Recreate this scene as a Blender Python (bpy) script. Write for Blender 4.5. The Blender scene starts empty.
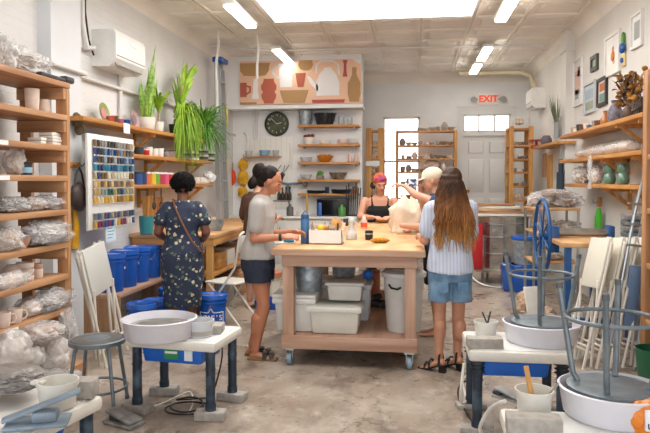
import bpy, bmesh, math, random
from mathutils import Vector, Matrix, Euler, noise
random.seed(7)
PI = math.pi
S = bpy.context.scene
COL = S.collection
V = Vector
# ---------------------------------------------------------------- camera model
FPX = 640.0; YAW = math.atan(85/FPX); PITCH = math.radians(1.5); CH = 1.5
V0 = 180 + FPX*math.tan(PITCH)
cR = V((math.cos(YAW), math.sin(YAW), 0))
cF = V((-math.sin(YAW)*math.cos(PITCH), math.cos(YAW)*math.cos(PITCH), -math.sin(PITCH)))
cU = cR.cross(cF)
def ray(u, v): return cF + cR*((u-325)/FPX) + cU*(-(v-V0)/FPX)
def G(u, v, z=0.0):            # point on a horizontal plane
    d = ray(u, v); return V((0, 0, CH)) + d*((z-CH)/d.z)
def LX(u, v, X):               # point on a plane parallel to the side walls
    d = ray(u, v); return V((0, 0, CH)) + d*(X/d.x)
def BY(u, v, Y):               # point on a plane parallel to the back wall
    d = ray(u, v); return V((0, 0, CH)) + d*(Y/d.y)
cam = bpy.data.cameras.new('camera'); camo = bpy.data.objects.new('camera', cam); COL.objects.link(camo)
cam.sensor_width = 36; cam.lens = 36*FPX/650; cam.clip_start = .05
cam.shift_y = (V0-216.5)/650
camo.location = (0, 0, CH)
camo.rotation_euler = Matrix((cR, cU, -cF)).transposed().to_euler()
S.camera = camo
# ---------------------------------------------------------------- materials
def lin(c):
    if isinstance(c, str):
        c = c.lstrip('#'); c = [int(c[i:i+2], 16)/255 for i in (0, 2, 4)]
    return tuple((x/12.92 if x <= .04045 else ((x+.055)/1.055)**2.4) for x in c) + (1,)
_m = {}
def mat(name, col='#888888', rough=.55, metal=0, var=.0, scale=6.0, bump=0.0, bscale=40.0, alpha=1, trans=0, col2=None, stretch=None, emit=0, coat=0, detail=4, coords='Object', sheen=0, sss=0, lo=.35, hi=.65):
    if name in _m: return _m[name]
    m = bpy.data.materials.new(name); m.use_nodes = True; nt = m.node_tree; N = nt.nodes; Lk = nt.links
    b = N['Principled BSDF']; b.inputs['Base Color'].default_value = lin(col)
    b.inputs['Roughness'].default_value = rough; b.inputs['Metallic'].default_value = metal
    b.inputs['Alpha'].default_value = alpha; b.inputs['Transmission Weight'].default_value = trans
    b.inputs['Coat Weight'].default_value = coat
    if sheen: b.inputs['Sheen Weight'].default_value = sheen
    if emit: b.inputs['Emission Color'].default_value = lin(col); b.inputs['Emission Strength'].default_value = emit
    tc = N.new('ShaderNodeTexCoord'); mp = N.new('ShaderNodeMapping'); Lk.new(tc.outputs[coords], mp.inputs['Vector'])
    if stretch: mp.inputs['Scale'].default_value = stretch
    if var or col2:
        n = N.new('ShaderNodeTexNoise'); n.inputs['Scale'].default_value = scale; n.inputs['Detail'].default_value = detail
        Lk.new(mp.outputs[0], n.inputs['Vector'])
        r = N.new('ShaderNodeMapRange'); r.inputs[1].default_value = lo; r.inputs[2].default_value = hi
        Lk.new(n.outputs['Fac'], r.inputs[0])
        mx = N.new('ShaderNodeMix'); mx.data_type = 'RGBA'
        c = lin(col)
        if col2: a, d = c, lin(col2)
        else: a = tuple(min(1, x*(1+var)) for x in c[:3])+(1,); d = tuple(x*(1-var) for x in c[:3])+(1,)
        mx.inputs[6].default_value = a; mx.inputs[7].default_value = d
        Lk.new(r.outputs[0], mx.inputs[0]); Lk.new(mx.outputs[2], b.inputs['Base Color'])
    if bump:
        n2 = N.new('ShaderNodeTexNoise'); n2.inputs['Scale'].default_value = bscale; n2.inputs['Detail'].default_value = 4
        Lk.new(mp.outputs[0], n2.inputs['Vector'])
        bp = N.new('ShaderNodeBump'); bp.inputs['Strength'].default_value = bump; bp.inputs['Distance'].default_value = .02
        Lk.new(n2.outputs['Fac'], bp.inputs['Height']); Lk.new(bp.outputs[0], b.inputs['Normal'])
    _m[name] = m; return m
def wood(name, c1, c2, axis='y', sc=3.0, rough=.6):
    st = {'x': (.12, 1.6, 1.6), 'y': (1.6, .12, 1.6), 'z': (1.6, 1.6, .12)}[axis]
    return mat(name, c1, rough, col2=c2, scale=sc*3, stretch=st, detail=6, bump=.08, bscale=30)
def nodes(m): return m.node_tree.nodes, m.node_tree.links, m.node_tree.nodes['Principled BSDF']
# ---------------------------------------------------------------- mesh builder
class MB:
    def __init__(s): s.bm = bmesh.new(); s.mi = 0
    def _fin(s, vs, fs):
        for f in fs: f.material_index = s.mi
        return vs
    def box(s, c, size, rot=None, bev=0, taper=None):
        M = Matrix.Translation(V(c))
        if rot is not None:
            M = M @ (rot.to_4x4() if isinstance(rot, Matrix) else Euler(rot).to_matrix().to_4x4())
        hx, hy, hz = size[0]/2, size[1]/2, size[2]/2
        tx, ty = (taper if taper else (1, 1))
        cs = [(-hx*(tx if z > 0 else 1), -hy*(ty if z > 0 else 1), z) for z in (-hz, hz)]
        vs = []
        for z in (-hz, hz):
            ax, ay = (hx*tx, hy*ty) if z > 0 else (hx, hy)
            for x, y in ((-ax, -ay), (ax, -ay), (ax, ay), (-ax, ay)): vs.append(s.bm.verts.new(M @ V((x, y, z))))
        fs = [s.bm.faces.new([vs[i] for i in q]) for q in ((3, 2, 1, 0), (4, 5, 6, 7), (0, 1, 5, 4), (1, 2, 6, 5), (2, 3, 7, 6), (3, 0, 4, 7))]
        for f in fs: f.material_index = s.mi
        if bev:
            es = list({e for f in fs for e in f.edges})
            r = bmesh.ops.bevel(s.bm, geom=es, offset=bev, segments=2, affect='EDGES', profile=.5)
            for f in r['faces']: f.material_index = s.mi
        return s
    def b2(s, lo, hi, bev=0):
        lo, hi = V(lo), V(hi); return s.box((lo+hi)/2, [abs(a) for a in (hi-lo)], bev=bev)
    def bar(s, p, q, w, h, up=(0, 0, 1), bev=0, ext=0):
        p, q = V(p), V(q); d = (q-p); L = d.length+ext*2; d.normalize(); up = V(up)
        if abs(d.dot(up)) > .98: up = V((0, 1, 0))
        x = d.cross(up).normalized(); z = x.cross(d).normalized()
        return s.box((p+q)/2, (w, L, h), Matrix((x, d, z)).transposed(), bev)
    def loft(s, rings, cap=True, closed=False):
        vr = [[s.bm.verts.new(V(p)) for p in r] for r in rings]; n = len(rings[0])
        pairs = list(zip(vr, vr[1:])) + ([(vr[-1], vr[0])] if closed else [])
        for a, b in pairs:
            for i in range(n):
                j = (i+1) % n
                try: s.bm.faces.new((a[i], a[j], b[j], b[i])).material_index = s.mi
                except ValueError: pass
        if cap and not closed:
            s.bm.faces.new(vr[0][::-1]).material_index = s.mi; s.bm.faces.new(vr[-1]).material_index = s.mi
        return s
    def tube(s, pts, r=.01, seg=8, closed=False, cap=True):
        pts = [V(p) for p in pts]; n = len(pts)
        rr = r if isinstance(r, (list, tuple)) else [r]*n
        tg = []
        for i in range(n):
            if closed: t = pts[(i+1) % n]-pts[i-1]
            else: t = pts[min(i+1, n-1)]-pts[max(i-1, 0)]
            tg.append(t.normalized())
        up = V((0, 0, 1)) if abs(tg[0].z) < .9 else V((1, 0, 0))
        x = (up - tg[0]*up.dot(tg[0])).normalized(); rings = []
        for i in range(n):
            x = (x - tg[i]*x.dot(tg[i]))
            x = x.normalized() if x.length > 1e-6 else tg[i].orthogonal().normalized()
            y = tg[i].cross(x)
            rings.append([pts[i]+(x*math.cos(2*PI*k/seg)+y*math.sin(2*PI*k/seg))*rr[i] for k in range(seg)])
        return s.loft(rings, cap, closed)
    def cyl(s, p, q, r, seg=16, r2=None): return s.tube([p, q], [r, r if r2 is None else r2], seg)
    def lathe(s, prof, c=(0, 0, 0), seg=24, sx=1, sy=1, rot=None):
        c = V(c); Rm = Euler(rot).to_matrix() if rot else None; rings = []
        for r, z in prof:
            ring = []
            for k in range(seg):
                a = 2*PI*k/seg; p = V((max(r, 1e-4)*sx*math.cos(a), max(r, 1e-4)*sy*math.sin(a), z))
                ring.append(c + (Rm @ p if Rm else p))
            rings.append(ring)
        return s.loft(rings)
    def cup(s, r0, r1, h, t=.006, c=(0, 0, 0), seg=20, sx=1, sy=1, fill=None):
        p = [(r0*.9, 0), (r0, .004), (r1, h), (r1-t, h), ((r0-t), t*1.5 if fill is None else fill)]
        if fill is not None: k = fill/h; p[-1] = (r0+(r1-r0)*k-t, fill)
        return s.lathe(p, c, seg, sx, sy)
    def prism(s, poly, d, M=None):      # 2d outline in xz, thickness d along y
        M = M or Matrix()
        a = [s.bm.verts.new(M @ V((x, -d/2, z))) for x, z in poly]; b = [s.bm.verts.new(M @ V((x, d/2, z))) for x, z in poly]
        n = len(a)
        fs = [s.bm.faces.new(a), s.bm.faces.new(b[::-1])]+[s.bm.faces.new((a[i], b[i], b[(i+1) % n], a[(i+1) % n])) for i in range(n)]
        for f in fs: f.material_index = s.mi
        return s
    def ball(s, c, r, sub=2, nz=0, nf=3, seed=0, rot=None, flat=None):
        r = V(r) if isinstance(r, (tuple, list, Vector)) else V((r, r, r))
        g = bmesh.ops.create_icosphere(s.bm, subdivisions=sub, radius=1)
        Rm = Euler(rot).to_matrix() if rot else Matrix.Identity(3)
        for v in g['verts']:
            d = v.co.copy(); k = 1
            if nz: k += nz*noise.noise(d*nf+V((seed*7.3, seed*3.1, seed)))+nz*.4*noise.noise(d*nf*3+V((seed, 5, 9)))
            p = V((d.x*r.x, d.y*r.y, d.z*r.z))*k
            if flat is not None: p.z = max(p.z, -flat)
            v.co = V(c)+Rm @ p
            for f in v.link_faces: f.material_index = s.mi
        return s
    def build(s, name, m, parent=None, loc=None, rot=None, sharp=35):
        me = bpy.data.meshes.new(name)
        bmesh.ops.recalc_face_normals(s.bm, faces=s.bm.faces); s.bm.to_mesh(me); s.bm.free()
        return link(name, me, m, parent, loc, rot, sharp)
def link(name, me, m, parent=None, loc=None, rot=None, sharp=35):
    for x in (m if isinstance(m, (list, tuple)) else [m]): me.materials.append(x)
    me.polygons.foreach_set('use_smooth', [True]*len(me.polygons))
    if sharp < 180: me.set_sharp_from_angle(angle=math.radians(sharp))
    o = bpy.data.objects.new(name, me); COL.objects.link(o)
    if parent: o.parent = parent
    if loc is not None: o.location = loc
    if rot is not None: o.rotation_euler = rot
    return o
def tag(o, label=None, cat=None, group=None, kind=None):
    if label: o['label'] = label
    if cat: o['category'] = cat
    if group: o['group'] = group
    if kind: o['kind'] = kind
    return o
def thing(name, label, cat, loc=(0, 0, 0), rz=0, group=None, rot=None):
    o = bpy.data.objects.new(name, None); COL.objects.link(o); o.empty_display_size = .1
    o.location = loc; o.rotation_euler = rot if rot else (0, 0, rz); return tag(o, label, cat, group)
KIDS = None
def dup(root, loc, rz=None, label=None, group=None, rot=None, scale=None):
    def cp(o, par):
        c = o.copy(); COL.objects.link(c); c.parent = par
        for ch in [x for x in COL.objects if x.parent == o and x is not c]: cp(ch, c)
        return c
    c = cp(root, None); c.location = loc
    if rz is not None: c.rotation_euler = (0, 0, rz)
    if rot is not None: c.rotation_euler = rot
    if scale is not None: c.scale = scale if isinstance(scale, (tuple, list)) else (scale,)*3
    if label: c['label'] = label
    if group: c['group'] = group
    return c
def struct(name, mb, m, **k): return tag(mb.build(name, m, **k), kind='structure')
def remesh(mb, name, m, voxel=.01, smooth=4, parent=None, fold=0, ff=12, loc=None, rot=None):
    me = bpy.data.meshes.new('t'); bmesh.ops.recalc_face_normals(mb.bm, faces=mb.bm.faces); mb.bm.to_mesh(me); mb.bm.free()
    o = bpy.data.objects.new('t', me); COL.objects.link(o)
    r = o.modifiers.new('r', 'REMESH'); r.mode = 'VOXEL'; r.voxel_size = voxel
    if smooth: q = o.modifiers.new('s', 'SMOOTH'); q.factor = .5; q.iterations = smooth
    dg = bpy.context.evaluated_depsgraph_get(); dg.update()
    nm = bpy.data.meshes.new_from_object(o.evaluated_get(dg)); nm.name = name
    bpy.data.objects.remove(o); bpy.data.meshes.remove(me)
    if fold:
        ns = [v.normal.copy() for v in nm.vertices]
        for v, n in zip(nm.vertices, ns):
            p = v.co; v.co = p+n*fold*(noise.noise(V((p.x*ff, p.y*ff, p.z*ff*.45)))+.5*noise.noise(V((p.x*ff*2.2, p.y*ff*2.2, p.z*ff))))
    nm.materials.clear()
    return link(name, nm, m, parent, loc, rot, 180)
FONT = None
def text_mesh(s, size, ext=.001, off=0):
    c = bpy.data.curves.new('t', 'FONT'); c.body = s; c.size = size; c.extrude = ext; c.offset = off; c.align_x = 'CENTER'; c.align_y = 'CENTER'
    o = bpy.data.objects.new('t', c); COL.objects.link(o)
    dg = bpy.context.evaluated_depsgraph_get(); dg.update()
    me = bpy.data.meshes.new_from_object(o.evaluated_get(dg)); bpy.data.objects.remove(o); me.materials.clear(); return me
def text(s, size, name, m, parent=None, loc=(0, 0, 0), rot=(PI/2, 0, 0), ext=.001, off=0):
    return link(name, text_mesh(s, size, ext, off), m, parent, loc, rot, 30)
# ---------------------------------------------------------------- palette
WHITE = mat('white_wall_paint', '#d9d8d6', .7, var=.05, scale=2, bump=.12, bscale=25)
M_brass = mat('dull_brass', '#9c7b3c', .35, .9)
WOODY = wood('fir_board_y', '#c4956a', '#9c6d48', 'y'); WOODZ = wood('fir_board_z', '#bf8e62', '#97683f', 'z'); WOODX = wood('fir_board_x', '#c29368', '#9a6c46', 'x')
PINEY = wood('pine_y', '#d29a55', '#a86d33', 'y'); PINEX = wood('pine_x', '#d39c5c', '#ab7138', 'x'); PINEZ = wood('pine_z', '#d6a25c', '#b0783c', 'z')
TWX = wood('table_frame_x', '#c4a089', '#a67f67', 'x', 3); TWY = wood('table_frame_y', '#c4a089', '#a67f67', 'y', 3); TWZ = wood('table_frame_z', '#c4a089', '#a67f67', 'z', 3)
PLY = mat('birch_tabletop', '#d3a878', .55, col2='#b98a5c', scale=5, stretch=(1.2, .5, 1), detail=6)
CHROME = mat('chrome', '#c8c8c8', .2, 1); STEEL = mat('brushed_steel', '#a7a8a6', .38, .85, var=.2, scale=9)
GALV = mat('galvanized_zinc', '#b4bdc2', .42, .45, col2='#8a979f', scale=18, detail=2)
GREYM = mat('grey_enamel_steel', '#808a90', .45, .45, col2='#6b767d', scale=14)
BLACK = mat('black_plastic', '#191a1c', .5); DARK = mat('dark_grey', '#34363a', .6, var=.2)
WPL = mat('white_plastic', '#e4e3df', .4, var=.04, scale=9); CREAM = mat('cream_plastic', '#dfdbd1', .45, var=.06, scale=8)
BLUEB = mat('blue_bucket_plastic', '#1d56ae', .25, var=.12, scale=6)
BLUEL = mat('blue_tray_plastic', '#1c66c8', .35, var=.08)
BISQ = mat('bisque_clay', '#dcc9bb', .8, var=.1, scale=14); GREYC = mat('grey_clay', '#9b938c', .8, var=.2, scale=12); BUFFC = mat('buff_clay', '#b39a80', .8, var=.2, scale=12)
WGLZ = mat('white_glaze', '#e8e3da', .25, var=.05, coat=.3); REDP = mat('red_paint', '#b81f24', .4)
PAPER = mat('paper', '#e9ecec', .8)
def film(name, col, a, r=.18):
    m = mat(name, col, r, bump=.45, bscale=26, alpha=a, coat=.6); b = m.node_tree.nodes['Principled BSDF']; b.inputs['Specular IOR Level'].default_value = .9
    return m
FILM = film('clear_plastic_film', '#f0f0f2', .32, .14); FILM2 = film('milky_plastic_film', '#ebe9e6', .5, .16)
YEL = mat('yellow_fabric', '#d9a21c', .7, var=.2)
# ================================================================= SETTING
XL, XR, YB, CZ = -3.1, 2.27, 12.8, 3.6
FR = -2.2
m = mat('concrete_floor', '#a99f93', .5); N, Lk, b = nodes(m)
tc = N.new('ShaderNodeTexCoord')
def nz(scale, det=6, rough=.6, st=(1, 1, 1)):
    mp = N.new('ShaderNodeMapping'); mp.inputs['Scale'].default_value = st; Lk.new(tc.outputs['Object'], mp.inputs[0])
    n = N.new('ShaderNodeTexNoise'); n.inputs['Scale'].default_value = scale; n.inputs['Detail'].default_value = det; n.inputs['Roughness'].default_value = rough; Lk.new(mp.outputs[0], n.inputs['Vector']); return n
def ramp(src, stops):
    r = N.new('ShaderNodeValToRGB'); e = r.color_ramp.elements
    while len(e) < len(stops): e.new(.5)
    for k, (p, c) in enumerate(stops): e[k].position = p; e[k].color = lin(c)
    Lk.new(src, r.inputs[0]); return r
def mixc(f, a, b_, t='MIX'):
    x = N.new('ShaderNodeMix'); x.data_type = 'RGBA'; x.blend_type = t
    if isinstance(f, float): x.inputs[0].default_value = f
    else: Lk.new(f, x.inputs[0])
    Lk.new(a, x.inputs[6]); Lk.new(b_, x.inputs[7]); return x.outputs[2]
r1 = ramp(nz(1.1, 9, .65).outputs[0], [(.3, '#7d6f62'), (.45, '#9b8c7d'), (.58, '#ad9f91'), (.72, '#c1b6a9')])
r2 = ramp(nz(4.5, 8, .7, (1, .6, 1)).outputs[0], [(.38, '#ffffff'), (.52, '#000000')])
r3 = ramp(nz(2.2, 8, .72, (1.3, .7, 1)).outputs[0], [(.38, '#f4f4f4'), (.50, '#000000')])
dk = ramp(nz(14, 4).outputs[0], [(.3, '#665a50'), (.7, '#857668')])
c1 = mixc(r2.outputs[0], r1.outputs[0], ramp(nz(9, 6).outputs[0], [(.3, '#84786c'), (.7, '#cabfb2')]).outputs[0])
c2 = mixc(r3.outputs[0], c1, dk.outputs[0])
# hairline cracks
vo = N.new('ShaderNodeTexVoronoi'); vo.feature = 'DISTANCE_TO_EDGE'; vo.inputs['Scale'].default_value = .55
wn = nz(2.5, 4); mv = N.new('ShaderNodeVectorMath'); mv.operation = 'ADD'; Lk.new(tc.outputs['Object'], mv.inputs[0]); Lk.new(wn.outputs['Color'], mv.inputs[1]); Lk.new(mv.outputs[0], vo.inputs['Vector'])
cr = ramp(vo.outputs['Distance'], [(0, '#c4beb8'), (.008, '#ffffff')])
c3 = mixc(1.0, c2, cr.outputs[0], 'MULTIPLY')
Lk.new(c3, b.inputs['Base Color'])
rr = ramp(nz(3, 5).outputs[0], [(.3, '#777777'), (.7, '#bbbbbb')]); Lk.new(rr.outputs[0], b.inputs['Roughness'])
FLOOR = m
struct('floor', MB().b2((XL-.2, FR, -.1), (XR+.2, YB+.2, 0)), FLOOR)
# brick-textured painted walls
def painted(name, col, brick=True):
    m = mat(name, col, .65); N, Lk, b = nodes(m); tc = N.new('ShaderNodeTexCoord')
    n = N.new('ShaderNodeTexNoise'); n.inputs['Scale'].default_value = 1.6; n.inputs['Detail'].default_value = 6; Lk.new(tc.outputs['Object'], n.inputs['Vector'])
    r = N.new('ShaderNodeValToRGB'); c = lin(col); r.color_ramp.elements[0].position = .3; r.color_ramp.elements[0].color = tuple(x*.9 for x in c[:3])+(1,); r.color_ramp.elements[1].position = .65; r.color_ramp.elements[1].color = c
    Lk.new(n.outputs[0], r.inputs[0]); Lk.new(r.outputs[0], b.inputs['Base Color'])
    if brick:
        mp = N.new('ShaderNodeMapping'); mp.inputs['Rotation'].default_value = (0, 0, 0)
        sx = N.new('ShaderNodeSeparateXYZ'); cx = N.new('ShaderNodeCombineXYZ'); ad = N.new('ShaderNodeMath'); ad.operation = 'ADD'
        Lk.new(tc.outputs['Object'], sx.inputs[0]); Lk.new(sx.outputs[0], ad.inputs[0]); Lk.new(sx.outputs[1], ad.inputs[1]); Lk.new(ad.outputs[0], cx.inputs[0]); Lk.new(sx.outputs[2], cx.inputs[1])
        br = N.new('ShaderNodeTexBrick'); br.inputs['Scale'].default_value = 1; br.inputs['Brick Width'].default_value = .21; br.inputs['Row Height'].default_value = .075; br.inputs['Mortar Size'].default_value = .006; br.inputs['Mortar Smooth'].default_value = .6
        br.inputs['Color1'].default_value = (1, 1, 1, 1); br.inputs['Color2'].default_value = (.9, .9, .9, 1); br.inputs['Mortar'].default_value = (0, 0, 0, 1)
        Lk.new(cx.outputs[0], br.inputs['Vector']); bp = N.new('ShaderNodeBump'); bp.inputs['Strength'].default_value = .35; bp.inputs['Distance'].default_value = .01; Lk.new(br.outputs['Color'], bp.inputs['Height']); Lk.new(bp.outputs[0], b.inputs['Normal'])
    return m
WL = painted('painted_brick_wall', '#dedcda'); WB = painted('painted_plaster_wall', '#ebebeb', False); WR = painted('painted_plaster_warm', '#dddad5', False)
struct('wall_left', MB().b2((XL-.2, FR, 0), (XL, YB+.2, CZ+.1)), WL)
struct('wall_right', MB().b2((XR, FR, 0), (XR+.2, YB+.2, CZ+.1)), WR)
# back wall with window and door openings
DX0, DX1 = 1.03, 1.93; DZ0, DZ1 = .3, 2.36; TZ0, TZ1 = 2.44, 2.78
WX0, WX1, WZ0, WZ1 = BY(383, 130, YB).x, BY(420, 130, YB).x, .95, 2.75
mb = MB()
def wallboxes(mb, x0, x1, z0, z1, holes, y0, y1):
    xs = sorted({x0, x1} | {h[0] for h in holes} | {h[1] for h in holes}); zs = sorted({z0, z1} | {h[2] for h in holes} | {h[3] for h in holes})
    for a, c in zip(xs, xs[1:]):
        for d, e in zip(zs, zs[1:]):
            mx, mz = (a+c)/2, (d+e)/2
            if any(h[0] < mx < h[1] and h[2] < mz < h[3] for h in holes): continue
            mb.b2((a, y0, d), (c, y1, e))
    bmesh.ops.remove_doubles(mb.bm, verts=mb.bm.verts, dist=1e-4)
wallboxes(mb, XL-.2, XR+.2, 0, CZ+.1, [(DX0, DX1, DZ0, DZ1), (DX0, DX1, TZ0, TZ1), (WX0, WX1, WZ0, WZ1)], YB, YB+.2)
struct('wall_back', mb, WB)
# front wall: a shopfront, open glazing behind the photographer
mb = MB(); wallboxes(mb, XL-.2, XR+.2, 0, CZ+.1, [(XL+.25, -1.3, .5, 3.2), (-1.15, .55, .5, 3.2), (.7, XR-.25, .05, 3.2)], FR-.2, FR)
struct('wall_front', mb, WR)
# ceiling of pressed tiles, with an opening for the skylight
SX0, SX1, SY0, SY1 = -1.8, .8, 3.2, 8.38
CEIL = mat('pressed_tin_ceiling', '#ebe4da', .6, var=.07, scale=1.5, bump=.12, bscale=60)
mb = MB()
xs = [XL-.2, SX0, SX1, XR+.2]; ys = [FR-.2, SY0, SY1, YB+.2]
for i in range(3):
    for j in range(3):
        if (i, j) != (1, 1): mb.b2((xs[i], ys[j], CZ), (xs[i+1], ys[j+1], CZ+.1))
ty = FR+.1; T = .66
while ty < YB-.05:
    tx = SX1 - T*8 - .0
    while tx < XR-.02:
        a, c, d, e = max(tx, XL), min(tx+T, XR), ty, min(ty+T, YB)
        if c-a > .15 and e-d > .15 and not (c > SX0+.05 and a < SX1-.05 and e > SY0+.05 and d < SY1-.05):
            # raised border frame of every tile
            for (p0, p1, q0, q1) in ((a+.012, c-.012, d+.012, d+.045), (a+.012, c-.012, e-.045, e-.012), (a+.012, a+.045, d+.045, e-.045), (c-.045, c-.012, d+.045, e-.045)):
                mb.b2((p0, q0, CZ-.020), (p1, q1, CZ))
            mb.box(((a+c)/2, (d+e)/2, CZ-.006), ((c-a)*.62, (e-d)*.62, .014), taper=(1, 1))
        tx += T
    ty += T
ceil = struct('ceiling', mb, CEIL, sharp=20)
# curved cove along the ceiling edges
mb = MB()
for X, sg in ((XL, 1), (XR, -1)):
    rings = []
    for y in (FR, YB):
        rings.append([(X, y, CZ)]+[(X+sg*.16*(1-math.cos(t*PI/12)), y, CZ-.16*(1-math.sin(t*PI/12))) for t in range(0, 7)])
    mb.loft(rings)
mb.loft([[(x, YB, CZ)]+[(x, YB-.2*(1-math.cos(t*PI/12)), CZ-.2*(1-math.sin(t*PI/12))) for t in range(7)] for x in (XL, XR)])
struct('trim_1', mb, CEIL)
kb = MB().b2((SX0+.001, SY0+.001, CZ-.02), (SX0+.03, SY1-.001, CZ+.06)).b2((SX1-.03, SY0+.001, CZ-.02), (SX1-.001, SY1-.001, CZ+.06)).b2((SX0+.03, SY1-.03, CZ-.02), (SX1-.03, SY1-.001, CZ+.06)).b2((SX0+.03, SY0+.001, CZ-.02), (SX1-.03, SY0+.03, CZ+.06))
struct('trim_2', kb, mat('skylight_kerb', '#e8e6e2', .6))
SKYP = mat('skylight_diffuser', '#ffffff', .5, emit=4.2); _e = SKYP.node_tree.nodes['Principled BSDF']; _e.inputs['Emission Color'].default_value = (1, .985, .96, 1)
struct('window_2', MB().b2((SX0+.031, SY0+.031, CZ+.0), (SX1-.031, SY1-.031, CZ+.02)), SKYP)
# wall pilasters
pl = MB(); yA = LX(52, 150, XL+.12).y; yB_ = LX(82, 150, XL+.12).y
pl.b2((XL, yA, 0), (XL+.12, yB_, CZ)); struct('trim_3', pl, painted('painted_pilaster', '#d8dadc', False))
yA = LX(560, 150, XR-.12).y
pl = MB(); pl.b2((XR-.12, yA-.32, 0), (XR, yA, CZ)); pl.b2((XR-.14, yA-.34, CZ-.3), (XR, yA+.02, CZ-.24)); struct('trim_4', pl, WR)
# partition with the mural above and shelves below
YM = 11.0; PX1 = BY(362, 100, YM).x
struct('wall_partition', MB().b2((XL, YM, 0), (PX1, YM+.15, 3.1)), WB)
MUX0, MUX1, MUZ0, MUZ1 = BY(240, 80, YM-.4).x, BY(361, 80, YM-.4).x, 2.77, 3.5
struct('wall_bulkhead', MB().b2((XL, YM-.38, 2.74), (MUX1, YM+.15, CZ)).b2((XL, YM-.4, 2.7), (MUX1+.03, YM+.15, 2.76)), WB)
# door
mb = MB(); 
DOORM = mat('white_door_paint', '#dcdad8', .45)
mb.b2((DX0, YB+.03, DZ0), (DX1, YB+.07, DZ1))
W = DX1-DX0
for (x0, x1, z0, z1) in ((.1, .45, .12, .85), (.55, .9, .12, .85), (.1, .45, .95, 1.62), (.55, .9, .95, 1.62), (.1, .45, 1.72, 1.96), (.55, .9, 1.72, 1.96)):
    mb.box((DX0+W*(x0+x1)/2, YB+.024, DZ0+(z0+z1)/2), (W*(x1-x0), z1-z0, .02), rot=(PI/2, 0, 0), taper=(.85, .9))
d = struct('door_1', mb, DOORM)
MB().cyl((DX0+.09, YB+.03, 1.28), (DX0+.09, YB-.02, 1.28), .02).ball((DX0+.09, YB-.04, 1.28), .035).build('door_knob', M_brass, d)
mb = MB()
for a in (DX0-.1, DX1): mb.b2((a, YB-.02, DZ0-.3), (a+.1, YB+.02, 2.86))
mb.b2((DX0-.1, YB-.025, 2.78), (DX1+.1, YB+.02, 2.9)); mb.b2((DX0, YB-.015, DZ1), (DX1, YB+.02, TZ0)); mb.b2((DX0-.13, YB-.04, 2.9), (DX1+.13, YB+.02, 2.94))
struct('trim_5', mb, DOORM)
struct('trim_6', MB().b2((DX0-.2, YB-.35, 0), (DX1+.2, YB, DZ0), bev=.01), mat('step_concrete', '#9b958d', .8, var=.1))
GLOW = mat('window_daylight', '#ffffff', .5, emit=2.2)
w = struct('window_1', MB().b2((DX0, YB+.1, TZ0), (DX1, YB+.12, TZ1)), GLOW)
mb = MB()
for k in range(1, 3): mb.b2((DX0+W*k/3-.015, YB+.03, TZ0), (DX0+W*k/3+.015, YB+.09, TZ1))
for a in (TZ0, TZ1-.03): mb.b2((DX0, YB+.03, a), (DX1, YB+.09, a+.03))
for a in (DX0, DX1-.03): mb.b2((a, YB+.03, TZ0), (a+.03, YB+.09, TZ1))
mb.build('window_frame', DOORM, w)
w = struct('window_3', MB().b2((WX0, YB+.1, WZ0), (WX1, YB+.12, WZ1)), GLOW)
mb = MB(); mx = (WX0+WX1)/2
for a in (WX0, WX1-.04): mb.b2((a, YB+.03, WZ0), (a+.04, YB+.09, WZ1))
for a in (WZ0, (WZ0+WZ1)/2, WZ1-.04): mb.b2((WX0, YB+.03, a), (WX1, YB+.09, a+.04))
mb.build('window_frame', DOORM, w)
# lamps: strip lights
TUBE = mat('strip_light_lens', '#fffaf0', .4, emit=8)
TUBE2 = mat('bright_strip_lens', '#fffaf0', .4, emit=20); FIX = mat('strip_light_body', '#e9e7e2', .4)
def strip(y0, y1, x, label):
    t = thing('strip_light', label, 'ceiling light', (x, (y0+y1)/2, CZ-.17), 0, 'ceiling strip lights'); L = y1-y0
    MB().box((0, 0, .05), (.15, L, .05), bev=.01).build('housing', FIX, t)
    MB().box((0, 0, .012), (.13, L-.06, .025), bev=.008).build('lens', TUBE2 if x > 0 else TUBE, t)
    for s in (-1, 1): MB().cyl((0, s*L*.35, .07), (0, s*L*.35, .17), .006).build('hanger', FIX, t)
z = CZ-.16
a, c = G(228, 5, z).y, G(252, 28, z).y
strip(a, c, (G(228, 5, z).x+G(252, 28, z).x)/2, 'largest strip light on the left, near the upper left of the skylight')
a, c = G(275, 50, z), G(292, 65, z); strip(a.y, c.y, (a.x+c.x)/2, 'strip light on the left hanging in front of the pottery mural')
a, c = G(513, 0, z), G(500, 22, z); strip(a.y, c.y, (a.x+c.x)/2, 'largest strip light on the right, beside the right edge of the skylight')
a, c = G(487, 48, z), G(482, 61, z); strip(a.y, c.y, (a.x+c.x)/2, 'middle strip light of the right row, before the exit sign')
a, c = G(478, 65, z), G(473, 74, z); strip(a.y, c.y, (a.x+c.x)/2, 'farthest and smallest strip light of the right row')
# daylight and world
w = bpy.data.worlds.new('daylight'); S.world = w; w.use_nodes = True
w.node_tree.nodes['Background'].inputs[0].default_value = (.93, .96, 1, 1); w.node_tree.nodes['Background'].inputs[1].default_value = 3.3
L = bpy.data.lights.new('shopfront_daylight', 'AREA'); L.shape = 'RECTANGLE'; L.size = 5.0; L.size_y = 2.8; L.cycles.is_portal = True
o = bpy.data.objects.new('shopfront_daylight', L); COL.objects.link(o); o.location = ((XL+XR)/2, FR-.21, 1.9); o.rotation_euler = (PI/2, 0, 0)
S.view_settings.view_transform = 'Standard'; S.view_settings.look = 'None'; S.view_settings.exposure = .38; S.view_settings.gamma = 1
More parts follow.
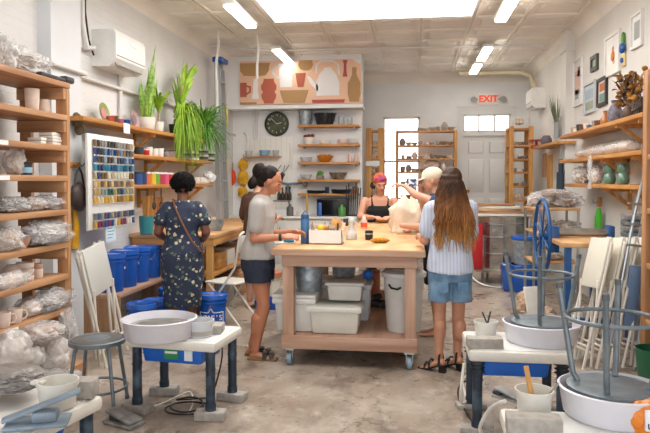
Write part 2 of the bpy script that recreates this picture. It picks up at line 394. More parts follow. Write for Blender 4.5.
# ================================================================= LEFT SIDE
def yat(u, X): return LX(u, 180, X).y
def xat(u, Y): return BY(u, 180, Y).x
rnd = random.Random(21)
def bag(name, label, cat, loc, size, seed, group=None, m=None, inner=None, nz=.30, rz=0, flat=.8, tail=None, cr=1.0):
    """crumpled plastic around something: thing > plastic_wrap, contents"""
    t = thing(name, label, cat, loc, rz, group)
    mb = MB(); sx, sy, sz = size; big = max(size) > .12
    mb.ball((0, 0, sz*flat), size, 5 if big else 4, nz, 2.2, seed, flat=sz*flat)
    for v in mb.bm.verts:
        d = v.co-V((0, 0, sz*flat)); u = V((d.x/sx, d.y/sy, d.z/sz)); w_ = u+V((noise.noise(u*2+V((seed, 1, 2))), noise.noise(u*2+V((3, seed, 2))), 0))*.5
        k = 1-.16*cr*(1-abs(noise.noise(w_*3.1+V((seed, 0, 0)))*2.2))**3*.6-.07*cr*(1-abs(noise.noise(w_*7+V((0, seed, 0)))*2.2))**3
        v.co = V((d.x*k, d.y*k, d.z*k+sz*flat)); v.co.z = max(.002, v.co.z)
    if tail:
        p = V(tail); a = V((p.x*.55, p.y*.55, sz*flat+p.z*.5)); b_ = a+p*.5
        mb.tube([a, a.lerp(b_, .5)+V((0, 0, .01)), b_], [.02, .014, .045], 9)
    mb.build('plastic_wrap', m or FILM2, t, sharp=60)
    if inner: MB().ball((0, 0, sz*flat*.92), (sx*.8, sy*.8, sz*.78), 3, .12, 2, seed+3, flat=sz*flat*.9).build('contents', inner, t)
    return t
def pot(name, label, cat, loc, prof, m, group=None, seg=22, rz=0):
    o = MB().lathe(prof, (0, 0, 0), seg).build(name, m, loc=loc, sharp=50); o.rotation_euler.z = rz
    return tag(o, label, cat, group)
def cupprof(r0, r1, h, t=.005): return [(r0*.92, 0), (r0, .004), ((r0+r1)/2*1.02, h*.5), (r1, h), (r1-t, h), ((r0+r1)/2-t, h*.5), (r0-t, .01), (0, .01)]
# ---------------------------------------------- open wooden shelving, left foreground
XF, XB_ = -2.6, -2.99; ye = LX(70, 120, XF).y; y0 = 2.55
SZ = [LX(0, v, XF).z for v in (63.7, 102.6, 139, 174.6, 215, 254.3, 292, 332)]
t = thing('shelving_unit', 'tall open wooden shelving unit along the left wall, full of pots and plastic-wrapped clay', 'shelving', (XF, ye, 0))
def L_(p): return V(p)-V((XF, ye, 0))
for x in (XF-.09, XB_):
    for y in (ye, y0+.05): MB().b2(L_((x, y-.045, 0)), L_((x+.09, y, SZ[0]-.045)), bev=.004).build('post', WOODZ, t)
for z in SZ:
    MB().b2(L_((XB_, y0, z-.042)), L_((XF+.005, ye-(.0 if z == SZ[0] else .045), z)), bev=.004).build('shelf_board', WOODY, t)
    for y in (ye-.047, y0+.003): MB().b2(L_((XB_, y-.036, z-.13)), L_((XF-.005, y, z-.043)), bev=.003).build('cleat', WOODX, t)
for u, k in ((3, 2), (4, 3), (11, 7)):
    p = LX(u, 180, XF+.006); MB().b2(L_((XF+.005, p.y-.06, SZ[k]-.035)), L_((XF+.007, p.y+.06, SZ[k]-.005))).build('shelf_tag', PAPER, t)
def sh(u, k, X=-2.72): return V((X, yat(u, X), SZ[k]+.001))
bag('wrapped_bundle', 'large crumpled grey plastic bundle on the top board of the left shelving', 'bundle', sh(24, 0, -2.8), (.15, .25, .12), 1, inner=GREYC)
bag('wrapped_bundle', 'crumpled plastic bundle at the frame edge on the top board of the left shelving', 'bundle', sh(0, 0, -2.8), (.13, .10, .15), 6, inner=GREYC)
o = MB().box((0, 0, .02), (.05, .42, .03), bev=.01).box((0, .17, .03), (.07, .12, .05), bev=.015).build('hand_tool', DARK, loc=sh(56, 0, -2.64)); tag(o, 'long black tool lying at the end of the top shelf board', 'tool')
pot('stoneware_cup', 'tall pale cup on the second board of the left shelving', 'cup', sh(33, 1, -2.72), cupprof(.045, .052, .165), BISQ)
pot('stoneware_cup', 'shorter round pale cup beside the tall one on the second board', 'cup', sh(44, 1, -2.75), cupprof(.05, .05, .11), BISQ)
for i, (u, w, l) in enumerate(((37.5, .07, 'small stack of white tiles on the third board, left of the taller stack'), (51, .12, 'taller stack of white tiles on the third board near the post'))):
    for j in range(2+2*i):
        o = MB().box((0, 0, .0115), (.11, w, .022), bev=.005).build('plaster_tile', WGLZ, loc=sh(u, 2, -2.7)+V((rnd.uniform(-.004, .004), rnd.uniform(-.004, .004), j*.0235))); tag(o, 'white square plaster tile in the '+('short' if i == 0 else 'tall')+' stack on the third board of the left shelving', 'tile', 'white tiles, short stack' if i == 0 else 'white tiles, tall stack')
bag('wrapped_pot', 'tall pot wrapped in cloudy plastic on the fourth board', 'pot', sh(15, 3, -2.74), (.075, .085, .105), 9, inner=BUFFC)
t = thing('glaze_jar', 'dark lidded glaze jar with a pale blue label on the fourth board', 'jar', sh(26.5, 3, -2.68)); MB().lathe([(.036, 0), (.038, .004), (.038, .07), (.034, .075)]).build('body', DARK, t); MB().lathe([(.0385, .015), (.0386, .016), (.0386, .052), (.0385, .053)]).build('label_band', mat('pale_blue_label', '#8fb6cf', .6), t); MB().lathe([(.04, .072), (.04, .09), (.037, .093)]).build('lid', BLACK, t)
bag('wrapped_clay', 'plastic-wrapped clay lump at the left end of the fifth board', 'clay', sh(9, 4, -2.74), (.13, .14, .06), 12, inner=DARK)
bag('wrapped_clay', 'plastic-wrapped clay lump in the middle of the fifth board', 'clay', sh(27, 4, -2.74), (.13, .15, .058), 15, inner=BUFFC)
bag('wrapped_clay', 'plastic-wrapped clay lump by the post on the fifth board', 'clay', sh(46, 4, -2.74), (.12, .17, .062), 18, m=FILM, inner=GREYC)
bag('plastic_bag', 'crumpled clear bag at the left end of the sixth board', 'bag', sh(5, 5, -2.68), (.11, .13, .09), 22, m=FILM, inner=BUFFC)
pot('bisque_bowl', 'pinkish unfired bowl on the sixth board', 'bowl', sh(20, 5, -2.7), cupprof(.04, .07, .075), mat('pink_bisque', '#cfa28d', .8, var=.1))
bag('plastic_bag', 'clear crumpled plastic bag hanging over the end of the sixth board', 'bag', sh(46, 5, -2.66), (.12, .3, .10), 25, m=FILM, inner=GREYC)
for k, (dz, r) in enumerate(((.0, .062), (.055, .06))): pass
pot('bisque_jar', 'dark-mouthed round pale jar on the seventh board beside a stack of bowls', 'jar', sh(11, 6, -2.76), [(.045, 0), (.065, .05), (.06, .1), (.035, .125), (.03, .12), (.05, .1), (0, .05)], BISQ)
for k in range(3): pot('bisque_bowl', ('lowest', 'middle', 'topmost')[k]+' pale straight-sided bowl in the stack on the seventh board', 'bowl', sh(24, 6, -2.7)+V((0, 0, .045*k)), cupprof(.055, .06, .044), BISQ)
pot('bisque_cup', 'wide pale cup standing right of the bowl stack on the seventh board', 'cup', sh(36, 6, -2.7), cupprof(.038, .042, .07), BISQ); pot('bisque_cup', 'pinkish cup set in the wide pale cup on the seventh board', 'cup', sh(36, 6, -2.7)+V((0, 0, .071)), cupprof(.036, .042, .035), mat('pink_bisque', '#cfa28d'))
bag('plastic_bag', 'crumpled white bag at the front left of the seventh board', 'bag', sh(10, 6, -2.63), (.05, .2, .06), 30, m=FILM, inner=BISQ)
def mug(label, loc, rz, m=BISQ, r=.042, h=.085, group=None, name='mug'):
    t = thing(name, label, 'mug', loc, rz, group); MB().lathe(cupprof(r*.85, r, h)).build('body', m, t, sharp=50)
    MB().tube([(r*.95, 0, h*.8), (r*1.5, 0, h*.78), (r*1.65, 0, h*.5), (r*1.4, 0, h*.25), (r*.93, 0, h*.2)], .006, 8).build('handle', m, t); return t
mug('pale unglazed mug with a handle on the lowest full board', sh(13, 7, -2.66), .9, r=.05, h=.10)
mug('pale unglazed mug cut by the left frame edge on the lowest full board', sh(1, 7, -2.66), .9, r=.05, h=.10)
bag('wrapped_pot', 'mug wrapped in clear plastic on the lowest full board', 'pot', sh(27, 7, -2.7), (.10, .12, .075), 33, m=FILM, inner=BISQ)
bag('plastic_bag', 'clear bag spilling over the right end of the lowest full board', 'bag', sh(51, 7, -2.66), (.11, .24, .09), 36, m=FILM, inner=GREYC)
bag('plastic_bag', 'thin clear bag drooping down the shelving post near the folded chairs', 'bag', V((XF+.07, yat(66, XF+.07), .24)), (.06, .09, .16), 39, m=FILM, inner=GREYC)
# bags of clay heaped below the shelving
hp = [((8, 345), (.13, .13, .15), 41, 'big cloudy bag of clay at the frame edge under the left shelving', .30, None), ((52, 352), (.12, .14, .14), 42, 'round milky bag of clay under the right end of the left shelving', .16, None),
      ((28, 350), (.10, .10, .08), 43, 'small tied bag of clay in the middle of the heap under the left shelving', .28, BUFFC), ((40, 335), (.14, .16, .07), 44, 'flat bag of reddish clay lying on top of the heap', .42, mat('red_clay', '#b58a72', .8, var=.15)),
      ((36, 372), (.24, .2, .13), 45, 'long bag of clay on the floor at the foot of the heap', 0.0, BUFFC), ((60, 372), (.14, .14, .09), 46, 'clay bag on the floor near the stool', 0.0, GREYC), ((15, 385), (.2, .2, .14), 47, 'grey clay bag on the floor behind the near wheel', 0.0, GREYC)]
for (u, v), sz, sd, lb, z, inn in hp: bag('clay_bag', lb, 'bag', V((-2.45, yat(u, -2.45), z+.002)), sz, sd, inner=inn or BISQ, m=FILM2, nz=.2, cr=.45)
o = MB().b2((XB_, 2.9, .0), (-2.45, ye-.05, .12)).build('timber_pallet', WOODY); 
tag(o, 'low wooden board on the floor beneath the heap of clay bags', 'pallet')
o.location.z = 0
# ---------------------------------------------- handbag on hooks, pilaster
px = XL+.12
t = thing('hook_rail', 'short wooden coat hook rail on the white pilaster', 'hooks', (px, yat(74, px), LX(74, 165, px).z)); MB().box((.012, 0, 0), (.02, .16, .05), bev=.004).build('rail', PINEY, t)
for y in (-.05, .05): MB().tube([(.02, y, .0), (.06, y, -.01), (.075, y, .02)], .005, 6).build('hook', DARK, t)
yb = yat(77, px+.05)
t = thing('handbag', 'dark brown slouchy handbag hanging on the white pilaster', 'handbag', (px+.07, yb, LX(77, 210, px).z)); LEA = mat('dark_brown_leather', '#3a2c27', .5, var=.2)
MB().ball((0, 0, .12), (.05, .13, .13), 3, .12, 2, 3).build('bag_body', LEA, t); MB().tube([(0, -.09, .2), (0, -.05, .33), (0, .0, .38), (0, .05, .33), (0, .09, .2)], .009, 8).build('strap', LEA, t)
o = MB().tube([(0, 0, 0), (.01, .01, -.15), (0, .0, -.35)], [.02, .03, .035], 8).build('yellow_cloth', YEL, loc=(px+.02, yat(72, px), LX(72, 226, px).z+.15)); tag(o, 'strip of yellow cloth hanging below the brown handbag', 'cloth')
o = MB().ball((0, 0, 0), (.05, .06, .07), 2, .4, 3, 2).ball((.0, .03, -.08), (.04, .04, .05), 2, .4, 3, 5).build('dried_bunch', mat('dried_plant', '#6b5a41', .9, var=.3), loc=(px+.05, yat(73, px), LX(73, 121, px).z)); tag(o, 'small dark dried bunch hanging on the pilaster', 'ornament')
# ---------------------------------------------- pipes on the left
def pipe(label, pts, r, m=None, cat='pipe', name='wall_pipe', clips=True):
    o = MB().tube(pts, r, 10).build(name, m or WPL); return tag(o, label, cat)
PIPEM = mat('painted_pipe', '#d9d6d2', .5)
pz = 2.47
pipe('white pipe running along the left wall below the air conditioner', [(XL+.155, 4.6, pz), (XL+.155, yB_+.02, pz), (XL+.04, yB_+.06, pz), (XL+.04, 8.2, pz)], .018, PIPEM)
ya = yat(90, XL+.05)
pipe('white insulated hose dropping to the left air conditioner', [(XL+.06, yat(83, XL+.06), 3.55), (XL+.06, yat(83.5, XL+.06), 2.95), (XL+.06, yat(88, XL+.06), 2.75), (XL+.06, yat(95, XL+.06), 2.78)], .028, PIPEM)
pipe('black cable beside the insulated hose on the left wall', [(XL+.03, yat(84, XL), 3.6), (XL+.03, yat(84, XL), 3.1), (XL+.03, yat(87, XL), 2.85), (XL+.03, yat(92, XL), 2.72)], .009, BLACK, 'cable', 'cable')
o = MB().cyl((0, 0, 0), (0, 0, .1), .09, 16, .06).ball((0, -.05, -.03), (.05, .06, .04), 2).build('ceiling_spotlight', FIX, loc=LX(76, 4, px+.2)); tag(o, 'white ceiling fitting cut by the top frame edge above the left pilaster', 'ceiling light')
t_ = LX(76, 4, px+.2); o.location.z = 3.5
# ---------------------------------------------- air conditioner (left)
def aircon(label, loc, L, H, D, sg):
    t = thing('air_conditioner', label, 'air conditioner', loc)
    prof = [(0, 0), (D*.72, 0), (D, H*.22), (D, H*.9), (D*.9, H), (0, H)]
    mb = MB(); mb.loft([[(sg*x, y, z) for x, z in prof] for y in (-L/2, L/2)]); mb.build('casing', WPL, t)
    mb = MB(); mb.box((sg*(D*.86+.004), 0, H*.11-.004), (.012, L*.86, .05), rot=(0, sg*-.72, 0)); mb.build('louvre', mat('louvre_grey', '#9a9a98', .5), t)
    MB().box((sg*(D+.001), 0, H*.3), (.003, L*.96, .006)).build('panel_seam', DARK, t)
    return t
t = aircon('white wall air conditioner on the left wall above the plant shelf', (XL, (yat(117, XL+.25)+yat(146, XL+.25))/2, LX(117, 66, XL+.25).z), yat(146, XL+.25)-yat(117, XL+.25), .36, .25, 1)
MB().box((.255, .05, .27), (.004, .16, .03)).build('badge', PAPER, t)
pipe('thin white condensate pipe below the left air conditioner', [(XL+.03, yat(121, XL+.03), 2.68), (XL+.03, yat(121, XL+.03), 2.08)], .02, PIPEM)
# ---------------------------------------------- plant shelves on the left wall
def plank(label, X, y0, y1, z, D, m=PINEY, brackets=(), sg=1, th=.04):
    t = thing('wall_shelf', label, 'shelf', (X, (y0+y1)/2, z)); L = y1-y0
    MB().b2((0, -L/2, -th), (sg*D, L/2, 0), bev=.004).build('board', m, t)
    for y in brackets:
        yy = y-(y0+y1)/2
        mb = MB().bar((sg*.02, yy, -.22), (sg*D*.82, yy, -th-.005), .03, .035, up=(0, 1, 0)); mb.b2((0, yy-.018, -.265), (sg*.03, yy+.018, -th)); mb.b2((0, yy-.018, -th-.035), (sg*D*.9, yy+.018, -th)); mb.build('bracket', PINEZ, t)
    return t
SX_ = -2.82
A1 = plank('upper wooden plant shelf along the left wall', XL, yat(84, SX_), yat(206, SX_), 2.06, .28, brackets=(6.9, 8.2)); A2 = plank('middle wooden shelf of pots and boxes on the left wall', XL, yat(134, SX_), yat(213, SX_), 1.77, .28, brackets=(7.2, 8.6)); A3 = plank('lower wooden shelf of glaze jars on the left wall', XL, yat(134, SX_), yat(213, SX_), 1.45, .28, brackets=(7.0, 8.6))
def at(u, z, X=-2.95): return V((X, yat(u, X), z+.001))
# plates and trinkets
def plate(label, u, r, m, m2, z=2.06):
    t = thing('plate', label, 'plate', at(u, z, -3.0)+V((0, 0, r*.97))); 
    MB().lathe([(0, 0), (r*.6, .003), (r, .022), (r, .027), (r*.6, .010), (0, .008)], seg=28, rot=(0, PI/2-.2, 0)).build('dish', m, t, sharp=60)
    MB().lathe([(0, .0), (r*.55, .001), (r*.55, .004), (0, .003)], (.012, 0, 0), 24, rot=(0, PI/2-.2, 0)).build('painted_centre', m2, t); return t
plate('oval green decorated plate leaning on the wall at the left of the plant shelf', 103, .10, mat('green_plate', '#8da057', .3), mat('pink_plate_centre', '#c77f88', .3))
plate('pinkish grey plate leaning beside the potted snake plant', 133.5, .10, mat('mauve_plate', '#b08f92', .3), mat('mauve_dark', '#7b6a70', .3))
for i, (u, c, s, l) in enumerate(((111, '#b04a3c', .04, 'small red glazed pot on the plant shelf'), (114.5, '#5d4a2a', .045, 'small dark gold tin on the plant shelf'), (121, '#a3586a', .035, 'low mauve dish on the plant shelf'), (127.5, '#1d3f8c', .04, 'small cobalt blue cup on the plant shelf'))):
    pot('glazed_pot', l, 'pot', at(u, 2.06), cupprof(s*.8, s, s*1.8), mat('gl%d' % i, c, .25, coat=.5))
# plants
LEAF = mat('snake_plant_leaf', '#4e8a2c', .4, col2='#a9c353', scale=9, stretch=(1, 1, 3)); LEAFY = mat('sunlit_leaf', '#a8c832', .4, col2='#6fa024', scale=8); LEAFD = mat('fern_leaf', '#3f8030', .45, col2='#7fb548', scale=8)
for _l in (LEAF, LEAFY, LEAFD): _l.node_tree.nodes['Principled BSDF'].inputs['Subsurface Weight'].default_value = 0
def leafblade(mb, base, tip, w, bend=(0, 0, 0), fold=.25, n=8, side=None):
    base, tip, bend = V(base), V(tip), V(bend); d = (tip-base); s = side or d.cross(V((.3, .2, 1))).normalized()
    if s.length < .1: s = V((1, 0, 0))
    nn = d.cross(s).normalized(); L, Rr, C = [], [], []
    rows = []
    for i in range(n+1):
        t_ = i/n; c = base+d*t_+bend*math.sin(PI*t_)*1.0; ww = w*(math.sin(PI*min(.999, t_*.86+.12))**.8)*(1 if t_ < .75 else max(.03, (1-t_)/.25)**.7)
        rows.append([mb.bm.verts.new(c-s*ww+nn*ww*fold), mb.bm.verts.new(c-nn*.001), mb.bm.verts.new(c+s*ww+nn*ww*fold)])
    for a, b_ in zip(rows, rows[1:]):
        for k in (0, 1):
            f = mb.bm.faces.new((a[k], a[k+1], b_[k+1], b_[k])); f.material_index = mb.mi
def blades(name, m, par, specs, **k):
    mb = MB()
    for sp in specs: leafblade(mb, *sp)
    o = mb.build(name, m, par, sharp=180); s = o.modifiers.new('t', 'SOLIDIFY'); s.thickness = .002; return o
p = at(147, 2.06, -2.94); t = thing('snake_plant', 'snake plant with tall upright striped leaves in a white pot on the upper shelf', 'potted plant', p)
MB().lathe(cupprof(.085, .105, .14, .008)).build('plant_pot', WGLZ, t, sharp=50); MB().lathe([(.095, .115), (.0, .12)]).build('soil', DARK, t)
R_ = random.Random(4); sp = []
for i, (dy, h) in enumerate(((-.06, .42), (-.03, .46), (0.03, .60), (.10, .88), (.05, .48), (-.09, .36), (.16, .70), (.02, .40), (.20, .52), (.13, .5), (.07, .62))): sp.append((V((R_.uniform(-.03, .03), dy*.4, .11)), V((R_.uniform(-.04, .10), dy*1.9, .11+h)), .032, V((0, R_.uniform(-.03, .03), 0)), .3, 8, V((.35, 1, 0)).normalized()))
blades('leaves', LEAF, t, sp)
p = at(159, 2.06, -2.93); t = thing('dracaena', 'small yellow-green arching plant in a white pot just right of the snake plant', 'potted plant', p)
MB().lathe(cupprof(.05, .065, .12, .006)).build('plant_pot', WGLZ, t, sharp=50); MB().cyl((0, 0, .1), (0, 0, .25), .012, 8).build('stem', BUFFC, t)
sp = []
for i in range(26):
    a = i*2.4; h = .12+.2*R_.random(); r = .16+.12*R_.random(); sp.append((V((0, 0, .2+.004*i)), V((math.cos(a)*r*.7, math.sin(a)*r, .2+h)), .014, V((0, 0, .07)), .2, 7))
blades('leaves', LEAFY, t, sp)
p = at(176, 2.06, -2.9); t = thing('leafy_climber', 'tall leaning plant with a bright leafy crest and trailing stems on the upper shelf', 'potted plant', p)
MB().lathe(cupprof(.07, .085, .13, .006)).build('plant_pot', BLACK, t, sharp=50); MB().tube([(0, 0, .1), (.03, .05, .4), (.06, .12, .66)], .014, 8).build('stem', BUFFC, t)
sp = []
for i in range(46): f = i/46; b_ = V((.03+.03*f, .02+.14*f, .25+.42*f)); a = i*2.1; sp.append((b_, b_+V((math.cos(a)*.10, .02+.16*math.sin(a)+.24*f, .20+.2*R_.random())), .026, V((0, 0, .04)), .2, 7))
blades('crest_leaves', LEAFY, t, sp); sp = []
for i in range(300):
    a = R_.uniform(-1.9, 1.9); r = R_.uniform(.08, .33); z0 = R_.uniform(.0, .35); b_ = V((math.cos(a)*.05, math.sin(a)*.05, .12+z0*.6)); e = V((.08+abs(math.cos(a))*r*.9, math.sin(a)*r*1.1, z0-R_.uniform(.05, .5))); sp.append((b_, e, .011, V((.05, 0, .14)), .15, 7))
blades('trailing_leaves', LEAFY, t, sp)
p = at(203, 2.06, -2.88); t = thing('spider_plant', 'bushy spider plant with thin arching leaves at the far end of the upper shelf', 'potted plant', p)
MB().lathe(cupprof(.07, .09, .13, .006)).build('plant_pot', DARK, t, sharp=50); sp = []
for i in range(320):
    a = R_.uniform(0, 2*PI); r = R_.uniform(.18, .55); h = R_.uniform(-.45, .42); b_ = V((math.cos(a)*.04, math.sin(a)*.04, .12)); e = V((max(-.18, math.cos(a)*r*.75)+.03, math.sin(a)*r, .12+h)); sp.append((b_, e, .009, V((0, 0, .13)), .15, 7))
blades('leaves', LEAFD, t, sp)
# middle shelf
for i, (u, r, h, m_, l) in enumerate(((139, .055, .07, DARK, 'dark bowl at the left of the middle shelf'), (146, .04, .06, REDP, 'red-labelled tub on the middle shelf'), (149.5, .038, .10, WGLZ, 'tall white jar behind the red tub'), (155, .04, .09, WGLZ, 'white lidded tub in the middle of the middle shelf'), (160, .045, .10, WPL, 'white jar on the middle shelf, left of the hanging stems'), (166, .045, .07, GREYC, 'low grey pot on the middle shelf, left of the hanging stems'), (172, .045, .08, BISQ, 'pale pot behind the trailing leaves on the middle shelf'))):
    t = thing('tub', l, 'tub', at(u, 1.77, -2.9)); MB().lathe(cupprof(r*.9, r, h)).build('body', m_, t); MB().lathe([(r*1.05, h), (r*1.05, h+.01), (0, h+.014)]).build('lid', WPL if m_ is REDP else DARK, t)
p = at(181, 1.77, -2.88); t = thing('hanging_planter', 'tall slim pale green pot below the trailing leaves on the middle shelf', 'planter', p); MB().lathe(cupprof(.03, .035, .2)).build('body', mat('pale_green_glaze', '#c2cf9a', .4), t)
for j in range(5):
    for (u, c, l) in ((190, DARK, 'left'), (200, PAPER, 'middle'), (207, BISQ, 'right')):
        o = MB().box((0, 0, .014), (.2, .17, .027), bev=.003).build('flat_box', (DARK, PAPER, GREYC)[(j+int(u)) % 3], loc=at(u, 1.77+j*.0285, -2.95)+V((0, rnd.uniform(-.01, .01), 0))); tag(o, 'flat box in the %s pile on the middle shelf at the left wall' % l, 'box', 'flat boxes, %s pile' % l)
# lower shelf: colour glaze jars
for i, (u, c, l) in enumerate(((138, '#2c4f8f', 'blue'), (142.5, '#2a3f6b', 'dark navy'), (147.5, '#d2703a', 'orange'), (152, '#d2b43a', 'yellow'), (156, '#6ea03f', 'green'), (160.5, '#b13a4a', 'crimson'), (165, '#d0507a', 'pink'), (170, '#c23a30', 'red'))):
    t = thing('glaze_jar', 'glaze jar with %s label and white lid on the lower left shelf' % l, 'jar', at(u, 1.45, -2.88), 0, 'glaze jars on the lower shelf')
    MB().lathe([(.042, 0), (.045, .004), (.045, .115), (.04, .12)]).build('label_body', mat('jar_'+l.replace(' ', '_'), c, .4), t); MB().lathe([(.047, .118), (.047, .135), (.043, .138)]).build('lid', WPL if i not in (0, 1) else DARK, t)
for i, u in enumerate((192, 197, 202)): mug('pale mug on the lower left shelf, %s of three behind the curly hair' % ('left', 'middle', 'right')[i], at(u, 1.45, -2.88), .5, WGLZ)
bag('wrapped_bundle', 'white paper-wrapped bundle at the far end of the lower left shelf', 'bundle', at(209, 1.45, -2.92), (.09, .12, .10), 51, m=PAPER)
# ---------------------------------------------- board of glaze test tiles
X0 = -2.865; yA1, yB1 = yat(88, X0+.05), yat(134, X0+.05); zt, zb = LX(88, 133, X0+.05).z, LX(88, 231, X0+.05).z
t = thing('pegboard', 'white pegboard on the left wall hung with rows of glaze test tiles', 'display board', (X0, (yA1+yB1)/2, zb)); Lb = yB1-yA1; Hb = zt-zb
MB().b2((.025, -Lb/2, 0), (.05, Lb/2, Hb), bev=.005).build('panel', WPL, t)
rows = [.90, .81, .725, .64, .55, .455, .365, .275, .205, .085, .03]; rows = [.90, .815, .73, .645, .56, .47, .385, .30, .13, .045]
for r_ in rows: MB().b2((.05, -Lb*.42, Hb*r_+.03), (.062, Lb*.45, Hb*r_+.036)).build('peg_rail', STEEL, t)
cols = [['#3d3a38', '#c9b78e', '#7d5a3a', '#8f8f88'], ['#23346b', '#5d7f9d', '#2d2f3a', '#8d6a45'], ['#1f2f5a', '#3a5a8c', '#9fb0b5', '#4a4038'], ['#1d4f78', '#2c7c98', '#1c3b5c', '#5b8fa0'], ['#b8a27a', '#6b4a30', '#2c4a7a', '#d0c8b4'], ['#c9a87a', '#9b7348', '#cfa45a', '#6c6350'], ['#24345c', '#b79a6a', '#2f5a4c', '#7c8a8c'], ['#c8a04a', '#d8c8a0', '#8c6a3c', '#d09a3a'], ['#4a4a6a', '#9a8f86', '#3c5c7c', '#6c6c6c'], ['#b84a3a', '#d2a23a', '#2c4f8c', '#d8d4c4', '#7c3a5a']]
tm = {}
tile0 = None; NC = 13
for ri, r_ in enumerate(rows):
    for ci in range(NC):
        c = rnd.choice(cols[ri]); m_ = tm.setdefault(c, mat('test_glaze_'+c[1:], c, .25, coat=.4))
        if c not in (tileM := globals().setdefault('_tl', {})):
            o = MB().prism([(-.017, -.036), (.017, -.036), (.019, .012), (.010, .024), (-.010, .024), (-.019, .012)], .016, Matrix.Rotation(PI/2, 4, 'Z')).build('glaze_test_tile', m_); _tl[c] = o
        else:
            o = _tl[c].copy(); COL.objects.link(o)
        y = -Lb*.40+Lb*.83*ci/(NC-1); o.location = (X0+.0695, (yA1+yB1)/2+y, zb+Hb*r_+.012); o.rotation_euler = (0, rnd.uniform(-.1, .1), rnd.uniform(-.15, .15))
        tag(o, 'small glazed test tile hanging in row %s of the white pegboard' % ('one two three four five six seven eight nine ten'.split()[ri]), 'tile', 'test tiles, pegboard row %s' % ('one two three four five six seven eight nine ten'.split()[ri]))
o = MB().b2((0, -.10, 0), (.004, .10, .24)).build('paper_notice', mat('bluish_paper', '#cfe2ee', .8), loc=(X0+.051, yat(110, X0+.05), zb-.13)); tag(o, 'white paper notice hanging from the bottom of the pegboard', 'notice')
for k in range(6): MB().b2((.004, -.07, .03+k*.03), (.005, .03+.04*((k*7) % 3)/2, .038+k*.03)).build('printed_line', mat('print_blue', '#6c8fae', .8), o)
o = MB().b2((0, -.04, 0), (.01, .04, .12)).build('light_switch', WPL, loc=(XL+.002, yat(85, XL), LX(85, 193, XL).z)); tag(o, 'white switch plate on the wall left of the pegboard', 'switch')
o = MB().b2((0, -.07, 0), (.004, .07, .10)).build('paper_sign', PAPER, loc=(XL+.29, yat(127, XL+.29), 1.965)); tag(o, 'small white card hanging from the edge of the plant shelf', 'card')
# ---------------------------------------------- low bench with blue buckets
bx0, by0, by1 = -2.72, 5.72, 7.12
t = thing('low_bench', 'low plywood bench against the left wall under the blue buckets', 'bench', (bx0, by0, 0)); MB().b2((XL-bx0+.002, 0, .375), (0, by1-by0, .41), bev=.003).build('bench_top', TWY, t); MB().b2((XL-bx0+.002, .0, 0), (0, .025, .374)).build('end_panel', wood('plywood_panel', '#b68f6c', '#a07a58', 'z'), t); MB().b2((XL-bx0+.002, by1-by0-.025, 0), (0, by1-by0, .374)).build('end_panel', TWZ, t)
BLID = mat('blue_lid_plastic', '#2a66c4', .22, coat=.5)
def bucket(label, loc, lid=True, rz=0, group=None, logo=False, r=.135, h=.36, m=None):
    t = thing('bucket', label, 'bucket', loc, rz, group); b_ = m or BLUEB
    MB().lathe([(r*.86, 0), (r*.88, .01), (r*.97, h*.8), (r*1.04, h*.8), (r*1.04, h*.86), (r*.98, h*.87), (r*.985, h*.9), (r*1.03, h*.905), (r*1.03, h*.93), (r*.99, h*.935), (r, h), (r-.006, h), (r*.84, .02), (0, .015)], seg=28).build('body', b_, t)
    if lid: MB().lathe([(r*1.03, h-.03), (r*1.08, h-.03), (r*1.08, h+.012), (r*1.0, h+.016), (r*.97, h+.006), (0, h+.006)], seg=28).build('lid', BLID if not m else m, t)
    MB().tube([(math.cos(a)*(r*1.09)*.35-.0-r*.98*math.sin(a) if False else r*1.07*math.sin(a-PI/2)*0-(r*1.05)*math.sin(a)*.5, math.cos(a)*r*1.06, h*.78-.15*math.sin(a)) for a in [PI*i/12 for i in range(13)]], .003, 6).build('wire_handle', STEEL, t)
    if logo:
        for i, ch in enumerate("LOWE'S"):
            a = -PI/2+(i-2.5)*.30; o = text(ch, .075, 'lettering', PAPER, t, (math.cos(a)*r*.975, math.sin(a)*r*.975, h*.42), (PI/2, 0, a+PI/2), .004)
        mb = MB(); pts = [(-.62, -.06), (-.62, .055), (-.12, .055), (0, .095), (.12, .055), (.62, .055), (.62, -.06)]
        for a_, b_2 in zip(pts, pts[1:]+pts[:1]):
            for k in range(6):
                q = [(a_[0]+(b_2[0]-a_[0])*f, a_[1]+(b_2[1]-a_[1])*f) for f in (k/6, (k+1)/6)]
                mb.bar(*[(math.cos(-PI/2+x*1.6)*r*.975, math.sin(-PI/2+x*1.6)*r*.975, h*.42+z) for x, z in q], .006, .006)
        mb.build('logo_outline', PAPER, t)
    return t
for i, Y in enumerate((5.92, 6.23, 6.54, 6.85)): t_ = bucket('lidded blue bucket on the low bench, %s of four from the camera' % ('nearest', 'second', 'third', 'farthest')[i], (-2.905, Y, .411), rz=.3+i*.2); MB().box((.137, -.02, .23), (.003, .05, .02), rot=(0, 0, .0)).build('white_label', PAPER, t_)
bucket('lidded blue bucket on the floor in front of the low bench, left one', (-2.5, 5.72, .001), rz=-.3, h=.33); bucket('lidded blue bucket on the floor close behind the floral dress', (-2.46, 6.40, .001), rz=.1, h=.36)
bucket('lidded blue bucket on the floor in front of the bench, between two others', (-2.49, 6.05, .001), rz=.4, h=.30)
bucket('blue bucket with white shop lettering on the floor right of the floral dress', (G(213, 331).x, G(213, 331).y, .001), rz=.15, logo=True)
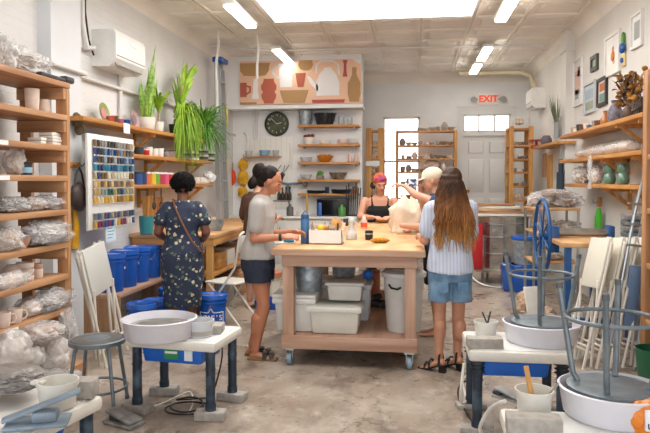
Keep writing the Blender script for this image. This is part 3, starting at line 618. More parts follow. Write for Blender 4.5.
# ---------------------------------------------- counter along the left wall with things below
cy0, cy1, cx = 6.75, 9.9, -2.12
t = thing('workbench', 'long wooden counter along the left wall behind the floral dress', 'counter', (cx, cy0, 0))
MB().b2((XL-cx+.002, 0, .86), (0, cy1-cy0, .9), bev=.004).build('worktop', PLY, t); MB().b2((-.03, .02, .78), (-.01, cy1-cy0-.02, .86)).build('apron', PINEY, t); MB().b2((XL-cx+.03, .02, .78), (-.03, .04, .86)).build('apron', PINEX, t)
for x in (-.10,):
    for y in (.03, 1.6, cy1-cy0-.12): MB().b2((x, y, 0), (x+.07, y+.07, .86)).build('leg', PINEZ, t)
MB().b2((-.46, .05, .42), (-.04, cy1-cy0-.05, .45)).build('lower_shelf', PINEY, t)
for i in range(5):
    o = MB().b2((-.28, -.15, 0), (.0, .15, .19), bev=.006).b2((0.0, -.05, .10), (.012, .05, .14)).build('storage_box', (PINEY, CREAM, WOODY, CREAM, PINEY)[i], loc=(cx-.08, cy0+.62+i*.36, .455)); tag(o, '%s box from the camera under the left counter' % ('first', 'second', 'third', 'fourth', 'fifth')[i], 'box')
for i, (x, y, c, l) in enumerate(((-2.4, 7.0, DARK, 'dark crate on the floor under the left counter'), (-2.38, 7.6, STEEL, 'grey metal box on the floor under the left counter'), (-2.36, 8.2, WOODY, 'wooden crate on the floor under the left counter'))): o = MB().b2((-.2, -.2, 0), (.2, .2, .3), bev=.01).b2((-.17, -.17, .3), (.17, .17, .33)).build('crate', c, loc=(x, y, .001)); tag(o, l, 'crate')
p = G(215, 224, .9); 
t = thing('galvanized_tub', 'oval galvanized tub of small tools on the left counter', 'tub', (-2.4, 7.35, .901)); MB().lathe(cupprof(.15, .18, .13), sx=1.2).build('body', GALV, t)
mb = MB()
for i in range(14): a = i*2.4; mb.ball((math.cos(a)*.09, math.sin(a)*.08, .13), .03, 1)
mb.build('contents', BUFFC, t)
t = thing('tool_crock', 'teal container of wooden spatulas on the left counter by the pegboard', 'tool pot', (XL+.2, yat(146, XL+.2), .901)); MB().lathe(cupprof(.07, .08, .2)).build('body', mat('teal_plastic', '#2f7f83', .4), t)
for i in range(4): MB().bar((.0, -.03+.02*i, .1), (.02, -.12+.07*i, .42), .035, .008).build('spatula', PINEZ, t)
for i in range(3): o = MB().tube([(0, 0, 0), (0, .0, -.16)], .006, 6).ball((0, 0, -.2), (.02, .04, .05), 2).build('ladle', DARK, loc=(XL+.14, yat(147+7*i, XL+.14), 1.40)); tag(o, 'dark ladle hanging under the lower left shelf, %s of three' % ('left', 'middle', 'right')[i], 'ladle')
o = MB().b2((0, -.2, 0), (.02, .2, .34)).build('cutting_board', PINEZ, loc=(XL+.04, 7.35, .95)); tag(o, 'wooden board leaning on the wall above the left counter', 'board'); o.rotation_euler.y = .08
# folding chair (open) and folded ones
CHM = mat('cream_chair_metal', '#d8d2c6', .4); CHP = mat('chair_panel', '#cfcabd', .45, var=.05)
def folded_chair(label, loc, rz, lean, group, spread=.1):
    """flat folded chair; local: width along X, height Z, leaning back about X"""
    t = thing('folding_chair', label, 'chair', loc, rz, group); t.rotation_euler = (lean, 0, rz)
    W = .215
    for s in (-1, 1):
        MB().tube([(s*W, 0, 0), (s*W, 0, .60), (s*W*.98, .0, .93), (s*W*.8, 0, .985)], .012, 8).build('front_leg', CHM, t)
        MB().tube([(s*W*.86, -.05-spread*.0, .02), (s*W*.86, .035, .62)], .011, 8).build('rear_leg', CHM, t)
    MB().tube([(-W, 0, .16), (W, 0, .16)], .008, 6).build('cross_bar', CHM, t); MB().tube([(-W*.86, -.03, .20), (W*.86, -.03, .20)], .008, 6).build('cross_bar', CHM, t)
    mb = MB(); n = 8
    mb.loft([[(-W*.9+W*1.8*i/n, .014+.03*(1-((i-n/2)/(n/2))**2), z) for i in range(n+1)]+[(W*.9-W*1.8*i/n, .006+.03*(1-((i-n/2)/(n/2))**2), z) for i in range(n+1)] for z in (.80, .83, .96, .985)]); mb.build('backrest', CHP, t)
    MB().box((0, -.03, .60), (W*1.75, .018, .37), bev=.008).build('seat', CHP, t)
    return t
# white folded chairs leaning by the shelving, stool and wheels on the left
def bigpanel_chair(label, foot, top, rz, group=None, side=0, W=.2, panel=CHP):
    """folded chair between a foot point and a top point (centre line)"""
    foot, top = V(foot), V(top); d = top-foot; L = d.length; zx = d.normalized(); wx = V((math.cos(rz), math.sin(rz), 0)); wx = (wx-zx*wx.dot(zx)).normalized(); ny = zx.cross(wx)
    t = thing('folding_chair', label, 'chair', foot, 0, group); t.rotation_euler = Matrix((wx, ny, zx)).transposed().to_euler()
    for s in (-1, 1):
        MB().tube([(s*W, 0, 0), (s*W, 0, L*.6), (s*W, .0, L*.95), (s*W*.75, 0, L)], .0125, 8).build('front_leg', CHM, t)
        MB().tube([(s*W*.84, .07, .03), (s*W*.84, .0, L*.5), (s*W*.84, -.03, L*.66)], .0115, 8).build('rear_leg', CHM, t)
    MB().tube([(-W, 0, L*.17), (W, 0, L*.17)], .009, 6).build('cross_bar', CHM, t); MB().tube([(-W*.84, .055, L*.13), (W*.84, .055, L*.13)], .009, 6).build('cross_bar', CHM, t)
    MB().box((0, -.016, L*.80), (W*1.86, .018, L*.39), bev=.008).build('seat', panel, t)
    return t
bigpanel_chair('folded cream chair leaning beside the left shelving, nearest of the two', (-2.40, 5.0, .012), (-2.55, 4.86, .97), PI/2, panel=mat('pale_grey_panel', '#c3c3bd', .45))
bigpanel_chair('folded cream chair tucked behind the nearest one beside the left shelving', (-2.52, 5.16, .012), (-2.68, 5.03, .94), PI/2, W=.19)
# stool
def stool(label, loc, rot, group=None):
    t = thing('metal_stool', label, 'stool', loc, 0, group, rot)
    MB().lathe([(.0, .42), (.165, .42), (.18, .425), (.18, .45), (.17, .456), (.163, .45), (0, .468)], seg=32).build('seat_pan', GREYM, t)
    MB().lathe([(0, .448), (.163, .448), (.162, .456), (0, .461)], seg=32).build('seat_pad', SEATP, t)
    for k in range(4):
        a = k*PI/2+.5; c, s = math.cos(a), math.sin(a); MB().tube([(c*.135, s*.135, .421), (c*.155, s*.155, .39), (c*.215, s*.215, .018)], .0125, 8).build('leg', GREYM, t)
        MB().tube([(c*.213, s*.213, .025), (c*.2155, s*.2155, 0)], .015, 8).build('rubber_foot', mat('grey_rubber', '#5c6063', .7), t)
    MB().tube([(math.cos(2*PI*i/36)*.188, math.sin(2*PI*i/36)*.188, .135) for i in range(36)], .009, 8, closed=True).build('foot_ring', GREYM, t)
    return t
SEATP = mat('worn_stool_seat', '#565453', .45, col2='#6d6a67', scale=10)
p = G(100, 405); stool('grey round metal stool standing at the left beside the wheel', (p.x+.0, p.y-.03, 0), (0, 0, .45))
# ---- pottery wheels
LEG = mat('dusty_black_pipe', '#22303e', .5, col2='#56697a', scale=8, lo=.5, hi=.75); BRICK = mat('cement_brick', '#a8a29a', .85, var=.15, scale=20, bump=.4)
PANM = mat('splash_pan_plastic', '#dcdbe2', .35, var=.04); SLIP = mat('wet_clay_slip', '#8b8580', .35, var=.15, scale=8)
def brick(label, loc, rz=0, s=(.2, .1, .06), group=None):
    o = MB().box((0, 0, s[2]/2), s, bev=.006).build('brick', BRICK, loc=loc); o.rotation_euler.z = rz; return tag(o, label, 'brick', group)
def wheel(label, c, rz, W, D, pan, brick_z=.055, H=.51, panr=.225, tray=True, logos=True, pan_h=.12, fill=.07, legs=((-1, -1), (1, -1), (1, 1), (-1, 1)), blabel=None, ring=False):
    t = thing('pottery_wheel', label, 'pottery wheel', (c[0], c[1], 0), rz)
    mb = MB(); mb.b2((-W/2, -D/2, H-.07), (W/2, D/2, H-.004), bev=.02); mb.build('tabletop', CREAM, t)
    MB().b2((-W/2+.03, -D/2+.03, H-.004), (W/2-.03, D/2-.03, H), bev=.003).build('top_inset', WPL, t)
    for i, (sx, sy) in enumerate(legs):
        x, y = sx*(W/2-.055), sy*(D/2-.055); MB().tube([(x, y, brick_z+.001), (x, y, H-.05)], .030, 14).tube([(x, y, brick_z), (x, y, brick_z+.04)], .034, 14).tube([(x, y, H*.62), (x, y, H*.62+.012)], .033, 14).build('leg', LEG, t)
        if ring: MB().tube([(x+math.cos(k*PI/3)*.038, y+math.sin(k*PI/3)*.038, .36+.004*k) for k in range(18)], .006, 6).build('wrapped_cable', BLACK, t)
    if tray:
        r = t_ = MB().box((-.02, 0, H-.12), (W*.64, D*.66, .11), bev=.015, taper=(1.08, 1.08)).build('motor_tray', BLUEL, t)
        if logos:
            MB().box((-.02, -D*.335-.010, H-.115), (.10, .006, .06)).build('green_label', mat('green_label', '#2f8a55', .5), t); MB().box((-.02, -D*.335-.014, H-.10), (.085, .004, .015)).build('label_text_band', PAPER, t)
            MB().box((.10, -D*.335-.012, H-.115), (.055, .006, .065)).build('white_label', PAPER, t)
    px, py = pan; mb = MB(); mb.lathe([(panr*.86, 0), (panr*.90, .01), (panr*.97, pan_h*.9), (panr*1.01, pan_h), (panr*.965, pan_h+.004), (panr*.945, pan_h*.9), (panr*.88, fill), (0, fill)], (px, py, H+.001), 40); mb.build('splash_pan', PANM, t, sharp=45)
    MB().lathe([(panr*.885, fill+.001), (panr*.88, fill+.004), (0, fill+.004)], (px, py, H+.001), 40).build('wet_clay_residue', SLIP, t)
    MB().lathe([(.0, .0), (.14, .0), (.14, .015), (0, .016)], (px, py, H+fill+.006), 32).build('wheel_head', STEEL, t)
    if brick_z:
        M_ = Matrix.Translation((c[0], c[1], 0)) @ Matrix.Rotation(rz, 4, 'Z')
        for i, (sx, sy) in enumerate(legs):
            q = M_ @ V((sx*(W/2-.055), sy*(D/2-.055), 0)); brick(blabel % ('near left', 'near right', 'far right', 'far left')[i] if blabel else 'brick', (q.x, q.y, .0), rz+(.2 if i % 2 else -.15), s=(.19, .10, brick_z))
    return t
A, B, C = G(127, 338, .51), G(211, 350, .51), G(235, 328, .51); rz = math.atan2(B.y-A.y, B.x-A.x); c = A+(C-A)/2; W1, D1 = (B-A).length, (C-B).length
c = (A+C)/2; M_ = Matrix.Rotation(-rz, 3, 'Z'); pc = G(159.5, 321, .62); q = M_ @ (pc-c)
c = V((-1.47, 4.06, 0)); rz = -.11; pc = G(159.5, 321, .60); q = Matrix.Rotation(-rz, 3, 'Z') @ (pc-c)
wheel('left pottery wheel with an empty white splash pan, in front of the floral dress', c, rz, .62, .47, (q.x, q.y), H=.50, panr=.236, blabel='grey brick under the %s leg of the left pottery wheel')
def tubbox(label, p, r, h, m, name='plastic_tub', cat='tub', lid=False, **k):
    t = thing(name, label, cat, p); MB().lathe([(r*.85, 0), (r*.87, .005), (r*.97, h*.82), (r*1.05, h*.83), (r*1.05, h), (r*.98, h), (r*.82, .012), (0, .01)], seg=26).build('body', m, t)
    return t
CLR = mat('milky_tub_plastic', '#d8dade', .35, var=.06, alpha=.93)
t = tubbox('translucent round tub on the left wheel beside the pan', G(201, 336, .501), .08, .105, CLR); MB().lathe([(.074, .012), (.078, .04), (0, .041)]).build('cloudy_water', mat('cloudy_water', '#a9a49c', .1), t)
brick('grey brick-shaped sponge block right of the tub on the left wheel', G(217, 332, .501), .1, (.08, .14, .055))
# cable and pedal near the left wheel
def cable(label, pts, r=.006, m=BLACK):
    P = [V(p) for p in pts]; Q = []
    for i in range(len(P)-1):
        p0, p1, p2, p3 = P[max(i-1, 0)], P[i], P[i+1], P[min(i+2, len(P)-1)]
        for k in range(6):
            s = k/6; Q.append(.5*((2*p1)+(p2-p0)*s+(2*p0-5*p1+4*p2-p3)*s*s+(3*p1-p0-3*p2+p3)*s**3))
    Q.append(P[-1]); o = MB().tube(Q, r, 6).build('cable', m); return tag(o, label, 'cable')
p0 = G(184, 411); co = [V((p0.x+.12*math.cos(a)*(1+.25*math.sin(a*.31))+.04*math.sin(a*.2), p0.y+.12*math.sin(a)*(1+.2*math.cos(a*.4)), .008+.002*i)) for i, a in enumerate([k*.8 for k in range(20)])]
q_ = G(214, 395)
cable('black cable coiled on the floor beside the left wheel', co+[G(203, 398, .01), G(212, 395, .02), V((q_.x+.03, q_.y+.1, .25)), V((q_.x, q_.y+.1, .43))])
cable('pale cord lying on the floor under the left wheel', [G(150, 408, .006), G(165, 402, .006), G(178, 396, .006), G(190, 392, .006), G(193, 402, .006), G(188, 414, .006)], .005, CREAM)
def pedal(label, p, rz, s=1):
    t = thing('foot_pedal', label, 'foot pedal', p, rz); MB().box((0, 0, .012*s), (.13*s, .24*s, .02*s), bev=.005).build('base_plate', DUSTY, t); MB().box((0, 0, .055*s), (.11*s, .22*s, .018*s), rot=(.22, 0, 0), bev=.006).build('treadle', DUSTY, t); MB().box((0, .05, .035*s), (.08*s, .08*s, .04*s), bev=.01).build('pivot_housing', DARK, t); return t
DUSTY = mat('dusty_grey_metal', '#6f7173', .6, col2='#a5a19a', scale=12)
pedal('dusty foot pedal on the floor left of the left wheel', G(124, 424, .001), 1.2)
# ---- near-left wheel, cut by the frame
A, B = G(104, 394, .51), G(26, 433, .51); dn = (B-A).normalized(); rzn = math.atan2(dn.y, dn.x)+PI
far = V((-dn.y, dn.x, 0)); far = far if far.x < 0 else -far
Wn, Dn = .78, .58; c = A+dn*Wn/2+far*Dn/2
rz_ = math.atan2(-dn.y, -dn.x)
wheel('pottery wheel in the lower left corner of the view, cut by the frame', (c.x, c.y), rz_, Wn, Dn, brick_z=0, pan=(-.24, .10), panr=.15, pan_h=.03, fill=.02, logos=False)
TUBW = mat('stained_white_tub', '#d6d3ca', .4, var=.08)
p = G(58, 406, .512); t = tubbox('white plastic tub with a pouring lip on the near left wheel', p, .085, .115, TUBW); MB().box((-.09, .0, .10), (.06, .04, .018), bev=.006).build('pouring_lip', TUBW, t)
brick('pinkish brick on the near left wheel behind the white tub', G(86, 396, .512), .1, (.09, .09, .08))
p = G(38, 424, .512); t = thing('trimming_tool', 'blue-grey metal lever tool lying on the near left wheel', 'tool', p, .35); BG = mat('blue_grey_paint', '#7b8b99', .45, var=.2, scale=12)
MB().box((0, 0, .008), (.24, .14, .014), bev=.004).build('base_plate', BG, t); MB().box((.03, 0, .035), (.10, .08, .045), bev=.015).build('housing', BG, t); MB().bar((-.13, -.02, .03), (.16, .02, .12), .05, .014, bev=.004).build('lever', BG, t)
bag('clay_lump', 'broad grey lump of wet clay on the head of the near left wheel', 'clay', G(8, 388, .56), (.17, .15, .06), 60, m=SLIP, nz=.05, flat=.7)
# ---- open folding chair by the left counter
p = G(236, 322); t = thing('folding_chair', 'open cream folding chair standing behind the grey t-shirt at the left counter', 'chair', (p.x-.02, p.y-.1, 0), -1.9)
for s in (-1, 1):
    MB().tube([(s*.2, -.28, .0), (s*.2, .18, .62), (s*.2, .24, .95), (s*.14, .25, .98)], .012, 8).build('front_leg', CHM, t); MB().tube([(s*.175, .24, 0), (s*.175, -.16, .44)], .011, 8).build('rear_leg', CHM, t)
MB().box((0, -.02, .45), (.36, .38, .02), bev=.008).build('seat', CHP, t); MB().box((0, .235, .86), (.38, .018, .17), rot=(-.15, 0, 0), bev=.006).build('backrest', CHP, t); MB().tube([(-.2, -.2, .105), (.2, -.2, .105)], .008, 6).build('cross_bar', CHM, t)
t = bucket('white tub with a terracotta rim on the floor behind the open folding chair', (-1.78, 8.0, .001), lid=False, m=CREAM, r=.14, h=.3); MB().lathe([(.15, .26), (.16, .27), (.16, .32), (.15, .33)], (0, 0, 0)).build('terracotta_rim', mat('terracotta', '#c07a5a', .7), t)
o = MB().lathe([(.0, 0), (.2, 0), (.23, .10), (.22, .10), (.19, .01)], seg=4).build('blue_tray', BLUEB, loc=(-1.62, 7.35, .001)); o.rotation_euler.z = .8; tag(o, 'low blue tray on the floor behind the grey t-shirt', 'tray')
# ---- tall ladder on the left
t = thing('step_ladder', 'tall aluminium step ladder with blue top, folded against the left wall near the mural', 'ladder', (XL+.22, yat(222, -2.88), 0), 0)
ALU = mat('aluminium', '#b9bcc0', .35, .7)
ALU = mat('aluminium', '#b9bcc0', .35, .7)
for s in (-1, 1): MB().bar((0, s*.17, .0), (-.05, s*.12, 3.3), .07, .025, up=(0, 1, 0)).build('rail', ALU, t); MB().bar((.07, s*.15, .0), (.0, s*.11, 3.2), .03, .03).build('rear_rail', ALU, t)
for i in range(10): MB().b2((-.05, -.15+.003*i, .28+.3*i), (.04, .15-.003*i, .30+.3*i)).build('tread', ALU, t)
MB().box((-.02, 0, 3.33), (.16, .34, .08), bev=.02).build('top_cap', BLUEB, t); MB().box((.045, .14, 2.5), (.01, .05, .3)).build('warning_label', mat('yellow_label', '#e5c932', .5), t); MB().box((.045, .14, 1.75), (.01, .05, .22)).build('warning_label', mat('yellow_label', '#e5c932'), t)
# hoses hanging from the ceiling
p = G(218, 30, 3.6); cable('white hose hanging from the ceiling near the tall ladder', [(p.x, p.y, 3.6), (p.x+.01, p.y, 3.4), (p.x-.03, p.y, 3.1), (p.x-.02, p.y, 2.7), (p.x-.02, p.y, 2.45)], .02, PIPEM)
p = G(257, 33, 3.6); cable('white hose hanging from the ceiling in front of the mural', [(p.x, p.y, 3.6), (p.x+.02, p.y, 3.4), (p.x, p.y, 3.15), (p.x, p.y, 2.95)], .02, PIPEM)
cable('pale conduit crossing the ceiling from left to right in front of the mural', [G(205, 45, 3.56), G(260, 50, 3.56), G(350, 49, 3.56), G(450, 47, 3.56), G(520, 46, 3.56), G(548, 49, 3.5)], .02, PIPEM)
# ================================================================= RIGHT SIDE
# ---- shelving at the right edge of the view
XS = 1.75; yS = LX(642, 180, XS).y
t = thing('shelving_unit', 'wooden shelving unit at the right edge of the view', 'shelving', (XS, yS, 0))
zs_ = [LX(642, v, XS).z for v in (72, 155, 208, 262, 318)]; HT = zs_[0]-.003
for x in (0, .34):
    for y in (-.04, -1.75): MB().b2((x, y-.05, 0), (x+.09, y+.04, HT), bev=.004).build('post', WOODZ, t)
for z in zs_:
    MB().b2((.006, -1.79, z-.04), (.424, -.006, z+(.004 if z == zs_[0] else 0)), bev=.004).build('shelf_board', WOODY, t)
def onR(y, k, x=.12): return V((XS+x, yS+y, zs_[k]+.001))
for i, (y, k, r, h, m_, l) in enumerate(((-.12, 1, .05, .12, BISQ, 'pale jar on the upper board of the right edge shelving'), (-.12, 2, .05, .09, GREYC, 'grey bowl on the second board of the right edge shelving'), (-.14, 3, .06, .10, BISQ, 'pale pot on the third board of the right edge shelving'))): pot('stoneware_pot', l, 'pot', onR(y, k), cupprof(r*.8, r, h), m_)
o = MB().ball((0, 0, .16), (.12, .16, .17), 3, .1, 2, 4, flat=.159).tube([(0, 0, .3), (.0, .03, .42), (-.02, .08, .5)], .012, 8).build('woven_basket', mat('brown_woven_basket', '#8a7261', .8, var=.25, scale=40, bump=.6), loc=onR(-.16, 0, .16)); tag(o, 'dark woven basket on top of the right edge shelving', 'basket')
t = thing('green_bucket', 'dark green bucket on the floor at the right edge', 'bucket', (G(655, 385).x, G(655, 385).y, .001)); MB().lathe(cupprof(.11, .135, .27)).build('body', mat('dark_green_plastic', '#1f5c40', .4), t)
# ---- long wall shelves with braces
XW = XR; SF = XR-.31
def yR(u, X=SF): return LX(u, 180, X).y
yn, yf = yR(641), yR(559)
plank('top long wooden wall shelf on the right, holding vases and dried flowers', XW, yn, yf-.0, 2.08, .31, brackets=(yR(634), yR(612)), sg=-1); plank('middle long wooden wall shelf on the right, holding a long wrapped bundle', XW, yn, yf, 1.76, .31, brackets=(yR(628), yR(598)), sg=-1); plank('lower long wooden wall shelf on the right, holding two green vases', XW, yn, yf-.3, 1.455, .31, brackets=(yR(627), yR(600)), sg=-1)
plank('short wooden shelf on the right wall near the corner rack', XW, LX(555, 140, XW-.28).y, LX(533, 140, XW-.28).y, 2.04, .28, brackets=(), sg=-1)
def rw(u, z, X=SF+.14): return V((X, yR(u, X), z+.001))
# top shelf
tag(MB().lathe([(.05, 0), (.075, .05), (.08, .11), (.05, .18), (.035, .21), (.045, .24), (.03, .23), (0, .03)]).build('mottled_vase', mat('mottled_vase', '#8b8894', .5, col2='#4d4a52', scale=20), loc=rw(614.5, 2.08)), 'grey mottled vase on the top right shelf just left of the dried flowers', 'vase')
VAS = mat('brown_glaze', '#6b4a35', .3, coat=.4); 
pot('bottle_vase', 'small orange-brown bottle vase on the top right shelf, left of the dried flowers', 'vase', rw(604.5, 2.08), [(.03, 0), (.05, .03), (.052, .08), (.02, .12), (.018, .15), (.028, .17), (.02, .165), (.0, .02)], mat('amber_glaze', '#b0713c', .3, coat=.4))
p = rw(628, 2.08); t = thing('dried_arrangement', 'small dark vase of amber and brown dried flowers on the top right shelf', 'dried flowers', p)
MB().lathe([(.045, 0), (.06, .04), (.055, .10), (.03, .14), (.035, .16), (0, .03)]).build('vase', mat('umber_vase', '#5a4030', .5), t)
R_ = random.Random(8); st = MB(); sp = []; sq = []
for i in range(64):
    a = R_.uniform(0, 2*PI); r = R_.uniform(.05, .27); h = R_.uniform(.14, .46); e = V((-abs(math.cos(a)*r)*.8+.05, math.sin(a)*r*1.25-.08, h)); st.tube([(0, 0, .12), e*.6+V((0, 0, .06)), e], .0025, 5)
    if i % 3 == 0: MB().ball(e, (R_.uniform(.02, .04),)*3, 1, .4, 3, i).build('flower_head', mat('amber_flower', '#b98430', .8, col2='#7c4a24', scale=25), t)
    for k in range(3): b_ = V((0, 0, .12)).lerp(e, .55+.15*k); (sp if R_.random() < .5 else sq).append((b_, b_+V((R_.uniform(-.07, .05), R_.uniform(-.08, .08), R_.uniform(-.02, .09))), .014, V((0, 0, .01)), .2, 4))
st.build('dry_stems', BUFFC, t); blades('amber_leaves', mat('amber_leaf', '#c98f2e', .6, col2='#8a5a22', scale=20), t, sp); blades('dark_leaves', mat('dark_dry_leaf', '#4c4038', .7, var=.3), t, sq)
o = MB().ball((0, 0, .13), (.07, .11, .13), 4, .35, 4, 5, flat=.129).build('dark_sculpture', mat('dark_lumpy_clay', '#4a4038', .7, var=.3), loc=rw(637, 2.08)); tag(o, 'dark rough sculpture at the near end of the top right shelf', 'sculpture'); o.scale = (.7, .7, .8)
for i, (u, r, h, m_, l) in enumerate(((598, .05, .07, VAS, 'brown bowl'), (594, .035, .08, GREYC, 'grey cup'), (590, .05, .05, mat('cobalt_rim', '#5d6c8c', .3), 'bluish low dish'), (586, .04, .08, BISQ, 'pale cup'), (582.5, .045, .07, VAS, 'brown rounded cup'), (579, .04, .09, DARK, 'dark cup'), (576, .04, .06, WGLZ, 'white bowl'), (573, .035, .08, BUFFC, 'tan cup'))): pot('stoneware_cup', l+' in the row of small pots on the top right shelf', 'cup', rw(u, 2.08), cupprof(r*.75, r, h*1.25), m_)
# wall vase with dry grass on the pilaster
p = V((XR-.20, LX(556, 150, XR-.2).y-.05, LX(556, 138, XR-.2).z)); t = thing('wall_vase', 'glass tube vase with dried grasses hung at the right pilaster', 'vase', (p.x, p.y, p.z)); MB().lathe(cupprof(.04, .045, .22)).build('glass_tube', mat('grey_glass', '#a9aeb0', .15, alpha=.6), t); MB().b2((.04, -.02, .02), (.059, .02, .30)).build('wall_hook', STEEL, t)
blades('dried_grass', mat('dried_grass', '#6f7560', .8), t, [(V((0, 0, .1)), V((R_.uniform(-.12, .04), R_.uniform(-.1, .1), R_.uniform(.45, .62))), .008, V((0, 0, .02)), .2, 6) for i in range(22)])
# small shelf items
t = thing('red_box', 'red open box on the short shelf near the corner rack', 'box', rw(536, 2.04, XW-.14)); MB().b2((-.09, -.12, 0), (.09, .12, .05), bev=.004).b2((-.12, -.16, .12), (.1, .1, .14)).b2((-.02, -.02, .04), (.02, .02, .13)).build('body', REDP, t)
pot('stoneware_pot', 'purple-grey pot on the short shelf near the corner rack', 'pot', rw(546, 2.04, XW-.14), [(.05, 0), (.08, .04), (.085, .1), (.05, .16), (.045, .155), (0, .02)], mat('purple_grey', '#6b6470', .6))
o = MB().b2((-.02, -.14, 0), (0, .14, .40)).build('hanging_board', WOODZ, loc=(XR-.002, yR(545, XR), 1.55)); tag(o, 'brown board fixed to the wall under the short right shelf', 'board')
# middle shelf bundle
t = thing('wrapped_bundle', 'long bundle wrapped in white and pinkish plastic on the middle right shelf', 'bundle', rw(609, 1.76)); mb = MB(); ya_, yb_ = yR(634)-yR(609), yR(576)-yR(609)
rings = []
for i in range(26):
    f = i/25; y = ya_+(yb_-ya_)*f; r = (.085 if f < .55 else .085-.04*(f-.55)/.45)*(1+.2*noise.noise(V((y*7, 2, 1)))) * (.5 if i in (0, 25) else 1)
    rings.append([V((math.cos(a)*r*1.25*(1+.22*noise.noise(V((y*12, a*1.7, 3)))), y, .085*.75+max(-.062, math.sin(a)*r*.8*(1+.25*noise.noise(V((y*12, a*2, 9))))))) for a in [2*PI*k/18 for k in range(18)]])
mb.loft(rings).build('plastic_wrap', FILM2, t, sharp=60); mb = MB(); mb.tube([(0, ya_+.1, .06), (0, yb_-.1, .055)], .045, 10).build('contents', BISQ, t)
t = thing('plastic_strip', 'strip of clear plastic hanging over the edge of the middle right shelf', 'plastic', rw(590, 1.765, SF-.005)); mb = MB(); mb.loft([[(-.004+.012*math.sin(k*2.1+j), y, -.36*j/8) for k, y in enumerate((-.06, -.03, 0, .03, .06))]+[(-.007+.012*math.sin(k*2.1+j), y, -.36*j/8) for k, y in reversed(list(enumerate((-.06, -.03, 0, .03, .06))))] for j in range(9)]); mb.b2((-.004, -.06, -.002), (.06, .06, .003)).build('hanging_film', FILM, t)
# lower shelf
GGL = mat('celadon_glaze', '#6f9683', .25, col2='#4c7464', scale=9, coat=.6)
for u, l in ((609.5, 'left one of two green double-gourd vases on the lower right shelf'), (623, 'right one of two green double-gourd vases on the lower right shelf')):
    t = thing('gourd_vase', l, 'vase', rw(u, 1.455)); t.scale = (.74, .74, .82); MB().lathe([(.06, 0), (.08, .03), (.085, .07), (.078, .11), (.060, .135), (.075, .16), (.082, .195), (.074, .23), (.062, .25), (.066, .262), (.06, .262), (.055, .25), (.0, .2)], seg=28).build('body', GGL, t)
    for q in (-1, 1): MB().tube([(0, q*.07, .22), (0, q*.088, .20), (0, q*.072, .17)], .008, 6).build('lug', GGL, t)
bag('wrapped_pot', 'tall pots under clear plastic on the lower right shelf beside the green vases', 'pot', rw(596, 1.455), (.08, .12, .125), 71, m=FILM, inner=WGLZ)
bag('wrapped_clay', 'wrapped grey clay heap at the far end of the lower right shelf', 'clay', rw(582, 1.455), (.11, .2, .12), 72, inner=BUFFC, m=FILM2)
# hook with green gloves
t = thing('wall_hook', 'wooden hook block on the wall under the right shelves', 'hook', (XR-.001, yR(601, XR), LX(601, 202, XR).z)); MB().b2((-.03, -.05, -.06), (0, .05, .06), bev=.006).build('block', PINEZ, t); MB().tube([(-.03, 0, 0), (-.08, 0, -.01), (-.09, 0, .03)], .008, 6).build('peg', STEEL, t)
t = thing('green_tool', 'bright green handled tool hanging under the right shelves', 'tool', (XR-.075, yR(599, XR-.075), LX(599, 208, XR-.07).z)); MB().tube([(0, 0, -.0), (0, -.0, -.1), (0, .02, -.32)], [.02, .045, .035], 10).build('green_handle', mat('bright_green', '#4fbb2e', .4), t)
# ---- framed pictures on the right wall
def pic(label, u0, u1, v0, v1, fc, mats, deco, fw=.03):
    """v0/v1: top and bottom at the near (right) edge"""
    X = XR-.03; y0, y1 = LX(u1, 100, X).y, LX(u0, 100, X).y; z1, z0 = LX(u1, v0, X).z, LX(u1, v1, X).z; W, H = y1-y0, z1-z0
    t = thing('picture_frame', label, 'picture', (XR-.001, (y0+y1)/2, z0))
    mb = MB(); 
    for a in ((-W/2, -W/2+fw, 0, H), (W/2-fw, W/2, 0, H), (-W/2+fw, W/2-fw, 0, fw), (-W/2+fw, W/2-fw, H-fw, H)): mb.b2((-.03, a[0], a[2]), (0, a[1], a[3]))
    mb.build('frame', fc, t); MB().b2((-.012, -W/2+fw, fw), (-.001, W/2-fw, H-fw)).build('mount', mats, t)
    for k, (cy, cz, w, h, m_, shp) in enumerate(deco):
        mb = MB(); y_, z_ = -cy*W, cz*H      # cy > 0 is to the right in the photo
        if shp == 'b': mb.b2((-.015, y_-w*W/2, z_-h*H/2), (-.012, y_+w*W/2, z_+h*H/2))
        else: mb.lathe([(0, 0), (1, 0), (1, .003), (0, .003)], (-.0125, y_, z_), 18, sx=h*H/2, sy=w*W/2, rot=(0, -PI/2, 0))
        mb.build('printed_shape', m_, t)
    return t
pm = lambda n, c: mat('print_'+n, c, .6, var=.05)
pic('small white framed grey drawing, highest and nearest on the right wall', 629, 640, 9, 45, WPL, PAPER, [(0, .5, .5, .5, pm('soft_grey', '#a3a6a4'), 'b')])
pic('large white framed picture with a small orange figure on the right wall', 603.5, 618, 29, 71, WPL, pm('offwhite', '#e6e4e0'), [(.02, .45, .26, .26, pm('orange', '#e08a3c'), 'e'), (.02, .62, .14, .14, pm('salmon', '#d8a08a'), 'e'), (.08, .33, .14, .18, pm('pinkish', '#d9b4a2'), 'e')])
pic('small dark framed square picture between two larger frames', 589.5, 596, 53.5, 69, mat('dark_green_frame', '#3d453c', .5), pm('olive', '#7d8471'), [(0, .5, .3, .4, pm('grey_green', '#aab0a2'), 'b')], fw=.045)
pic('tall unframed pale poster with a pinkish building, farthest on the right wall', 572.5, 580.6, 56, 104, PAPER, pm('poster', '#dad5cf'), [(0, .5, .7, .5, pm('dusty_pink', '#c9a69a'), 'b'), (.1, .72, .3, .2, pm('brick', '#a86a58'), 'b'), (-.1, .25, .4, .2, pm('slate', '#8a93a0'), 'b')], fw=.015)
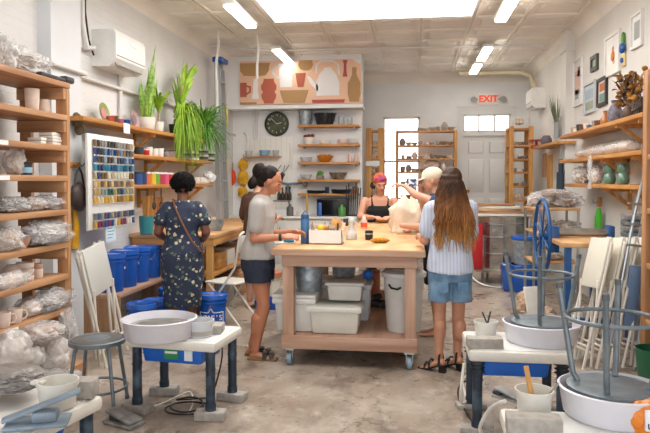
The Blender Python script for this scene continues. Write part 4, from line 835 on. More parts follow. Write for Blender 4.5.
pic('white framed picture in pale blue and green low on the right wall', 583, 594, 79, 111, mat('silver_frame', '#c3c7cb', .4), pm('pale_blue', '#b9c5cc'), [(0, .62, .75, .3, pm('haze', '#9fb0bb'), 'b'), (0, .25, .75, .25, pm('moss', '#97a08b'), 'b')])
pic('dark framed picture in rust and green low on the right wall', 596, 605.5, 75, 104, mat('near_black_frame', '#2a2827', .5), pm('cream', '#d6cfc2'), [(0, .66, .55, .28, pm('rust', '#b4603a'), 'b'), (0, .3, .55, .28, pm('sea', '#6f8f8a'), 'b')], fw=.04)
p = V((XR-.03, LX(622, 60, XR-.03).y, LX(622, 50, XR-.03).z)); t = thing('wall_ornament', 'small blue, green and yellow ornament on the right wall beside the orange figure picture', 'ornament', (XR-.002, p.y, p.z)); MB().ball((-.03, 0, .02), (.03, .06, .06), 2).build('blue_bowl', mat('cobalt_glaze', '#2c5ea8', .3), t); MB().ball((-.02, 0, .12), (.02, .03, .07), 2, .3, 3).build('green_top', LEAFD, t); MB().b2((-.02, -.05, -.18), (0, .05, -.04), bev=.01).build('yellow_base', mat('pale_yellow_glaze', '#dcc58a', .4), t); MB().ball((-.03, 0, -.11), (.02, .025, .03), 2).build('blue_spot', mat('cobalt_glaze', '#2c5ea8'), t)
# ---- air conditioner on the right wall, pipe above
X_ = XR-.22; yq0, yq1 = LX(546, 100, XR-.0).y, LX(527, 100, X_).y
t = aircon('white wall air conditioner in the far right corner', (XR, (yq0+yq1)/2, LX(537, 105, X_).z), yq1-yq0, .34, .24, -1)
pipe('white duct pipe running down the right wall to the far air conditioner', [(.9, 12.3, 3.5), (1.6, 12.3, 3.50), (XR-.30, 12.2, 3.48), (XR-.12, 12.0, 3.40), (XR-.10, 11.8, 3.2), (XR-.10, 11.6, 2.98)], .045, mat('beige_duct', '#cfc3a6', .5))
pipe('short white pipe leaving the far air conditioner towards the corner rack', [(XR-.12, 9.75, 2.66), (XR-.05, 9.6, 2.55), (XR-.05, 10.4, 2.4)], .025, PIPEM)
# ---- exit sign
p = BY(488, 99.5, YB-.001); t = thing('exit_sign', 'red and white EXIT sign with two emergency lamps above the back door', 'exit sign', (p.x, YB-.001, p.z)); MB().b2((-.20, -.05, -.11), (.20, 0, .12), bev=.01).build('housing', mat('exit_white', '#efe9e4', .5), t)
text('EXIT', .175, 'lettering', mat('exit_red', '#e5401c', .5, emit=.35), t, (0, -.055, .003), (PI/2, 0, 0), .004, .006)
for q in (-1, 1): MB().tube([(q*.20, -.03, 0), (q*.26, -.04, 0)], .015, 8).tube([(q*.27, .0, 0), (q*.28, -.10, -.01)], [.045, .06], 14).build('emergency_lamp', mat('lamp_grey', '#a09e98', .5), t)
# ---- tall rack right of the back door
def rack(name, label, x0, x1, y0, y1, H, zs, pz=PINEZ, px=PINEX, pw=.06, cat='rack'):
    t = thing(name, label, cat, (x0, y0, 0))
    for x in (0, x1-x0-pw):
        for y in (0, y1-y0-.04): MB().b2((x, y, 0), (x+pw, y+.04, H), bev=.003).build('post', pz, t)
    for z in zs: MB().b2((0, 0.005, z-.03), (x1-x0, y1-y0-.005, z), bev=.002).build('shelf_board', px, t)
    return t
GW = [mat('greyware_a', '#a39a92', .8, var=.15), mat('greyware_b', '#b5aba2', .8, var=.1), mat('greyware_c', '#8d8580', .8, var=.15), BISQ, BUFFC]
PR = {}
def smallpot(kind, m_, loc, label, group, s=1):
    key = (kind, m_.name)
    prof = {0: cupprof(.035, .04, .08), 1: cupprof(.03, .075, .055), 2: [(.04, 0), (.06, .04), (.055, .09), (.03, .12), (.034, .135), (.028, .13), (0, .02)], 3: cupprof(.05, .05, .05), 4: [(.03, 0), (.045, .05), (.02, .1), (.015, .14), (.02, .15), (.012, .145), (0, .02)]}[kind]
    if key not in PR: o = MB().lathe(prof, seg=14).build(('cup', 'bowl', 'jar', 'dish', 'bottle')[kind], m_, sharp=50); PR[key] = o
    else: o = PR[key].copy(); COL.objects.link(o)
    o.location = loc; o.scale = (s, s, s); o.name = ('cup', 'bowl', 'jar', 'dish', 'bottle')[kind]
    return tag(o, label, ('cup', 'bowl', 'jar', 'dish', 'bottle')[kind], group)
rr_ = random.Random(31)
def fillshelf(x0, x1, y, z, n, where, mats=GW, s=1.0, kinds=(0, 1, 2, 3)):
    for i in range(n):
        x = x0+(x1-x0)*(i+.5)/n+rr_.uniform(-.01, .01); k = rr_.choice(kinds); m_ = rr_.choice(mats)
        smallpot(k, m_, (x, y+rr_.uniform(-.03, .03), z+.001), 'small unfired pottery piece '+where, 'pottery '+where, s*rr_.uniform(.8, 1.1))
yr = 11.3; rx0, rx1 = BY(509, 180, yr).x, BY(533, 180, yr).x; rH = BY(520, 126, yr).z
zr = [BY(520, v, yr).z for v in (128, 145, 159, 172, 186, 200)]
rack('corner_rack', 'tall wooden rack in the far right corner beside the back door', rx0, rx1, yr, yr+.45, rH, zr, pw=.075)
for i, z in enumerate(zr[1:]): fillshelf(rx0+.09, rx1-.09, yr+.15, z, 3, 'on shelf %s of the far right corner rack' % ('one two three four five'.split()[i]), [BISQ, GREYC, mat('blue_grey_glaze', '#7f8a96', .5), BUFFC], 1.0)
t = thing('wire_basket', 'white wire basket on top of the far right corner rack', 'basket', ((rx0+rx1)/2-.05, yr+.2, rH+.001)); mb = MB(); bw, bd = .2, .15
for z in (.01, .07, .14): mb.tube([(-bw, -bd, z), (bw, -bd, z), (bw, bd, z), (-bw, bd, z)], .006, 5, closed=True)
for k in range(9): x = -bw+bw*2*k/8; mb.tube([(x, -bd, .14), (x, -bd, .01), (x, bd, .01), (x, bd, .14)], .004, 5)
mb.build('wire_frame', WPL, t); MB().ball((.05, 0, .09), (.09, .08, .07), 2, .2, 3, 2).build('contents', BUFFC, t)
# ---- kiln
yk = 9.75; kx = BY(500, 180, yk).x; t = thing('kiln', 'round stainless steel pottery kiln standing on a metal stand at the back', 'kiln', (kx, yk, 0)); t_k = t; KST = mat('kiln_stainless', '#d2cfc8', .2, .95, var=.2, scale=5)
MB().lathe([(.0, .16), (.37, .16), (.37, .20), (.36, .20), (.36, .44), (.365, .445), (.36, .45), (.36, .68), (.365, .685), (.36, .69), (.36, .86), (.37, .86), (.37, .90), (0, .9)], seg=12).build('chamber', KST, t, sharp=20)
MB().lathe([(.0, .902), (.37, .902), (.37, .97), (.35, .98), (0, .98)], seg=12).build('lid', KST, t, sharp=20)
for k in range(4): a = k*PI/2+.5; MB().cyl((math.cos(a)*.3, math.sin(a)*.3, 0), (math.cos(a)*.3, math.sin(a)*.3, .16), .02, 8).build('stand_leg', STEEL, t)
for z in (.30, .55, .77): MB().box((-.12, -.355, z), (.06, .03, .04), rot=(0, 0, -.3)).build('latch', STEEL, t)
MB().b2((-.47, -.44, .22), (-.29, -.26, .88), bev=.01).build('control_box', REDP, t); MB().b2((-.32, -.27, .4), (-.26, -.20, .7)).build('box_bracket', STEEL, t)
MB().b2((.36, -.30, .5), (.40, .1, .96), bev=.01).build('side_panel', STEEL, t)
cable('grey power cord curving from the kiln to the floor', [(kx-.50, yk-.42, .3), (kx-.42, yk-.55, .1), (kx-.2, yk-.62, .012), (kx+.15, yk-.6, .012), (kx+.3, yk-.35, .012)], .014, STEEL)
for i, (z, l, w, dx) in enumerate(((.0, 1.0, .5, 0), (.035, .95, .42, .04), (.07, .9, .4, -.05), (.105, .7, .36, -.1), (.14, .6, .3, -.15))):
    o = MB().b2((-l/2, -w/2, 0), (l/2, w/2, .03), bev=.004).build('board', (CREAM, TWX, PLY, CREAM, WOODX)[i], loc=(kx+.02+dx, yk-.1, .982+z)); o.rotation_euler.z = (.1, -.08, .05, -.14, .12)[i]; tag(o, '%s board in the stack lying across the kiln lid' % ('lowest', 'second lowest', 'middle', 'second highest', 'topmost')[i], 'board')
for z in (.20, .44, .68, .86): MB().tube([(math.cos(a)*.366, math.sin(a)*.366, z) for a in [2*PI*k/12 for k in range(12)]], .008, 6, closed=True).build('steel_band', STEEL, t_k)
for k in range(5): o = bag('clay_bag', '%s of five brown clay bags on the floor left of the slab roller' % ('nearest', 'second', 'third', 'fourth', 'farthest')[k], 'bag', (1.32+.03*(k % 2), 6.3+.31*k, .001), (.12, .15, .13), 120+k, m=mat('kraft_paper', '#a98f78', .8, var=.15), nz=.15)
# bins by the kiln
t = bucket('grey drum with a blue lid standing right of the kiln', (BY(526, 180, 8.9).x, 8.9, .37), lid=False, r=.17, h=.36, m=GALV); MB().lathe([(.18, .33), (.19, .34), (.19, .38), (0, .39)]).build('blue_lid', BLID, t)
t0_ = thing('square_bin', 'large blue square bin under the grey drum right of the kiln', 'bin', (BY(526, 180, 8.9).x, 8.9, .001)); MB().box((0, 0, .18), (.33, .33, .36), bev=.02, taper=(1.08, 1.08)).build('body', BLUEB, t0_); MB().box((0, 0, .352), (.37, .37, .02), bev=.008).build('lid', BLID, t0_)
t0_ = thing('square_bin', 'blue square bin on the floor just right of the kiln', 'bin', (BY(511, 180, 9.05).x, 8.95, .001)); MB().box((0, 0, .18), (.24, .3, .34), bev=.02, taper=(1.08, 1.08)).build('body', BLUEB, t0_); MB().box((0, 0, .352), (.28, .34, .02), bev=.008).build('lid', BLID, t0_)
# ---- steel rack of wrapped clay
yc = 7.7; cx0, cx1 = BY(533, 180, yc).x, BY(581, 180, yc).x; zc = BY(550, 208, yc).z
t = thing('clay_rack', 'steel framed rack with a wooden top holding wrapped clay on the right', 'rack', (cx0, yc, 0))
for x in (.02, cx1-cx0-.02):
    for y in (.02, .58): MB().cyl((x, y, 0), (x, y, zc-.03), .016, 8).build('leg', STEEL, t)
MB().b2((0, 0, zc-.03), (cx1-cx0, .6, zc), bev=.004).build('top_board', PLY, t)
for v in (232, 262): z = BY(550, v, yc).z; MB().b2((0.01, 0.01, z-.02), (cx1-cx0-.01, .59, z), bev=.003).build('shelf', PLY, t)
for i, (x, z, sz, l, m_) in enumerate(((.15, zc, (.17, .2, .10), 'left wrapped clay slab on top of the clay rack', FILM), (.42, zc, (.22, .22, .09), 'right wrapped brown clay slab on top of the clay rack', FILM), (.30, zc+.11, (.24, .2, .06), 'upper flat clay bundle on top of the other two', FILM))): bag('wrapped_clay', l, 'clay', (cx0+x, yc+.28, z+.001), sz, 80+i, m=m_, inner=mat('brown_clay', '#8d7460', .8, var=.15))
for i, (v, x) in enumerate(((232, .2), (232, .45), (262, .25))): z = BY(550, v, yc).z; bag('wrapped_clay', ('left', 'right', 'lowest')[i]+' wrapped clay piece on the lower shelves of the clay rack', 'clay', (cx0+x, yc+.26, z+.001), (.15, .18, .07), 90+i, m=FILM2, inner=BUFFC)
t = thing('clay_extruder', 'dark blue-grey wall extruder standing up behind the clay rack', 'extruder', (XR-.16, LX(560, 180, XR-.16).y-.05, 1.33)); XB2 = mat('dark_blue_iron', '#33414f', .45, .3); MB().cyl((0, 0, 0), (0, 0, .28), .06, 16).cyl((0, 0, .28), (0, 0, .46), .035, 12).build('barrel', XB2, t); MB().cyl((0, 0, .46), (0, 0, .66), .012, 8).build('plunger_rod', STEEL, t); MB().b2((.05, -.05, -.03), (.157, .05, .32)).build('mount', XB2, t); MB().b2((-.04, -.14, -.02), (.04, .14, .05), bev=.01).build('base', XB2, t)
o = MB().b2((-.04, -.12, 0), (0, .12, .55)).build('upright_board', PINEZ, loc=(XR-.001, LX(556, 180, XR).y+.35, 1.36)); tag(o, 'narrow upright pine boards on the right wall beside the extruder', 'board')
# ---- slab roller with big blue wheel
ys = 5.9; sx0 = BY(560, 180, ys).x+.03; SBL = mat('slab_roller_blue', '#1c4f86', .4, var=.1)
zt_ = LX(560, 238, sx0).z; zt_ = .94
t = thing('slab_roller', 'slab roller table with a large blue spoked hand wheel on the right', 'slab roller', (sx0, ys, 0)); 
MB().b2((.0, .0, .90), (.62, 1.3, .94), bev=.004).build('table_board', PLY, t)
for x in (.03, .56):
    for y in (.05, 1.2): MB().b2((x, y-.03, 0), (x+.05, y+.03, .90)).build('leg', SBL, t)
MB().b2((.03, .05, .2), (.61, .10, .26)).build('brace', SBL, t)
MB().b2((.0, .48, .80), (.08, .72, 1.05), bev=.015).build('roller_housing', SBL, t); MB().b2((.54, .52, .94), (.60, .68, 1.06), bev=.015).build('roller_housing', SBL, t); MB().cyl((.08, .6, .99), (.54, .6, .99), .04, 18).build('roller', STEEL, t)
wc = V((-.06, .6, .95)); mb = MB(); Rw = .36; mb.tube([wc+V((.0, math.cos(a)*Rw, math.sin(a)*Rw)) for a in [2*PI*k/40 for k in range(40)]], .018, 10, closed=True)
for k in range(4): a = k*PI/4+.3; mb.cyl(wc+V((0, math.cos(a)*Rw, math.sin(a)*Rw)), wc-V((0, math.cos(a)*Rw, math.sin(a)*Rw)), .009, 8)
mb.cyl(wc-V((.03, 0, 0)), wc+V((.08, 0, 0)), .035, 14); mb.build('hand_wheel', SBL, t)
for i, (x, y, z, w, l_) in enumerate(((.12, .35, .27, .22, 'leaning pale board'), (.3, .5, .27, .2, 'leaning brown board'))): pass
bag('wrapped_clay', 'brown paper wrapped clay bag on the floor by the slab roller', 'clay', (sx0-.15, ys+1.0, .001), (.13, .16, .14), 95, inner=BUFFC, m=mat('kraft_paper', '#a98f78', .8, var=.15)); bag('wrapped_clay', 'plastic-wrapped clay bag on the floor under the slab roller', 'clay', (sx0+.3, ys+.45, .001), (.14, .17, .16), 96, inner=BUFFC)
o = MB().b2((-.10, -.01, 0), (.10, .01, .5), bev=.004).build('tile_board', CREAM, loc=(sx0-.13, ys+.28, .001)); o.rotation_euler = (-.25, 0, .5); tag(o, 'pale board leaning against the slab roller legs', 'board')
# ---- folded chairs leaning on the right
for i in range(5):
    f = V((1.31+.11*i, 5.34+.03*i, .012)); tp = V((1.56+.11*i, 5.46+.03*i, 1.03))
    bigpanel_chair('%s of five folded cream chairs leaning in a row at the right' % ('leftmost', 'second from left', 'middle', 'second from right', 'rightmost')[i], f, tp, -PI/2+.13-.02*i, 'folded chairs leaning at the right', panel=mat('cream_seat', '#ded8c8', .45), W=.185)
t = thing('straight_ladder', 'narrow aluminium ladder leaning on the right wall behind the cream chairs', 'ladder', (2.0, 6.0, 0)); 
for q in (-1, 1): MB().bar((-.06, q*.17, .0), (.20, q*.15, 1.62), .025, .06, up=(1, 0, 0)).build('rail', ALU, t)
for k in range(5): MB().bar((-.03+.045*k, -.16, .2+.29*k), (-.03+.045*k, .16, .2+.29*k), .03, .02).build('rung', ALU, t)
t = thing('step_stool_ladder', 'slim silver tube ladder with a grey-blue panel leaning by the right edge shelving', 'ladder', (1.60, yS+.06, .0)); t.rotation_euler = (0, .10, 0); t.scale = (1, 1, 1.17); MB().tube([(-.05, .1, 0), (.02, .12, .9), (.05, .14, 1.15), (.08, .14, 1.32), (.16, .14, 1.36), (.2, .14, 1.28), (.2, .12, .9), (.16, .1, 0)], .014, 8).build('tube_frame', mat('silver_tube', '#b4b9be', .3, .7), t); MB().b2((.03, .07, .30), (.13, .10, .72), bev=.01).build('blue_panel', mat('blue_grey_panel', '#5f7796', .6, var=.15), t)
for k in range(3): MB().bar((-.02, .12, .85+.14*k), (.2, .12, .85+.14*k), .05, .015).build('rung', STEEL, t)
for k in range(5): o = MB().b2((-.10, -.1, 0), (.10, .1, .05), bev=.01).build('storage_tray', GREYM if k % 2 else DUSTY, loc=(2.13, 6.45, .901+.055*k)); tag(o, 'grey tray in the stack beside the right wall under the shelves', 'tray', 'stacked grey trays')
t = thing('small_cabinet', 'narrow dark cabinet against the right wall carrying the grey trays', 'cabinet', (2.12, 6.45, 0)); MB().b2((-.15, -.15, 0), (.15, .15, .9), bev=.01).build('body', DARK, t); MB().b2((-.155, -.13, .1), (-.151, .13, .8)).build('door', GREYM, t)
# ---- right-hand pottery wheels with stools upside down in the pans
A, B = G(470, 352, .5), G(572, 352, .5); Wm = (B-A).length; Dm = .52; c = (A+B)/2+V((0, Dm/2, 0)); pc = G(541, 333, .55)
wheel('middle right pottery wheel with an upturned stool standing in its pan', c, 0, Wm, Dm, (pc.x-c.x, pc.y-c.y), brick_z=.03, H=.50, panr=.232, fill=.065, logos=False, blabel='flat grey block under the %s leg of the middle right wheel', ring=True)
def upturned(label, base, rz): return stool(label, (base[0], base[1], base[2]+.461), (PI, 0, rz))
upturned('grey metal stool upside down in the pan of the middle right wheel', (pc.x, pc.y, .589), .25)
p = G(484, 346, .502); brick('grey brick on the near left corner of the middle right wheel', (p.x, p.y-.02, .501), .05, (.21, .09, .06))
t = tubbox('small white tub of tools at the back left of the middle right wheel', G(487, 337, .502)+V((0, .07, 0)), .075, .09, TUBW)
o = MB().tube([(0, 0, 0), (.03, .0, .13)], .006, 6).tube([(.03, .02, 0), (-.02, .02, .12)], .005, 6).build('clay_tools', DARK, t, loc=(0, 0, .02))
cable('white cord hanging down beside the middle right wheel and over the floor', [V((A.x-.03, A.y+.05, .42)), V((A.x-.05, A.y+.05, .2)), G(466, 400, .03), G(463, 380, .008)+V((0, 0, 0)), G(474, 372, .008)], .008, CREAM)
cable('dark cable trailing on the floor left of the middle right wheel', [G(478, 428, .008), G(468, 415, .008), G(458, 395, .008), G(462, 383, .008), G(474, 380, .008)], .006)
# nearest right wheel
A = G(497, 407, .5); Wn, Dn = .88, .56; c = A+V((Wn/2, -Dn/2, 0)); pc = G(611, 402, .555)
wheel('nearest right pottery wheel, cut by the frame, with an upturned stool in its pan', (c.x, c.y), -.04, Wn, Dn, (pc.x-c.x, pc.y-c.y), brick_z=0, H=.50, panr=.225, fill=.065, logos=False)
upturned('grey metal stool upside down in the pan of the nearest right wheel', (pc.x, pc.y, .589), .1)
p = G(534, 412, .502); t = tubbox('white tub of wooden tools on the nearest right wheel', p, .078, .10, TUBW); MB().bar((.0, .02, .03), (-.03, .03, .19), .022, .01, bev=.003).build('wooden_spatula', PINEZ, t); MB().tube([(.04, -.01, .05), (.10, -.0, .13)], .006, 6).build('metal_tool', STEEL, t)
brick('pale grey brick at the near edge of the nearest right wheel', (G(532, 430, .501).x, G(532, 430, .501).y-.03, .501), -.05, (.21, .09, .07))
t = pedal('blue-grey foot pedal resting on the back corner of the nearest right wheel', G(508, 399, .502), .9, .55); t.name = 'foot_pedal'
cable('thick white cord curling from the floor up to the nearest right wheel', [G(492, 440, .02), G(480, 430, .2), G(488, 412, .35), G(497, 404, .47), G(505, 401, .51)], .010, WPL)
# orange packaging
t = thing('clay_bag', 'orange and white printed plastic bag at the lower right corner', 'bag', G(641, 428, .502)+V((.02, -.04, 0)), .1); ORG = mat('orange_film', '#e8862a', .3, bump=.5, bscale=20)
mb = MB(); mb.ball((0, 0, .055), (.085, .06, .075), 4, .2, 2.5, 4, flat=.054).build('bag_body', ORG, t); MB().b2((-.05, -.075, .03), (-.01, -.058, .11), bev=.004).build('white_panel', PAPER, t); MB().b2((.005, -.077, .03), (.04, -.058, .09), bev=.004).build('white_panel', PAPER, t)
text('ur', .05, 'lettering', mat('navy_ink', '#20305c', .5), t, (-.025, -.079, .055), (PI/2, 0, 0), .001)
# ================================================================= BACK AND CENTRE
def hexes(pts): return pts
# ---- mural panel
t = thing('mural_panel', 'long painted mural of vases, jugs and pots high on the bulkhead', 'mural', (MUX0, YM-.382, MUZ0)); MW, MH = MUX1-MUX0, MUZ1-MUZ0
MB().b2((0, -.03, 0), (MW, 0, MH), bev=.002).build('panel', mat('mural_peach', '#ecc3a6', .7), t)
mc = {'w': mat('mural_white', '#e9e6e6', .7), 'b': mat('mural_tan', '#b08a5c', .7), 'r': mat('mural_rust', '#b4604a', .7), 'd': mat('mural_rose', '#b2524e', .7)}
# shapes in photo pixels: x 240-361, y 61-105.  symmetric profile: (centre, [(half width, y)...])
def shape(col, pts, k):
    q = [((x-240)/(361-240)*MW, (105-y)/(105-61)*MH) for x, y in pts]; q = [(min(max(a, .005), MW-.005), min(max(b, .005), MH-.005)) for a, b in q]
    MB().prism(q[::-1], .004, Matrix.Translation((0, -.0325-.0003*k, 0))).build('painted_vessel', mc[col], t, sharp=10)
def sym(col, cx_, prof, k): shape(col, [(cx_-w, y) for w, y in prof]+[(cx_+w, y) for w, y in reversed(prof)], k)
def arc(col, pts, w, k):
    q = [V(((x-240)/(361-240)*MW, -.0325-.0003*k, (105-y)/(105-61)*MH)) for x, y in pts]; mb = MB()
    for a, b in zip(q, q[1:]): mb.bar(a, b, .004, w, up=(0, -1, 0), ext=w*.3) if False else mb.bar(a, b, w, .004, up=(0, 1, 0), ext=w*.3)
    mb.build('painted_handle', mc[col], t)
sym('b', 255, [(16, 63), (15, 66), (14.5, 71), (11, 75.5), (4, 76)], 1)
shape('r', [(240, 82.5), (247, 82.5), (247, 97), (240, 97)], 2); arc('r', [(247, 86), (250.5, 87), (250.5, 92), (247, 94)], .03, 2)
sym('w', 256, [(1.6, 79), (2.6, 86), (2, 90), (3.6, 97), (3.3, 99)], 3); sym('r', 269.5, [(5.2, 79), (5.4, 82), (7.8, 86), (7.5, 90), (5.8, 92), (7.6, 95.5), (7, 99), (5.4, 101.5), (4.6, 104)], 1)
sym('b', 248, [(9, 102.5), (9, 104.5)], 2)
shape('w', [(279, 64), (293, 65), (293, 88), (281, 88), (280, 76)], 3); arc('w', [(280, 67), (276, 67), (273.5, 71), (275.5, 77), (281, 79)], .035, 3)
sym('b', 295, [(14.5, 91), (13.5, 95), (10.5, 104)], 1); sym('r', 301.5, [(5.2, 74), (4, 82), (2.8, 88)], 4)
sym('b', 306.5, [(6.6, 61.5), (7.5, 66), (5.6, 70), (2.5, 71.5)], 1)
arc('w', [(317, 74), (317.5, 66), (322, 62.5), (334, 62.5), (339, 67), (339.5, 76)], .03, 2); sym('w', 328.5, [(3, 69), (4.5, 71.5), (8.5, 76), (11.5, 84), (11.5, 97)], 3); shape('w', [(308, 77), (312, 79), (319, 87), (319, 93), (311, 85)], 3)
sym('d', 329, [(16.5, 101), (15.5, 104.3)], 2); sym('d', 345.5, [(2.4, 62), (1.3, 66), (1.5, 73), (2.3, 78.5)], 2); sym('b', 354.5, [(2.2, 69.5), (2, 76), (4, 81), (6.4, 85), (6.4, 96), (4.5, 103.5)], 1); shape('w', [(353, 61.5), (361, 61.5), (361, 66), (357, 65)], 2)
# ---- wall clock
p = BY(277, 124, YM-.001); t = thing('wall_clock', 'round black wall clock with a greenish face on the partition wall', 'clock', p); r_ = .215
MB().lathe([(0, 0), (r_, 0), (r_, .04), (r_*.88, .045), (r_*.88, .03), (0, .03)], seg=36, rot=(PI/2, 0, 0)).build('case', BLACK, t); MB().lathe([(0, .030), (r_*.87, .030), (r_*.87, .033), (0, .033)], seg=36, rot=(PI/2, 0, 0)).build('dial', mat('clock_dial', '#3a4038', .15, col2='#5c624a', scale=5), t)
for k in range(12):
    a = k*PI/6; c_, s_ = math.sin(a), math.cos(a); text(str(k or 12), .05, 'numeral', mat('dial_cream', '#d8d3b0', .6), t, (c_*r_*.7, -.035, s_*r_*.7), (PI/2, 0, 0), .001)
MB().bar((0, -.037, 0), (.09, -.037, .02), .008, .002, up=(0, 1, 0)).build('hour_hand', PAPER, t); MB().bar((0, -.038, 0), (-.10, -.038, .10), .005, .002, up=(0, 1, 0)).build('minute_hand', PAPER, t)
# ---- kitchen shelves on the partition
yK = YM-.25; kx0, kx1 = BY(297.5, 180, yK).x, BY(359, 180, yK).x
KZ = [BY(330, v, yK).z for v in (124.5, 144, 162, 179.5, 193.5)]
wn_ = ('top', 'second', 'third', 'fourth', 'lowest')
for i, z in enumerate(KZ):
    t = thing('wall_shelf', '%s of five wooden shelves under the mural' % wn_[i], 'shelf', ((kx0+kx1)/2, YM, z)); MB().b2((-(kx1-kx0)/2, -.25, -.04), ((kx1-kx0)/2, 0, 0), bev=.003).build('board', PINEX, t)
    for q in (-1, 1): MB().b2((q*(kx1-kx0)*.42-.01, -.2, -.07), (q*(kx1-kx0)*.42+.01, 0, -.04)).build('bracket', STEEL, t)
def kp(u, i): return V((BY(u, 180, yK+.12).x, yK+.12, KZ[i]+.001))
pot('galvanized_bucket', 'galvanized bucket on the top shelf under the mural', 'bucket', kp(305.5, 0), cupprof(.10, .125, .25), GALV); t = thing('enamel_basin', 'black speckled basin on the top shelf under the mural', 'basin', kp(325, 0)); MB().lathe(cupprof(.14, .19, .19)).build('body', mat('black_enamel', '#202124', .25, var=.2, scale=50), t, sharp=50); MB().lathe([(.19, .175), (.2, .18), (.2, .195), (.185, .195)]).build('rim', mat('black_enamel', '#202124'), t)
pot('glass_jar', 'clear jar beside the black basin on the top shelf', 'jar', kp(341, 0), cupprof(.05, .055, .15), mat('pale_glass', '#cdd3d6', .1, alpha=.5)); pot('glass_jar', 'clear jar at the right end of the top shelf', 'jar', kp(350, 0), cupprof(.05, .055, .13), mat('pale_glass', '#cdd3d6'))
t = thing('planted_pot', 'white pot with red-brown succulents on the second shelf', 'potted plant', kp(309, 1)); MB().lathe(cupprof(.075, .1, .12)).build('plant_pot', WGLZ, t); mb = MB(); [mb.ball((math.cos(k*2.4)*.07, math.sin(k*2.4)*.06, .13+.01*(k % 3)), .03, 1) for k in range(11)]; mb.build('succulents', mat('red_brown_succulent', '#7a3a2c', .7), t)
pot('white_dish', 'low white dish in the middle of the second shelf', 'dish', kp(325, 1), cupprof(.08, .1, .07), WGLZ); pot('clear_tub', 'clear tub of pinkish things right on the second shelf', 'tub', kp(343, 1), cupprof(.09, .1, .08), mat('pink_tub', '#d9c0b4', .3)); pot('clear_tub', 'clear tub at the right end of the second shelf', 'tub', kp(353, 1), cupprof(.08, .09, .09), mat('grey_tub', '#cfcbc4', .3))
t = thing('fruit_bowl', 'amber glass bowl on the third shelf under the mural', 'bowl', kp(325, 2)); MB().lathe(cupprof(.08, .15, .11)).build('bowl', mat('amber_bowl', '#c77a1e', .2, var=.2, coat=.5), t); mb = MB(); [mb.ball((math.cos(k*2.4)*.08, math.sin(k*2.4)*.07, .10), .035, 1) for k in range(9)]; mb.build('contents', mat('amber_contents', '#b8741f', .5), t)
for u, l in ((350, 'left'), (356, 'right')): pot('tumbler', '%s of two pale pink tumblers on the third shelf' % l, 'glass', kp(u, 2), cupprof(.03, .035, .13), mat('pale_pink_glass', '#dcc0b6', .2))
pot('clear_bowl', 'clear glass bowl at the left of the third shelf', 'bowl', kp(306, 2), cupprof(.07, .11, .09), mat('pale_glass', '#cdd3d6'))
pot('clear_bowl', 'clear glass bowl at the left of the fourth shelf', 'bowl', kp(306, 3), cupprof(.07, .11, .09), mat('pale_glass', '#cdd3d6')); t = thing('mortar', 'grey mortar with green herbs on the fourth shelf', 'pot', kp(320, 3)); MB().lathe(cupprof(.06, .07, .07)).build('bowl', GREYC, t); MB().ball((0, 0, .1), (.06, .05, .05), 2, .4, 4).build('herbs', LEAFD, t)
pot('metal_bowl', 'dark patterned metal bowl on the fourth shelf', 'bowl', kp(338, 3), cupprof(.08, .16, .12), mat('dark_metal_bowl', '#4c4038', .35, col2='#9a8f80', scale=20)); pot('dark_pan', 'flat dark pan on the lowest shelf, left', 'pan', kp(316, 4), cupprof(.14, .16, .05), BLACK); pot('dark_pan', 'flat dark pan on the lowest shelf, right', 'pan', kp(341, 4), cupprof(.15, .17, .07), BLACK); pot('spice_jar', 'small navy jar on the lowest shelf between the pans', 'jar', kp(327, 4), cupprof(.035, .035, .11), mat('navy_jar', '#26345c', .4)); pot('tin', 'brown tin at the right end of the lowest shelf', 'tin', kp(355, 4), cupprof(.045, .045, .12), mat('brown_tin', '#8a6040', .5))
# ---- white tool board
bx = (BY(244.5, 180, YM-.02).x, BY(292.5, 180, YM-.02).x); bz = (BY(270, 208, YM-.02).z, BY(270, 137, YM-.02).z)
t = thing('tool_board', 'white board on the partition wall under the clock, hung with kitchen tools', 'tool board', ((bx[0]+bx[1])/2, YM-.001, bz[0])); bw = bx[1]-bx[0]; MB().b2((-bw/2, -.03, 0), (bw/2, 0, bz[1]-bz[0]), bev=.003).build('panel', mat('white_board', '#e6e4dc', .5), t)
for k in range(1, 9): MB().b2((-bw/2+bw*k/9-.003, -.032, .01), (-bw/2+bw*k/9+.003, -.03, bz[1]-bz[0]-.01)).build('groove', mat('groove_grey', '#cfccc4', .6), t)
z = BY(262, 156, YM-.15).z; t = thing('wall_shelf', 'narrow shelf on the white tool board holding bowls', 'shelf', (BY(263, 180, YM-.1).x, YM-.031, z)); MB().b2((-.33, -.16, -.025), (.31, 0, 0), bev=.003).build('board', WOODX, t)
for u, r, h, m_, l in ((249, .07, .09, 'pale_glass', 'clear bowl on the narrow tool board shelf'), (265, .10, .10, 'pale_blue_bowl', 'pale blue bowl on the narrow tool board shelf'), (276, .06, .10, 'pale_glass', 'clear jar at the right of the narrow tool board shelf')): pot('kitchen_bowl', l, 'bowl', (BY(u, 180, YM-.11).x, YM-.12, z+.001), cupprof(r*.7, r, h), mat(m_, '#8fa9c4', .3))
def hang(name, label, u, v, y=YM-.045): return thing(name, label, 'tool', (BY(u, v, y).x, y, BY(u, v, y).z))
for i, (u, a) in enumerate(((281, .15), (285, -.1), (289, .2))):
    t = hang('brush', '%s of three dark brushes hanging slanted on the white tool board' % ('left', 'middle', 'right')[i], u, 165); t.rotation_euler = (0, .4+a, 0); MB().cyl((0, 0, .0), (0, 0, -.18), .009, 8).build('handle', STEEL, t); MB().box((0, 0, -.23), (.08, .03, .12), bev=.01).build('bristles', mat('grey_bristle', '#4b4a50', .8), t)
o = MB().cyl((0, 0, .2), (0, 0, -.25), .02, 8).build('knife_bar', WPL, loc=BY(290.5, 155, YM-.05)); tag(o, 'white rod hanging at the right edge of the tool board', 'rod')
